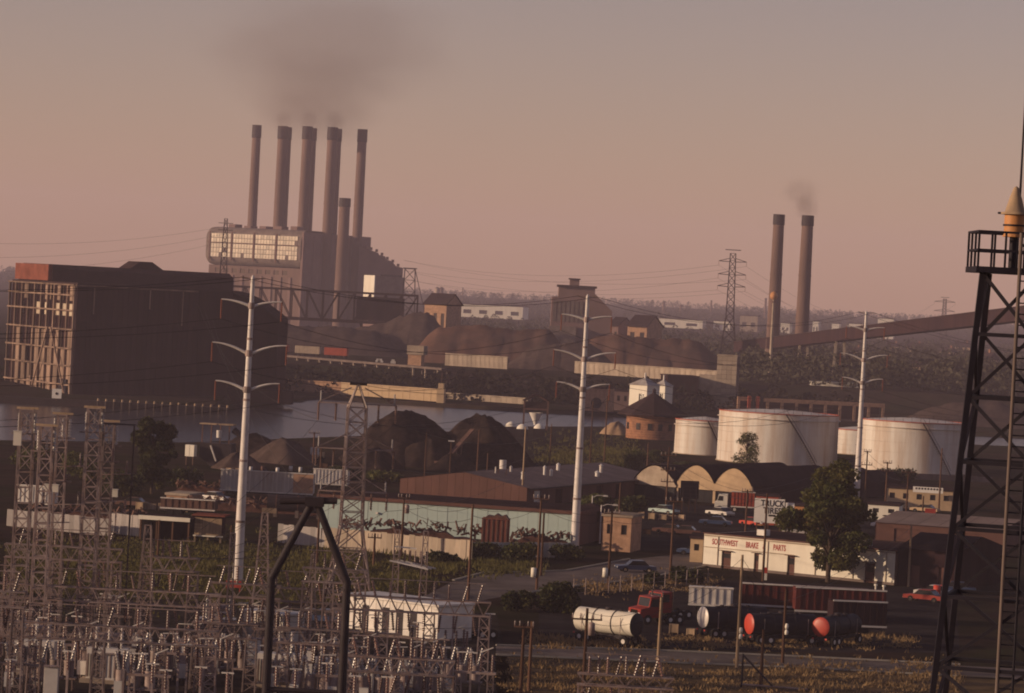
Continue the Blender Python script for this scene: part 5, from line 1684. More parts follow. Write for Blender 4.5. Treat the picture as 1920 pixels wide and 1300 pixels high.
def tractor(label, px, py, rot, paint, group=None):
    p_ = g(px, py)
    t_ = thing('truck_tractor', label, 'truck', (p_.x, p_.y, 0), rot, group)
    MB().prism([(0, .7), (0, 1.55), (1.0, 1.75), (1.2, 2.75), (2.4, 2.85), (2.4, .7)], 0, 2.3).build('cab', paint, t_)
    MB().prism([(1.15, 1.8), (1.3, 2.55), (2.1, 2.6), (2.1, 1.8)], -.03, -.005).build('side_window', 'glass_dark', t_)
    MB().add([(1.0, .15, 1.8), (1.0, 2.15, 1.8), (1.17, 2.15, 2.65), (1.17, .15, 2.65)], [(0, 1, 2, 3)]).build('windscreen', 'glass_dark', t_)
    blk(t_, 'grille', -.06, -.01, .5, 1.8, .9, 1.45, 'chrome')
    for y in (.1, 1.95):
        blk(t_, 'headlight', -.08, -.01, y, y + .25, .95, 1.2, 'white_metal')
    blk(t_, 'chassis', 2.3, 5.2, .7, 1.6, .55, .8, 'dark_steel')
    for x in (.9, 3.6, 4.7):
        for y in (-.02, 2.0):
            w2 = MB().tube((x, y, .5), (x, y + .3, .5), .5, n=14).build('wheel', 'tire', t_)
            MB().tube((x, y - .015, .5), (x, y + .315, .5), .22, n=10).build('hub', 'white_metal', w2)
    for y in (.1, 2.1):
        MB().tube((2.6, y, .8), (2.6, y, 3.3), .08).build('exhaust', 'chrome', t_)
    return t_
tractor('red truck tractor at the end of the white tank trailer', 1200, 1172, R(30), 'red_cab')
tractor('second red truck tractor close behind the first one', 1222, 1163, R(34), 'red_cab')
semi_trailer('long flat topped red trailer deep in the truck yard', 1385, 1150, 13.5, 2.1, R(-2), 'red_dark', 16)
semi_trailer('red trailer with a pale roof edge beside the big leafy tree', 1490, 1162, 9.5, 2.3, R(3), 'red_dark', 12)
semi_trailer('low grey trailer behind the grey ended tank trailer', 1290, 1150, 4.6, 1.7, R(-3), 'white_metal', 6)
semi_trailer('dark trailer in shade at the right end of the truck yard', 1560, 1190, 5.5, 2.3, R(8), 'mill_dark', 8)
# cars
def car(label, px, py, rot, paint):
    p_ = g(px, py)
    t_ = thing('parked_car', label, 'car', (p_.x, p_.y, 0), rot)
    MB().prism([(0, .35), (.02, .75), (1.2, .85), (3.6, .88), (4.75, .78), (4.8, .35)], 0, 1.8).build('body', paint, t_)
    MB().prism([(1.25, .87), (1.85, 1.38), (3.3, 1.4), (3.9, .88)], .12, 1.68).build('cabin', 'glass_dark', t_)
    MB().prism([(1.8, 1.385), (1.85, 1.42), (3.3, 1.44), (3.4, 1.405)], .12, 1.68).build('roof', paint, t_)
    for x in (.95, 3.85):
        for y in (-.03, 1.6):
            w2 = MB().tube((x, y, .33), (x, y + .22, .33), .33, n=14).build('wheel', 'tire', t_)
            MB().tube((x, y - .01, .33), (x, y + .23, .33), .17, n=10).build('hubcap', 'chrome', w2)
    for x in (-.06, 4.75):
        blk(t_, 'bumper', x, x + .1, .05, 1.75, .38, .52, 'chrome')
    for y in (.15, 1.4):
        blk(t_, 'headlight', -.02, -.001, y, y + .25, .56, .7, 'white_metal')
    return t_
car('dark blue car driving on the pale street', 1158, 1073, R(12), 'blue_paint')
car('red car with chrome bumper in the shade of the dark warehouse', 1692, 1126, R(-30), 'red_cab')
car('white car with bright chrome left of the red drums', 1712, 1118, R(-24), 'white_metal')
car('dark car in the lot near the black billboard', 1310, 985, R(-10), 'blue_paint')
car('pale car parked under the TRUCK TIRES billboard', 1466, 1003, R(-5), 'white_metal')
car('red car parked on the lot below the red trailer', 1385, 985, R(-60), 'red_paint')
for i, x in enumerate((1756, 1768)):
    p = g(x, 1122)
    o = MB().lathe([(0.01, 0), (.42, 0), (.42, .45), (.45, .47), (.42, .5), (.42, 1.0), (.45, 1.02), (.42, 1.05), (.42, 1.5), (0.01, 1.5)], 14).build('red_drum', 'red_paint')
    o.location = (p.x, p.y, 0)
    tag(o, 'tall bright red drum at the right end of the truck yard', 'drum', 'red drums')
p = g(1433, 1088)
t = thing('fuel_pump', 'red and white fuel pump at the foot of the brake shop', 'pump', (p.x, p.y, 0))
blk(t, 'body', -.3, .3, 0, .4, 0, .8, 'white_paint')
blk(t, 'head', -.3, .3, 0, .4, .82, 1.5, 'red_paint')
for (x, y) in ((1641, 1120), (1656, 1122)):
    p = g(x, y)
    o = MB().tube((0, 0, 0), (0, 0, 1.3), .12, .1, 8).tube((0, 0, 1.3), (0, 0, 1.5), .2, .2, 8).build('bollard', 'white_paint')
    o.location = (p.x, p.y, 0)
    tag(o, 'white bollard in the shade right of the truck yard', 'bollard', 'white bollards')
# chain fence along the street
pl, pr = g(1075, 1118), g(1330, 1096)
rot, Lc = facing(pl, pr)
t = thing('wire_fence', 'pale post and wire fence between the street and the truck yard', 'fence', (pl.x, pl.y, 0), rot)
for i in range(int(Lc / 2.5) + 1):
    MB().tube((2.5 * i, 0, 0), (2.5 * i, 0, 1.9), .05, n=6).build('post', 'galv', t)
for z in (.3, .8, 1.3, 1.85):
    MB().beam((0, 0, z), (Lc, 0, z), .025).build('strand', 'galv', t)

# ---- trees and bushes
tree('leafy_tree', 'dense dark leafy tree by the river left of the loading hopper', g(284, 926), 11.6, 4.1, 15000, .24, 41, 'leaf_dark', trunk_h=.12, nblob=30)
tree('leafy_tree', 'big leafy tree in front of the white brake shop', g(1552, 1092), 14.6, 5.6, 24000, .23, 42, 'leaf', trunk_h=.14, nblob=38)
tree('young_tree', 'thin open young tree in front of the wide white oil tank', g(1400, 886), 8.2, 3.3, 3600, .16, 43, 'leaf', trunk_h=.12, nblob=44)
bush('round_bush', 'big dark round bush beside the pale street', g(1040, 1150), 2.9, 3.6, 5000, .2, 51)
bush('round_bush', 'smaller dark bush left of the big round one', g(970, 1146), 1.9, 2.3, 2600, .18, 52)
for i, (x, y, rx, h, lab) in enumerate([(1195, 880, 3.6, 4.6, 'dark bush below the round brick house'), (1235, 868, 3.0, 2.8, 'low dark bush against the small white oil tank'), (1150, 905, 3.2, 4.0, 'dark bush at the end of the brown shed roof'),
        (1655, 905, 3.0, 3.0, 'dark bush in front of the rightmost wide tank'), (1690, 906, 3.2, 3.4, 'dark bush between small poles under the wide tank'), (1290, 882, 3.4, 1.8, 'low hedge at the foot of the small tank'),
        (1330, 890, 3.6, 1.6, 'low hedge at the foot of the wide tank'), (1480, 893, 4.0, 1.8, 'low hedge right of the young tree'), (905, 1050, 2.6, 2.4, 'green bush at the foot of the scrap bin'), (975, 1048, 2.8, 2.2, 'green bush right of the scrap bin'),
        (1060, 1050, 2.6, 2.0, 'dark bush at the foot of the middle white pole'), (830, 1056, 2.4, 1.5, 'low bush at the foot of the tan sheet fence'), (150, 900, 4.2, 4.6, 'dark bush between the lattice columns and the leafy tree'), (225, 930, 4.0, 4.2, 'dark bush left under the leafy tree'),
        (335, 915, 4.0, 3.4, 'dark bush right under the leafy tree'), (1120, 965, 3.2, 3.6, 'dark bush behind the tan brick hut'), (1180, 970, 3.4, 3.4, 'dark bush right of the tan brick hut'), (1290, 1095, 2.4, 2.0, 'weedy bush at the corner of the truck yard'),
        (60, 880, 4.4, 4.2, 'dark bush behind the leftmost lattice column'), (1230, 1098, 2.0, 1.5, 'low weedy bush along the wire fence'), (640, 900, 4.0, 2.6, 'dark scrub bush behind the lattice tower'), (720, 905, 4.4, 2.2, 'dark scrub bush below the broad coal pile')]):
    bush('bush', lab, g(x, y), rx, h, 1500, .26, 60 + i, 'leaf_dark' if i % 3 else 'leaf')
# ================================================================ POWER LINES AND POLES
def monopole(label, px, py, hgt=32.7):
    b0 = g(px, py)
    t_ = thing('steel_power_pole', label, 'power pole', (b0.x, b0.y, 0))
    nsec = 5
    def rad(z): return .56 + (.20 - .56) * z / hgt
    for i_ in range(nsec):
        z0, z1 = hgt * i_ / nsec, hgt * (i_ + 1) / nsec
        MB().lathe([(rad(z0) + .012 * (i_ < nsec), z0), (rad(z1) + .012, z1)], 14).build('shaft_section', 'galv_white', t_)
        if i_:
            MB().lathe([(rad(z0), z0 - .12), (rad(z0) + .07, z0 - .12), (rad(z0) + .07, z0 + .12), (rad(z0), z0 + .12)], 14, smooth=False).build('flange', 'galv', t_)
    MB().lathe([(.2, hgt), (.1, hgt + .25), (0.01, hgt + .3)], 10).build('cap', 'galv_white', t_)
    tips = []
    for z, ln, rise in ((29.7, 3.0, .55), (24.6, 3.7, 1.0), (20.7, 3.1, .8)):
        MB().lathe([(rad(z) + .02, z - .35), (rad(z) + .13, z - .3), (rad(z) + .13, z + .3), (rad(z) + .02, z + .35)], 12, smooth=False).build('arm_collar', 'galv', t_)
        for sx in (-1, 1):
            pts = [(sx * (rad(z) + ln * k_ / 6), 0, z + rise * (1 - (1 - k_ / 6) ** 2)) for k_ in range(7)]
            MB().path(pts, [.17 - .10 * k_ / 6 for k_ in range(7)], 7).build('arm', 'galv_white', t_)
            tip = Vector((sx * (rad(z) + ln), 0, z + rise))
            put(INS_RED, t_, tip, 'insulator_string', flip=True)
            tips.append(Vector((b0.x, b0.y, 0)) + tip - Vector((0, 0, 2.1)))
    for sx in (-1, 1):
        MB().beam((0, 0, hgt - .1), (sx * 1.3, 0, hgt + .05), .09).build('shield_arm', 'galv', t_)
        tips.append(Vector((b0.x + sx * 1.3, b0.y, hgt)))
    stp = MB()
    for i_ in range(40):
        z = 4 + i_ * .68
        a = (i_ % 2) * math.pi
        stp.beam((math.cos(a) * rad(z), -.0, z), (math.cos(a) * (rad(z) + .22), 0, z), .035)
    stp.build('step_bolts', 'dark_steel', t_, True)
    MB().lathe([(.95, 0), (.95, .35), (.3, .36)], 14, smooth=False).build('footing', 'concrete', t_)
    return tips
tp1 = monopole('tall white steel pole rising in front of the dark mill', 445, 1092)
tp2 = monopole('tall white steel pole at the right end of the teal warehouse', 1077, 1030)
tp3 = monopole('tall white steel pole standing between the big tree and wide tanks', 1605, 946)
for i in range(8):
    wire(tp1[i], tp2[i], 3.2 if i < 6 else 2, 'thin sagging line between the white pole before the mill and the teal warehouse pole', 'wires of the white poles, first span', .03)
    wire(tp2[i], tp3[i], 4.5 if i < 6 else 3, 'thin sagging line between the teal warehouse pole and the wide tank pole', 'wires of the white poles, second span', .03)
    e0 = Vector((-95 + (tp1[i].x - tp1[0].x), 300, tp1[i].z - 1))
    wire(tp1[i], e0, 2.5, 'thin line leaving the white pole in front of the mill to the left', 'wires leaving the first white pole', .03)
    e1 = Vector((150 + (tp3[i].x - tp3[0].x), 760, tp3[i].z - 3))
    wire(tp3[i], e1, 5, 'thin line leaving the wide tank pole towards the right', 'wires leaving the last white pole', .035)
# ---- lattice transmission tower
b0 = g(652, 1112)
t = thing('transmission_tower', 'grey lattice transmission tower with three crossarms behind the substation', 'transmission tower', (b0.x, b0.y, 0), R(8))
lattice(t, (0, 0, 7.0), 19.6, 2.3, 1.9, 8, .16, 'galv', legname='upper_leg')
lattice(t, (0, 0, 0), 7.0, 4.4, 2.3, 3, .18, 'galv', legname='lower_leg')
for k_ in range(4):
    sx, sy = (-1, 1, 1, -1)[k_], (-1, -1, 1, 1)[k_]
    MB().beam((sx * .95, sy * .95, 19.6), (0, 0, 22.2), .14).build('peak_leg', 'galv', t)
MB().beam((-.9, 0, 22.1), (.9, 0, 22.1), .3).build('peak_cap', 'dark_steel', t)
tw = []
for z, hw in ((20.0, 4.1), (15.2, 4.1), (10.7, 3.6)):
    for sx in (-1, 1):
        MB().beam((sx * .9, -.6, z), (sx * hw, 0, z), .13).build('arm_chord', 'galv', t)
        MB().beam((sx * .9, .6, z), (sx * hw, 0, z), .13).build('arm_chord', 'galv', t)
        MB().beam((sx * .7, 0, z + 1.7), (sx * hw, 0, z + .05), .12).build('arm_tie', 'galv', t)
        put(INS_HANG, t, (sx * hw, 0, z), 'insulator_string', flip=True, sc_=1.2)
        put(INS_HANG, t, (sx * hw * .55, 0, z), 'insulator_string', flip=True, sc_=1.2)
        put(INS_POST_G, t, (sx * hw * .95, 0, z + .1), 'post_insulator', sc_=.7)
        tw.append(Vector((b0.x + sx * hw, b0.y, z - 1.9)))
# ---- wooden utility poles
def wood_pole(label, x, ybase, ytop, arms=((.35, 1.3),), extra=None, r=.16, material='wood_pole', group=None):
    b1 = g(x, ybase)
    s_ = F / b1.y
    h_ = (ybase - ytop) / s_
    t_ = thing('utility_pole', label, 'utility pole', (b1.x, b1.y, 0), 0, group)
    MB().tube((0, 0, -.2), (0, 0, h_), r, r * .68, 8).build('pole', material, t_)
    ends = []
    for (dz, hw) in arms:
        MB().beam((-hw, -.18, h_ - dz), (hw, -.18, h_ - dz), .13).build('crossarm', 'wood_pole', t_)
        for k_ in (-1, -.45, .45, 1):
            put(INS_SMALL, t_, (k_ * hw * .93, -.18, h_ - dz + .06), 'pin_insulator')
            ends.append(Vector((b1.x + k_ * hw * .93, b1.y - .18, h_ - dz + .45)))
    if extra == 'transformer':
        MB().lathe([(0.01, 0), (.28, 0), (.28, .95), (.2, 1.05), (0.01, 1.1)], 12, (.42, -.1, h_ - 2.2)).build('transformer_can', 'galv', t_)
    if extra == 'can_low':
        MB().lathe([(0.01, 0), (.3, 0), (.3, 1.0), (0.01, 1.05)], 12, (-.42, -.2, 1.4)).build('meter_box', 'white_paint', t_)
    if extra == 'lamp':
        MB().path([(0, 0, h_ - .3), (.9, 0, h_ + .2), (1.9, 0, h_ + .25)], .05, 6).build('lamp_arm', 'galv', t_)
        MB().prism([(1.7, h_ + .14), (2.5, h_ + .14), (2.4, h_ + .32), (1.8, h_ + .34)], -.15, .15).build('lamp_head', 'white_metal', t_)
    if extra == 'flat_lamp':
        blk(t_, 'lamp_head', -.55, .55, -.3, .3, h_, h_ + .18, 'white_metal')
    if extra == 'bushing':
        for q in (0, .55):
            MB().lathe([(0.01, 0), (.14, 0), (.17, .22), (.12, .45), (0.01, .5)], 10, (.2, -.25, 2.6 + q)).build('white_insulator', 'white_paint', t_)
    return ends, h_
WP = [
    ('wooden pole between the tan sheet fence and the scrap bin', 877, 1130, 945, (), None),
    ('wooden pole with a pale meter can near the big round bush', 1006, 1106, 930, ((.3, .9),), 'can_low'),
    ('wooden pole close behind the metered pole by the bush', 1014, 1080, 962, (), None),
    ('wooden pole with a low white can by the tan brick hut', 1140, 1106, 956, ((.4, .9),), 'can_low'),
    ('bare leaning wooden pole between the street and the black billboard', 1256, 1090, 935, ((.3, 1.0),), None),
    ('tall sunlit pole in front of the brake shop lettering', 1381, 1252, 1040, (), 'bushing'),
    ('sunlit pole right of the white tank trailer', 1233, 1256, 1120, (), None),
    ('dark pole with crossarm and transformer before the white tank trailer', 1093, 1300, 1140, ((.9, 1.25),), 'transformer'),
    ('thin pole with two white insulators in the truck yard', 1467, 1243, 1105, (), 'bushing'),
    ('sunlit pole right of the brake shop before the dark warehouse', 1703, 1100, 985, (), None),
    ('dark pole of the close pair at the edge of the substation', 976, 1300, 1168, ((.3, .8),), None),
    ('second dark pole of the close pair at the substation edge', 991, 1296, 1165, (), None),
    ('short dark pole on the verge below the red ended tank trailer', 1426, 1290, 1180, (), None),
    ('pole with a flat white lamp in front of the coal piles', 843, 892, 828, (), 'flat_lamp'),
    ('thin pole standing before the broad coal pile', 796, 892, 810, (), None),
    ('thin pole standing before the pointed coal pile', 894, 890, 806, (), None),
    ('short pole right of the flat white lamp', 913, 890, 850, (), None),
    ('sunlit pole at the corner of the brown shed', 978, 948, 800, (), None),
    ('thin pole on the weedy bank before the hopper gantry', 1030, 878, 795, (), None),
    ('tall thin pole left of the round brick house', 1132, 882, 742, (), None),
    ('thin pole left of the sand pile', 1106, 870, 752, (), None),
    ('pole with a drum transformer over the teal wall', 752, 1046, 928, ((.35, .7),), 'transformer'),
    ('tall pole with three crossarms left of the black billboard', 1248, 962, 850, ((.3, 1.2), (2.6, 1.1), (4.4, 1.0)), None),
    ('pole behind the red trailer below the tan vaulted front', 1397, 1006, 918, ((.3, .8),), None),
    ('pole in front of the TRUCK TIRES billboard', 1430, 1090, 925, (), None),
    ('pole with wide crossarm before the rightmost wide tank', 1659, 962, 866, ((.2, .7), (1.5, 1.0)), None),
    ('pole with a crossarm left of the cream shop', 1621, 950, 845, ((.2, .6), (2.4, .9)), None),
    ('slim pole with crossarm right of the cream shop wall', 1698, 985, 883, ((.2, 1.1),), None),
    ('bare slim pole beside the cream shop sign', 1760, 960, 840, (), None),
    ('slim pole by the red sign board', 1729, 980, 930, (), None),
    ('weathered pole right of the open fronted shed', 295, 1055, 975, (), None),
    ('pole beside the timber cabin', 432, 1030, 985, (), None),
    ('thin pole with crossarm standing in the river yard', 586, 880, 810, ((.2, 1.0),), None),
    ('bare pole behind the long silver trailer', 600, 890, 838, (), None),
    ('pole left under the scrap heap behind the tan fence', 594, 1060, 970, (), None),
    ('leaning thin pole between lattice tower and tan fence', 700, 1062, 1000, ((.5, .8),), None),
    ('bare pole behind the tan brick hut', 1160, 975, 905, (), None),
    ('thin dark pole before the low hedge of the tanks', 1212, 905, 830, (), None),
    ('thin pole in front of the small white oil tank', 1252, 900, 838, (), None),
]
pole_ends = {}
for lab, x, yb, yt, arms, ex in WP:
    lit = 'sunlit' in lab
    pole_ends[lab] = wood_pole(lab, x, yb, yt, arms, ex, material='wood_pale' if lit else 'wood_pole')  # sunlit poles get paler wood, the sunlight put into their colour
# street lamps
def street_lamp(label, x, yb, yt, side=1):
    b1 = g(x, yb)
    h_ = (yb - yt) / (F / b1.y)
    t_ = thing('street_lamp', label, 'street lamp', (b1.x, b1.y, 0))
    MB().tube((0, 0, 0), (0, 0, h_), .11, .07, 8).build('pole', 'galv_white', t_)
    MB().path([(0, 0, h_ - .2), (side * .7, 0, h_ + .12), (side * 1.7, 0, h_ + .1)], .05, 6).build('arm', 'galv_white', t_)
    MB().prism([(side * 1.5, h_ + .0), (side * 2.2, h_ - .02), (side * 2.15, h_ + .18), (side * 1.6, h_ + .22)], -.15, .15).build('lamp_head', 'white_metal', t_)
street_lamp('pale street lamp with a curved arm before the tan brick hut', 1124, 1020, 947)
street_lamp('pale street lamp arm behind the middle white pole', 1108, 990, 930, 1)
# roadside wires between wooden poles
def top_of(lab):
    for q in WP:
        if q[0] == lab:
            b1 = g(q[1], q[2])
            return Vector((b1.x, b1.y, (q[2] - q[3]) / (F / b1.y) - .3))
chain = [WP[0][0], WP[1][0], WP[3][0], WP[4][0], WP[24][0]]
for a, b_ in zip(chain, chain[1:]):
    for dz in (0, .9):
        wire(top_of(a) - Vector((0, 0, dz)), top_of(b_) - Vector((0, 0, dz)), .9, 'thin street wire strung between the wooden poles along the street', 'street wires', .022)
for a, b_ in ((WP[7][0], WP[6][0]), (WP[6][0], WP[5][0]), (WP[5][0], WP[8][0]), (WP[8][0], WP[9][0])):
    for dz in (0, .8):
        wire(top_of(a) - Vector((0, 0, dz)), top_of(b_) - Vector((0, 0, dz)), .8, 'thin wire strung between the poles along the truck yard', 'truck yard wires', .02)
for a, b_ in ((WP[22][0], WP[23][0]), (WP[23][0], WP[26][0]), (WP[26][0], WP[27][0]), (WP[21][0], WP[0][0])):
    for dz in (0, 1.2):
        wire(top_of(a) - Vector((0, 0, dz)), top_of(b_) - Vector((0, 0, dz)), 1.0, 'thin wire strung between poles by the shops and tanks', 'wires by the shops', .025)

for i in range(6):
    wire(tw[i], Vector((-30.0 + i * .7, 300.0, 8.0)), 1.5, 'slack line dropping from the lattice tower to the substation', 'downleads of the lattice tower', .025)
    q = Vector((-84 + i, 922 + i * .5, 26 - i)) if i % 2 == 0 else top_of(WP[19][0])
    wire(tw[i], q, 5, 'thin line running back from the lattice tower over the river yard', 'lines behind the lattice tower', .025)
# ================================================================ SUBSTATION
YA = 200.0
ap = at(590, 940, YA)
t = thing('black_portal_frame', 'black tubular A shaped steel frame looming over the substation', 'steel frame', (ap.x, YA, 0))
kz = at(508, 1085, YA).z
xl, xr = at(509, 1085, YA).x - ap.x, at(651, 1085, YA).x - ap.x
MB().tube((-.1, 0, ap.z), (xl, 0, kz), .22, .24, 10).build('upper_leg', 'dark_steel', t)
MB().tube((.1, 0, ap.z), (xr, 0, kz), .22, .24, 10).build('upper_leg', 'dark_steel', t)
MB().tube((xl, 0, kz + .08), (xl + .05, 0, 0), .24, .27, 10).build('lower_leg', 'dark_steel', t)
MB().tube((xr, 0, kz + .08), (xr + .05, 0, 0), .24, .27, 10).build('lower_leg', 'dark_steel', t)
for x in (xl, xr):
    MB().lathe([(.24, kz - .5), (.32, kz - .5), (.32, kz - .35), (.24, kz - .35)], 12, (x, 0, 0), smooth=False).build('joint_flange', 'dark_steel', t)
blk(t, 'apex_plate', -.55, .55, -.3, .3, ap.z - .3, ap.z + .25, 'dark_steel')
MB().tube((-2.0, .1, ap.z - .1), (1.3, -.1, ap.z + .1), .2, .2, 8).build('apex_beam', 'dark_steel', t)
MB().tube((xl, 0, kz - 6.4), (xr, 0, kz - 6.4), .16, n=8).build('tie_beam', 'dark_steel', t)

def gantry(label, cols, z, Y, ins_top=0, ins_hang=0, dep=1.15, wid=.9, lw=.11, material='galv', seed=0):
    """cols: photo x of each lattice column at girder height"""
    r = random.Random(seed)
    s_ = F / Y
    xs_ = [(x - 960) / s_ + .0 for x in cols]
    t_ = thing('substation_gantry', label, 'gantry', (xs_[0], Y, 0))
    x0, x1 = 0.0, xs_[-1] - xs_[0]
    girder(t_, x0 - .5, x1 + .5, 0, z, dep, wid, max(4, int((x1 - x0) / 1.1)), lw, material)
    for x in xs_:
        lattice(t_, (x - xs_[0], 0, 0), z - dep - .06, 1.0, .8, 6, lw, material, cross=False)
    L_ = x1 - x0
    for i_ in range(ins_top):
        x = x0 + L_ * (i_ + .5) / ins_top
        o_ = put(INS_POST, t_, (x, 0, z + .06), 'post_insulator', sc_=r.uniform(.85, 1.1))
        o_.rotation_euler = (r.uniform(-.1, .1), r.choice((-.25, 0, 0, .25)), 0)
    if ins_top:
        MB().beam((x0, 0, z + 1.5), (x1, 0, z + 1.5), .07).build('busbar', 'galv', t_)
    for i_ in range(ins_hang):
        x = x0 + L_ * (i_ + .3) / ins_hang
        o_ = put(INS_HANG, t_, (x, r.choice((-.4, .4)), z - dep - .05), 'insulator_string', flip=True)
        o_.rotation_euler = (math.pi + r.uniform(-.4, .4), r.uniform(-.3, .3), 0)
    return t_
gantry('lattice gantry across the left end of the substation, before the grass', (22, 100, 190, 300, 428), 6.1, 288, 12, 9, seed=1)
gantry('low lattice gantry at the very front of the left substation yard', (-20, 95, 215, 330, 425), 5.4, 264, 8, 12, seed=2)
gantry('lattice gantry between the two legs of the black steel frame', (528, 655), 5.7, 302, 5, 4, seed=3)
gantry('long lattice gantry in front of the white control house', (660, 745, 832, 935), 6.7, 287, 10, 9, seed=4)
gantry('front lattice gantry below the white control house', (690, 780, 872), 5.2, 254, 9, 7, seed=5)
gantry('lattice gantry behind the first white pole base', (428, 540), 6.2, 298, 7, 4, seed=6)
gantry('lattice gantry seen through the right leg of the black frame', (560, 690), 5.6, 268, 7, 7, seed=7)
gantry('low gantry end with lit insulator caps on the verge', (1128, 1205, 1283), 5.2, 250, 9, 4, seed=8, dep=.8)
gantry('tall narrow lattice gantry at the far left front corner', (5, 60), 8.2, 258, 3, 5, seed=10)
gantry('lattice gantry crossing behind the two tall left columns', (40, 130, 240), 8.0, 306, 6, 6, seed=11)
gantry('tall lattice gantry between the black frame and white control house', (600, 640, 700), 8.4, 292, 5, 6, seed=12)
gantry('lattice gantry standing left of the first white pole base', (300, 385), 8.0, 300, 5, 5, seed=13)
gantry('short lattice gantry left of the black frame', (400, 500), 5.3, 272, 6, 6, seed=9)
# tall terminal columns
def terminal_col(label, px, ytop, Y, w0, w1, nseg, head=True, lw=.12):
    p_ = at(px, ytop, Y)
    pb_ = Vector((p_.x, Y, 0))
    t_ = thing('lattice_column', label, 'lattice column', pb_)
    lattice(t_, (0, 0, 0), p_.z, w0, w1, nseg, lw, 'galv', cross=False)
    if head:
        blk(t_, 'head_beam', -.9, .9, -.12, .12, p_.z + .02, p_.z + .2, 'wood_pale')
        for x in (-.6, .1, .7):
            put(INS_POST_G, t_, (x, -.3, p_.z - 1.9), 'post_insulator')
        MB().beam((-1.2, -.3, p_.z - 2.0), (1.2, -.3, p_.z - 2.0), .1).build('bracket', 'galv', t_)
        for z in (4.5, 7.8):
            MB().beam((-.4, 0, p_.z - z), (2.2, 0, p_.z - z + .15), .09).build('switch_arm', 'galv', t_)
            put(INS_POST, t_, (1.7, 0, p_.z - z + .15), 'post_insulator', sc_=.8)
    return t_
terminal_col('tall lattice column at the far left with white insulators on top', 52, 768, 287, 1.35, 1.1, 16)
terminal_col('tall lattice column left of the leafy tree', 178, 766, 289, 1.35, 1.1, 16)
terminal_col('thinner tall lattice column between the two tall left ones', 118, 778, 300, 1.0, .8, 14, lw=.09)
terminal_col('tapering lattice mast standing on the grass right of the tall columns', 278, 985, 300, 1.6, .5, 9, False)
terminal_col('tapering lattice mast left of the black steel frame', 497, 962, 332, 1.7, .5, 9, False)
terminal_col('slim lattice mast beside the first white pole', 437, 1000, 292, .5, .4, 14, False, .08)
terminal_col('tall lattice column right beside the leftmost one with white insulators', 88, 800, 280, 1.2, 1.0, 15)
terminal_col('tall lattice column between the thin column and leafy tree', 205, 792, 297, 1.1, .9, 15)
terminal_col('slim lattice mast inside the black steel frame', 588, 1040, 300, 1.1, .35, 9, False, .09)
t = thing('terminal_bracket', 'dark rectangular outrigger frame beside the tall left columns', 'steel frame', (at(250, 840, 290).x, 290, 0))
za = at(248, 797, 290).z
MB().beam((0, 0, 0), (0, 0, za), .13).build('post', 'dark_steel', t)
MB().beam((-2.6, 0, za), (.1, 0, za), .12).build('top_arm', 'dark_steel', t)
MB().beam((-2.6, 0, za - 1.9), (-2.6, 0, za), .08).build('drop_link', 'dark_steel', t)
# white junction boxes hung on the columns
for (x, y, Y, w_, h_, lab) in ((34, 822, 286.2, .65, 1.15, 'white junction box high on the leftmost lattice column'), (90, 915, 299, .5, .6, 'left of two white junction boxes on the thin lattice column'), (105, 916, 299, .5, .6, 'right of two white junction boxes on the thin lattice column'), (216, 925, 291, .5, .6, 'white junction box on a bracket left of the leafy tree')):
    p = at(x, y, Y)
    o = MB().box(-w_ / 2, w_ / 2, -.5, -.1, -h_ / 2, h_ / 2).box(-w_ / 2 - .03, w_ / 2 + .03, -.55, -.08, h_ / 2, h_ / 2 + .06).box(-.05, .05, -.1, .9, -.05, .05).build('junction_box', 'white_paint')
    o.location = p
    tag(o, lab, 'box')
# switch rack with sloping lit bars
p = at(770, 1058, 330)
t = thing('switch_rack', 'raised switch rack with bright white bars left of the street', 'switch rack', (p.x, 330, 0))
for x in (-1.4, 1.3):
    lattice(t, (x, 0, 0), p.z + 3.2, .7, .45, 8, .09, 'galv', cross=False)
for k_, (dx, dz) in enumerate(((0, 0), (.3, .25), (.7, .5))):
    MB().beam((-2.0 + dx, -.8 + k_ * .8, p.z + .3), (1.7 + dx, -.8 + k_ * .8, p.z - .35), .12).build('bar', 'white_metal', t)
for i in range(7):
    put(INS_POST, t, (-1.6 + i * .5, .0, p.z + .2), 'post_insulator', sc_=.8)
MB().beam((-1.6, 0, p.z + 1.6), (.5, 0, p.z + 1.5), .12).build('top_bar', 'white_metal', t)
# control house and white metal clad switchgear
def clad_house(label, x0, x1, ybase, ytop, material='white_metal', depth=5, npan=12, rot=R(-38), name='control_house'):
    b1 = g(x0, ybase)
    s_ = F / b1.y
    w_ = (x1 - x0) / s_ / math.cos(rot)
    h_ = (ybase - ytop) / s_
    t_ = thing(name, label, 'control house', (b1.x, b1.y, 0), rot)
    pm_ = MB().box(0, w_ / npan - .05, -.06, .05, .3, h_).mesh('panel', material)
    r = random.Random(int(x0))
    for i_ in range(npan):
        if r.random() < .2:
            blk(t_, 'door', w_ * i_ / npan, w_ * (i_ + 1) / npan - .05, -.02, .05, .3, h_ * .8, 'dark_steel')
            blk(t_, 'panel', w_ * i_ / npan, w_ * (i_ + 1) / npan - .05, -.06, .05, h_ * .8 + .02, h_, material)
            continue
        o_ = link('panel', pm_, t_)
        o_.location = (w_ * i_ / npan, r.uniform(-.03, .03), 0)
    blk(t_, 'core', .05, w_ - .05, .06, depth, .2, h_ - .05, 'white_metal')
    blk(t_, 'roof', -.15, w_ + .15, -.3, depth + .2, h_ + .02, h_ + .2, 'white_metal')
    blk(t_, 'plinth', 0, w_, 0, depth, 0, .28, 'concrete_dark')
    return t_
clad_house('bright white metal clad control house behind the long gantry', 640, 824, 1182, 1116, npan=14)
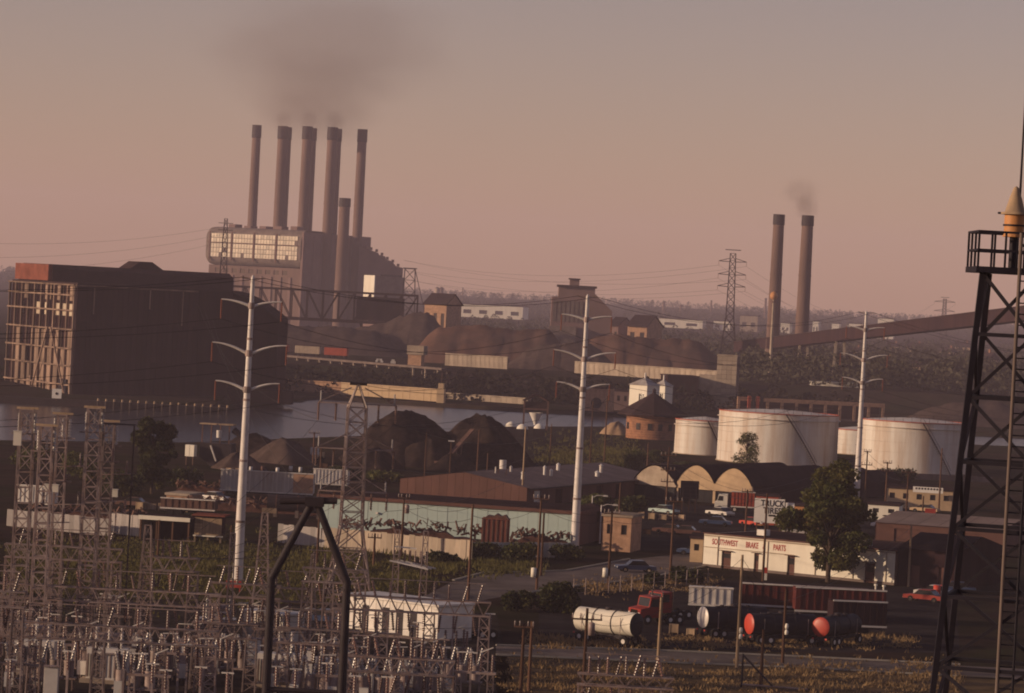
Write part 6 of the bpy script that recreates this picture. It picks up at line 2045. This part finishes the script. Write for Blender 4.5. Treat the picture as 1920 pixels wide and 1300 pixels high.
clad_house('small white switch house left of the black steel frame', 452, 534, 1216, 1146, npan=6, depth=3)
# equipment prototypes
def breaker(loc):
    t_ = thing('circuit_breaker', 'grey outdoor circuit breaker with three porcelain bushings', 'circuit breaker', loc, 0, 'substation circuit breakers')
    for i_ in range(3):
        x = (i_ - 1) * 1.1
        MB().tube((x, 0, 1.0), (x, 0, 2.3), .42, n=12).build('tank', 'galv', t_)
        for dx in (-.18, .18):
            put(INS_POST_G, t_, (x + dx, 0, 2.3), 'bushing', sc_=.9, rot=(0, dx * 1.2, 0))
    blk(t_, 'frame', -1.7, 1.7, -.45, .45, .85, .98, 'galv')
    for x in (-1.5, 1.4):
        for y in (-.4, .3):
            blk(t_, 'leg', x, x + .1, y, y + .1, 0, .85, 'galv')
    blk(t_, 'cabinet', -1.5, -.8, -.85, -.47, .4, 1.5, 'white_metal')
    return t_
def disconnect(loc):
    t_ = thing('disconnect_switch', 'steel disconnect switch stand with brown post insulators', 'disconnect switch', loc, 0, 'substation disconnect switches')
    for x in (-1.3, 1.2):
        lattice(t_, (x, 0, 0), 2.6, .5, .4, 3, .07, 'galv', cross=False)
    blk(t_, 'beam', -1.7, 1.6, -.2, .2, 2.62, 2.8, 'galv')
    for x in (-1.4, -.5, .4, 1.3):
        put(INS_POST, t_, (x, 0, 2.8), 'post_insulator')
    MB().beam((-1.4, 0, 4.25), (-.2, 0, 4.3), .08).beam((.3, 0, 4.3), (1.3, 0, 4.75), .08).build('blade', 'white_metal', t_)
    return t_
def transformer(loc):
    t_ = thing('power_transformer', 'grey power transformer with radiator fins and bushings', 'transformer', loc, 0, 'substation transformers')
    blk(t_, 'tank', -1.6, 1.6, -.9, .9, .3, 2.7, 'white_metal')
    for i_ in range(9):
        blk(t_, 'radiator_fin', -1.5 + i_ * .36, -1.38 + i_ * .36, -1.5, -.95, .5, 2.3, 'galv')
    for x in (-1.0, 0, 1.0):
        put(INS_POST_G, t_, (x, .1, 2.7), 'bushing', sc_=1.1)
    MB().tube((-1.4, .6, 3.5), (1.0, .6, 3.5), .35, n=12).build('conservator', 'galv', t_)
    blk(t_, 'plinth', -2, 2, -1.6, 1.2, 0, .3, 'concrete')
    return t_
def support(loc):
    t_ = thing('bus_support', 'slim steel post topped by one porcelain insulator', 'bus support', loc, 0, 'substation bus supports')
    MB().beam((0, 0, 0), (0, 0, 2.9), .16).build('post', 'galv', t_)
    blk(t_, 'base_plate', -.22, .22, -.22, .22, 0, .06, 'galv')
    put(INS_POST, t_, (0, 0, 2.9), 'post_insulator')
    MB().beam((-.45, 0, 4.27), (.45, 0, 4.27), .1).build('clamp', 'white_metal', t_)
    return t_
def cabinet(loc):
    t_ = thing('control_cabinet', 'pale upright control cabinet on the gravel of the substation', 'cabinet', loc, 0, 'substation cabinets')
    blk(t_, 'box', -.55, .55, 0, .7, .15, 2.3, 'white_metal')
    blk(t_, 'door', -.5, .5, -.04, -.005, .25, 2.2, 'white_metal')
    blk(t_, 'plinth', -.6, .6, -.05, .75, 0, .14, 'concrete')
    blk(t_, 'hood', -.6, .6, -.1, .75, 2.32, 2.4, 'galv')
    return t_
rr = random.Random(77)
def spread(fn, pix, Yr, n_, seed, xr=None):
    r = random.Random(seed)
    first = None
    x0, x1 = pix
    for i_ in range(n_):
        Y = r.uniform(*Yr)
        x = x0 + (x1 - x0) * (i_ + r.uniform(.2, .8)) / n_
        loc = ((x - 960) / (F / Y), Y, 0)
        if first is None:
            first = fn(loc)
            first.rotation_euler.z = r.uniform(-.1, .1)
        else:
            dup(first, loc, r.uniform(-.12, .12))
spread(breaker, (30, 930), (262, 282), 13, 1)
spread(disconnect, (-10, 940), (255, 300), 22, 2)
spread(transformer, (60, 760), (268, 306), 5, 4)
spread(support, (0, 950), (246, 304), 46, 5)
spread(cabinet, (40, 920), (248, 300), 12, 6)
# slack busbars
for i in range(12):
    Y = 262 + i * 4.4
    x0 = (-30 + rr.uniform(0, 60) - 960) / (F / Y)
    x1 = (rr.choice((420, 520, 690, 940)) - 960) / (F / Y)
    z = rr.uniform(5.6, 7.4)
    wire((x0, Y, z), (x1, Y + rr.uniform(-4, 4), z + rr.uniform(-.4, .4)), rr.uniform(.3, .9), 'slack bus conductor strung across the substation', 'substation conductors', .022)
# small red pickup inside the yard
tractor('red truck parked behind the right end of the long gantry', 838, 1200, R(25), 'red_cab')
car('dark car parked behind the small white switch house', 560, 1168, R(-15), 'blue_paint')
# warning board
p = g(440, 1108)
o = MB().box(-.8, .8, 0, .08, .5, 1.2).box(-.7, -.6, .08, .14, 0, 1.1).box(.6, .7, .08, .14, 0, 1.1).build('warning_board', 'red_paint')
o.location = (p.x, p.y - 2, 0)
tag(o, 'small red board at the foot of the white pole before the mill', 'sign')
# steel brace frame on the verge
p = g(1390, 1290)
t = thing('guard_frame', 'bare triangular steel guard frame on the verge', 'steel frame', (p.x, p.y, 0))
MB().tube((0, 0, 0), (0, 0, 2.9), .09).build('post', 'dark_steel', t)
MB().tube((0, 0, 2.8), (2.6, 0, .3), .08).build('strut', 'dark_steel', t)
MB().tube((0, 0, .3), (5.6, 0, .15), .09).build('rail', 'galv', t)

# ================================================================ FLOODLIGHT TOWER, RIGHT FOREGROUND
YF = 102.0
s = F / YF
c0 = at(1895, 515, YF)
t = thing('beacon_tower', 'dark lattice beacon tower with railed platform close in the foreground', 'lattice tower', (c0.x, YF, 0))
zp = c0.z
def corner(k_, z):
    rad_ = 1.03 + (zp - z) * .081
    a = R(30) + k_ * math.pi / 2
    return Vector((math.cos(a + math.pi) * rad_, math.sin(a + math.pi) * rad_, z))
for k_ in range(4):
    MB().beam(corner(k_, 0), corner(k_, zp), .17).build('leg', 'black_steel', t)
lev = [zp]
while lev[-1] > 1.5:
    lev.append(lev[-1] - (1.75 + .05 * len(lev)))
lev[-1] = 0.0
for i in range(len(lev) - 1):
    za, zb2 = lev[i], lev[i + 1]
    for k_ in range(4):
        k2 = (k_ + 1) % 4
        if i % 2 == 0:
            MB().beam(corner(k_, za), corner(k2, zb2), .1).build('brace', 'black_steel', t)
        else:
            MB().beam(corner(k2, za), corner(k_, zb2), .1).build('brace', 'black_steel', t)
        MB().beam(corner(k_, zb2), corner(k2, zb2), .11).build('ring_beam', 'black_steel', t)
# ladder up the right side with a bright rail
lad = at(1900, 470, YF).x - c0.x
MB().tube((lad, -1.5, 0), (lad, -1.5, zp + 1.2), .055, n=8).build('cable_pipe', 'concrete_dark', t)
MB().tube((lad + .45, -1.5, 0), (lad + .45, -1.5, zp + 1.2), .04, n=6).build('ladder_rail', 'black_steel', t)
rg = MB().tube((lad, -1.5, 0), (lad + .45, -1.5, 0), .02, n=5).mesh('rung', 'black_steel')
for i in range(int(zp / .32)):
    o = link('rung', rg, t)
    o.location = (0, 0, .3 + i * .32)
# platform and railing
blk(t, 'platform', -1.18, 1.25, -1.2, 1.2, zp + .01, zp + .18, 'black_steel')
for (x, y) in [(-1.13, -1.15), (-.75, -1.15), (-.35, -1.15), (.2, -1.15), (.75, -1.15), (1.2, -1.15), (-1.13, -.4), (-1.13, .4), (-1.13, 1.15), (-.35, 1.15), (.4, 1.15), (1.2, 1.15), (1.2, 0)]:
    blk(t, 'railing_post', x - .03, x + .03, y - .03, y + .03, zp + .18, zp + 1.2, 'black_steel')
for z in (zp + .66, zp + 1.2):
    for y in (-1.15, 1.15):
        MB().beam((-1.16, y, z), (1.23, y, z), .065).build('railing_bar', 'black_steel', t)
    for x in (-1.13, 1.2):
        MB().beam((x, -1.12, z), (x, 1.12, z), .065).build('railing_bar', 'black_steel', t)
MB().beam((.1, -1.1, zp + .9), (.9, -1.1, zp + .2), .06).build('railing_brace', 'black_steel', t)
# beacon drum
b2 = at(1902, 420, YF)
xb = b2.x - c0.x
MB().tube((xb, 0, zp + .18), (xb, 0, zp + 1.1), .12).build('beacon_mast', 'black_steel', t)
bd = MB().lathe([(0.01, zp + 1.1), (.33, zp + 1.1), (.33, zp + 1.15)], 16, (xb, 0, 0), smooth=False).lathe([(.3, zp + 1.15), (.3, zp + 1.75)], 16, (xb, 0, 0)).build('beacon_drum', 'orange_paint', t)
MB().lathe([(.31, zp + 1.42), (.335, zp + 1.42), (.335, zp + 1.47), (.31, zp + 1.47)], 16, (xb, 0, 0), smooth=False).build('drum_band', 'black_steel', bd)
MB().lathe([(.42, zp + 1.76), (.42, zp + 1.82), (.3, zp + 1.84), (.2, zp + 2.2), (.08, zp + 2.55), (0.01, zp + 2.6)], 16, (xb, 0, 0)).build('beacon_hood', 'wood_pale', t)
MB().beam((xb - .5, 0, zp + 1.79), (xb + .4, 0, zp + 1.79), .06).build('bracket', 'black_steel', t)
MB().tube((xb + .15, .2, zp + .18), (xb + .15, .2, zp + 6.5), .045, .02, 6).build('antenna', 'black_steel', t)
# ================================================================ CLUTTER IN THE YARDS
def crate_stack(label, px, py, n_, material, seed):
    r = random.Random(seed)
    p_ = g(px, py)
    for i_ in range(n_):
        w_, h_ = r.uniform(.8, 1.3), r.uniform(.6, 1.1)
        mb_ = MB().box(0, w_, 0, w_, .08, h_)
        for x in (0, w_ - .12):
            mb_.box(x, x + .12, -.04, 0, 0, h_ + .04)
        o_ = mb_.build('crate', material)
        o_.location = (p_.x + i_ * 1.5 + r.uniform(-.2, .2), p_.y + r.uniform(-1, 1), 0)
        o_.rotation_euler = (0, 0, r.uniform(-.5, .2))
        tag(o_, label, 'crate', label[:40])
crate_stack('wooden crate lying on the lot before the greyer vaulted workshop', 1195, 972, 5, 'wood_pale', 1)
crate_stack('weathered crate on the ground behind the tan brick hut', 1165, 1000, 3, 'wood_pole', 2)
crate_stack('wooden crate in the yard right of the white tank trailer', 1255, 1188, 3, 'wood_pale', 3)
crate_stack('pale crate beside the cream shop', 1690, 975, 4, 'wood_pale', 4)
crate_stack('dark crate on the river yard left of the coal piles', 600, 880, 4, 'wood_pole', 5)
car('pale green car parked before the greyer vaulted workshop', 1215, 962, R(-40), 'teal_paint')
car('white car parked between the black billboard and white truck', 1322, 966, R(-50), 'white_metal')
car('dark car parked beside the tan low side building', 1268, 1040, R(-20), 'blue_paint')
car('brown car parked on the lot right of the dark bushes', 1222, 1000, R(-15), 'brown_paint')
car('second brown car nose to tail with the first on the lot', 1250, 1003, R(-12), 'brown_paint')
car('white car parked left of the tiny white shed', 1632, 990, R(-20), 'white_metal')
car('dark car parked by the red sign board', 1722, 992, R(-15), 'blue_paint')
car('tan car parked at the cream shop front', 1705, 960, R(-25), 'stucco_tan')
car('dark car parked behind the red drums', 1752, 1112, R(-10), 'blue_paint')
for i, (x, y) in enumerate([(470, 885), (492, 884), (520, 887), (545, 884), (563, 886)]):
    p = g(x, y)
    o = MB().lathe([(0.01, 0), (.3, 0), (.3, .9), (0.01, .92)], 12).build('oil_drum', 'white_metal' if i != 1 else 'rust_steel')
    o.location = (p.x, p.y, 0)
    tag(o, 'small pale oil drum standing below the brown slag pile' if i != 1 else 'rusty oil drum standing below the brown slag pile', 'drum', 'oil drums by the slag pile')
# wheel loader at the coal
p = g(572, 868)
t = thing('wheel_loader', 'small pale wheel loader working beside the slag pile', 'loader', (p.x, p.y, 0), R(20))
blk(t, 'chassis', 0, 3.6, 0, 1.6, .7, 1.5, 'stucco_tan')
blk(t, 'cab', 1.3, 2.6, .2, 1.4, 1.5, 2.8, 'white_metal')
blk(t, 'engine_hood', 2.62, 3.7, .25, 1.35, 1.5, 2.0, 'stucco_tan')
MB().beam((.4, .3, 1.3), (-1.2, .3, .6), .18).beam((.4, 1.3, 1.3), (-1.2, 1.3, .6), .18).build('lift_arm', 'dark_steel', t)
MB().prism([(-2.0, .1), (-1.9, .9), (-1.2, 1.0), (-1.2, .1)], -.2, 1.8).build('bucket', 'dark_steel', t)
for x in (.7, 2.9):
    for y in (-.3, 1.5):
        MB().tube((x, y, .65), (x, y + .4, .65), .65, n=14).build('wheel', 'tire', t)
# coal conveyor
p = g(825, 880)
t = thing('coal_conveyor', 'slanting rusty belt conveyor between the two coal piles', 'conveyor', (p.x, p.y, 0), R(60))
MB().beam((0, 0, .6), (11, 0, 7.2), .9, .35).build('boom', 'rust_steel', t)
for y in (-.5, .5):
    MB().beam((6, y, 0), (6.6, y, 4.3), .15).build('support_leg', 'rust_steel', t)
    MB().tube((5.9, y, .4), (6.1, y, .4), .4, n=10).build('wheel', 'tire', t)
MB().prism([(-.8, .3), (-1.2, 1.5), (.8, 1.5), (.5, .3)], -.7, .7).build('feed_hopper', 'rust_steel', t)
# kerbs along the street and the road
def kerb(a, b_, z=.14):
    P, Q = g(*a), g(*b_)
    o_ = MB().beam((P.x, P.y, z / 2), (Q.x, Q.y, z / 2), .3, z).build('kerb', 'kerb')
    o_['kind'] = 'structure'
for a, b_ in (((850, 1089), (905, 1075)), ((905, 1075), (1060, 1071)), ((1060, 1071), (1180, 1049)), ((1330, 1061), (1190, 1089)), ((1190, 1089), (1060, 1101)), ((1060, 1101), (960, 1117)), ((930, 1211), (1250, 1221)), ((1250, 1221), (1500, 1232)), ((1500, 1232), (1800, 1247)), ((930, 1229), (1250, 1243)), ((1250, 1243), (1500, 1253)), ((1500, 1253), (1800, 1269))):
    kerb(a, b_)
# faded lane dashes on the near road
for i in range(24):
    x = 940 + i * 36
    yc = 1220 + (x - 930) * .0435
    P, Q = g(x, yc), g(x + 15, yc + .65)
    d = (Q - P).normalized()
    nn = Vector((-d.y, d.x, 0)) * .07
    o = MB().add([(v.x, v.y, .018) for v in (P - nn, Q - nn, Q + nn, P + nn)], [(0, 1, 2, 3)]).build('lane_marking', 'kerb')
    o['kind'] = 'structure'

# ---- low yard buildings behind the corrugated fence on the left
far_box('yard_shed', 'low dark yard shed behind the grey corrugated fence', 70, 165, 938, 505, 7, 'mill_dark', 'roof_dark', R(-10), windows=4)
far_box('yard_shed', 'low tan roofed yard office left of the timber cabin', 312, 356, 928, 497, 6, 'brick_tan', 'concrete', R(-14), windows=2)
far_box('pump_hut', 'small brick pump hut at the river end of the left yard', 215, 245, 880, 590, 5, 'brick', 'roof_dark', R(-12), windows=1)
semi_trailer('rusty flat trailer standing behind the open fronted shed', 300, 965, 7.5, 1.2, R(-6), 'rust_steel', 8)
semi_trailer('white box trailer parked by the dark yard shed', 30, 955, 5.0, 2.2, R(-12), 'white_metal', 8)
crate_stack('pale crate dumped before the leafy tree', 255, 955, 5, 'wood_pale', 6)
crate_stack('rusty box scattered before the dark yard shed', 120, 968, 5, 'rust_steel', 7)
crate_stack('pale crate beside the loading hopper', 425, 890, 4, 'wood_pale', 8)
scrap('rusty scrap tangle between the leafy tree and the silver trailer', 330, 420, 925, 60, 2.0, 9)
car('pale car parked beside the low tan yard office', 368, 938, R(-30), 'white_metal')
car('rust coloured car wreck below the leafy tree', 215, 950, R(-10), 'rust_steel')
# ================================================================ AIR
def volume_mat(name, color, density, absorption=(0, 0, 0), aniso=0.0):
    mt = bpy.data.materials.new(name)
    mt.use_nodes = True
    n_, l_ = mt.node_tree.nodes, mt.node_tree.links
    n_.remove(n_['Principled BSDF'])
    v = n_.new('ShaderNodeVolumePrincipled')
    v.inputs['Color'].default_value = (*color, 1)
    v.inputs['Density'].default_value = density
    v.inputs['Anisotropy'].default_value = aniso
    v.inputs['Absorption Color'].default_value = (*absorption, 1)
    l_.new(v.outputs[0], n_['Material Output'].inputs['Volume'])
    MATS[name] = mt
    return mt, v
volume_mat('haze', (1.0, 0.83, 1.0), 0.00012)
o = MB().box(-3010, 3010, -70, 9020, -6, 240).build('haze', 'haze')
o['kind'] = 'stuff'
tag(o, 'pinkish brown industrial haze lying over the whole valley', 'haze')
# smoke plumes
def smoke(label, c, size, dens, color, seed):
    mt, v = volume_mat('smoke%d' % seed, color, 0.0)
    n_, l_ = mt.node_tree.nodes, mt.node_tree.links
    tc_ = n_.new('ShaderNodeTexCoord')
    ln = n_.new('ShaderNodeVectorMath')
    ln.operation = 'LENGTH'
    l_.new(tc_.outputs['Object'], ln.inputs[0])
    nz_ = n_.new('ShaderNodeTexNoise')
    nz_.inputs['Scale'].default_value = 1.9
    nz_.inputs['Detail'].default_value = 4
    mp_ = n_.new('ShaderNodeMapping')
    mp_.inputs['Location'].default_value = (seed * 3.1, seed, 0)
    l_.new(tc_.outputs['Object'], mp_.inputs[0])
    l_.new(mp_.outputs[0], nz_.inputs['Vector'])
    ad = n_.new('ShaderNodeMath')
    ad.operation = 'MULTIPLY_ADD'
    ad.inputs[1].default_value = -1.1
    l_.new(ln.outputs['Value'], ad.inputs[0])
    l_.new(nz_.outputs[0], ad.inputs[2])
    mr_ = n_.new('ShaderNodeMapRange')
    mr_.inputs[1].default_value, mr_.inputs[2].default_value = -.62, .22
    mr_.inputs[3].default_value, mr_.inputs[4].default_value = 0, dens
    mr_.interpolation_type = 'SMOOTHSTEP'
    l_.new(ad.outputs[0], mr_.inputs[0])
    l_.new(mr_.outputs[0], v.inputs['Density'])
    mb_ = MB().lathe([(0.001, -1)] + [(math.sin(a), -math.cos(a)) for a in [math.pi * k / 12 for k in range(1, 12)]] + [(0.001, 1)], 20)
    o_ = mb_.build('smoke_plume', mt)
    o_.location = c
    o_.scale = size
    o_['kind'] = 'stuff'
    tag(o_, label, 'smoke')
c = at(612, 80, 2250)
smoke('broad brown smoke plume spreading high above the power station', (c.x, 2250, c.z), (104, 50, 50), 0.0062, (0.30, 0.20, 0.18), 1)
c = at(600, 165, 2245)
smoke('brown smoke drifting right from the power station stacks', (c.x, 2245, c.z), (64, 34, 34), 0.0075, (0.30, 0.20, 0.18), 4)
c = at(590, 216, 2240)
smoke('denser smoke leaving the mouths of the power station stacks', (c.x, 2240, c.z), (48, 26, 24), 0.011, (0.30, 0.20, 0.18), 3)
for i, (x, y) in enumerate(((531, 226), (580, 226), (629, 229))):
    c = at(x, y, 2236)
    smoke('thin smoke wisp at the mouth of a middle power station stack', (c.x, 2236, c.z), (8, 8, 9), 0.03, (0.30, 0.20, 0.18), 10 + i)
c = at(1511, 388, 1495)
smoke('small brown smoke puff leaving the right of the twin stacks', (c.x, 1495, c.z), (6.5, 5, 7), 0.08, (0.34, 0.24, 0.22), 2)
c = at(1500, 360, 1495)
smoke('faint wisp drifting above the puff of the right twin stack', (c.x, 1495, c.z), (10, 7, 8), 0.03, (0.34, 0.24, 0.22), 5)
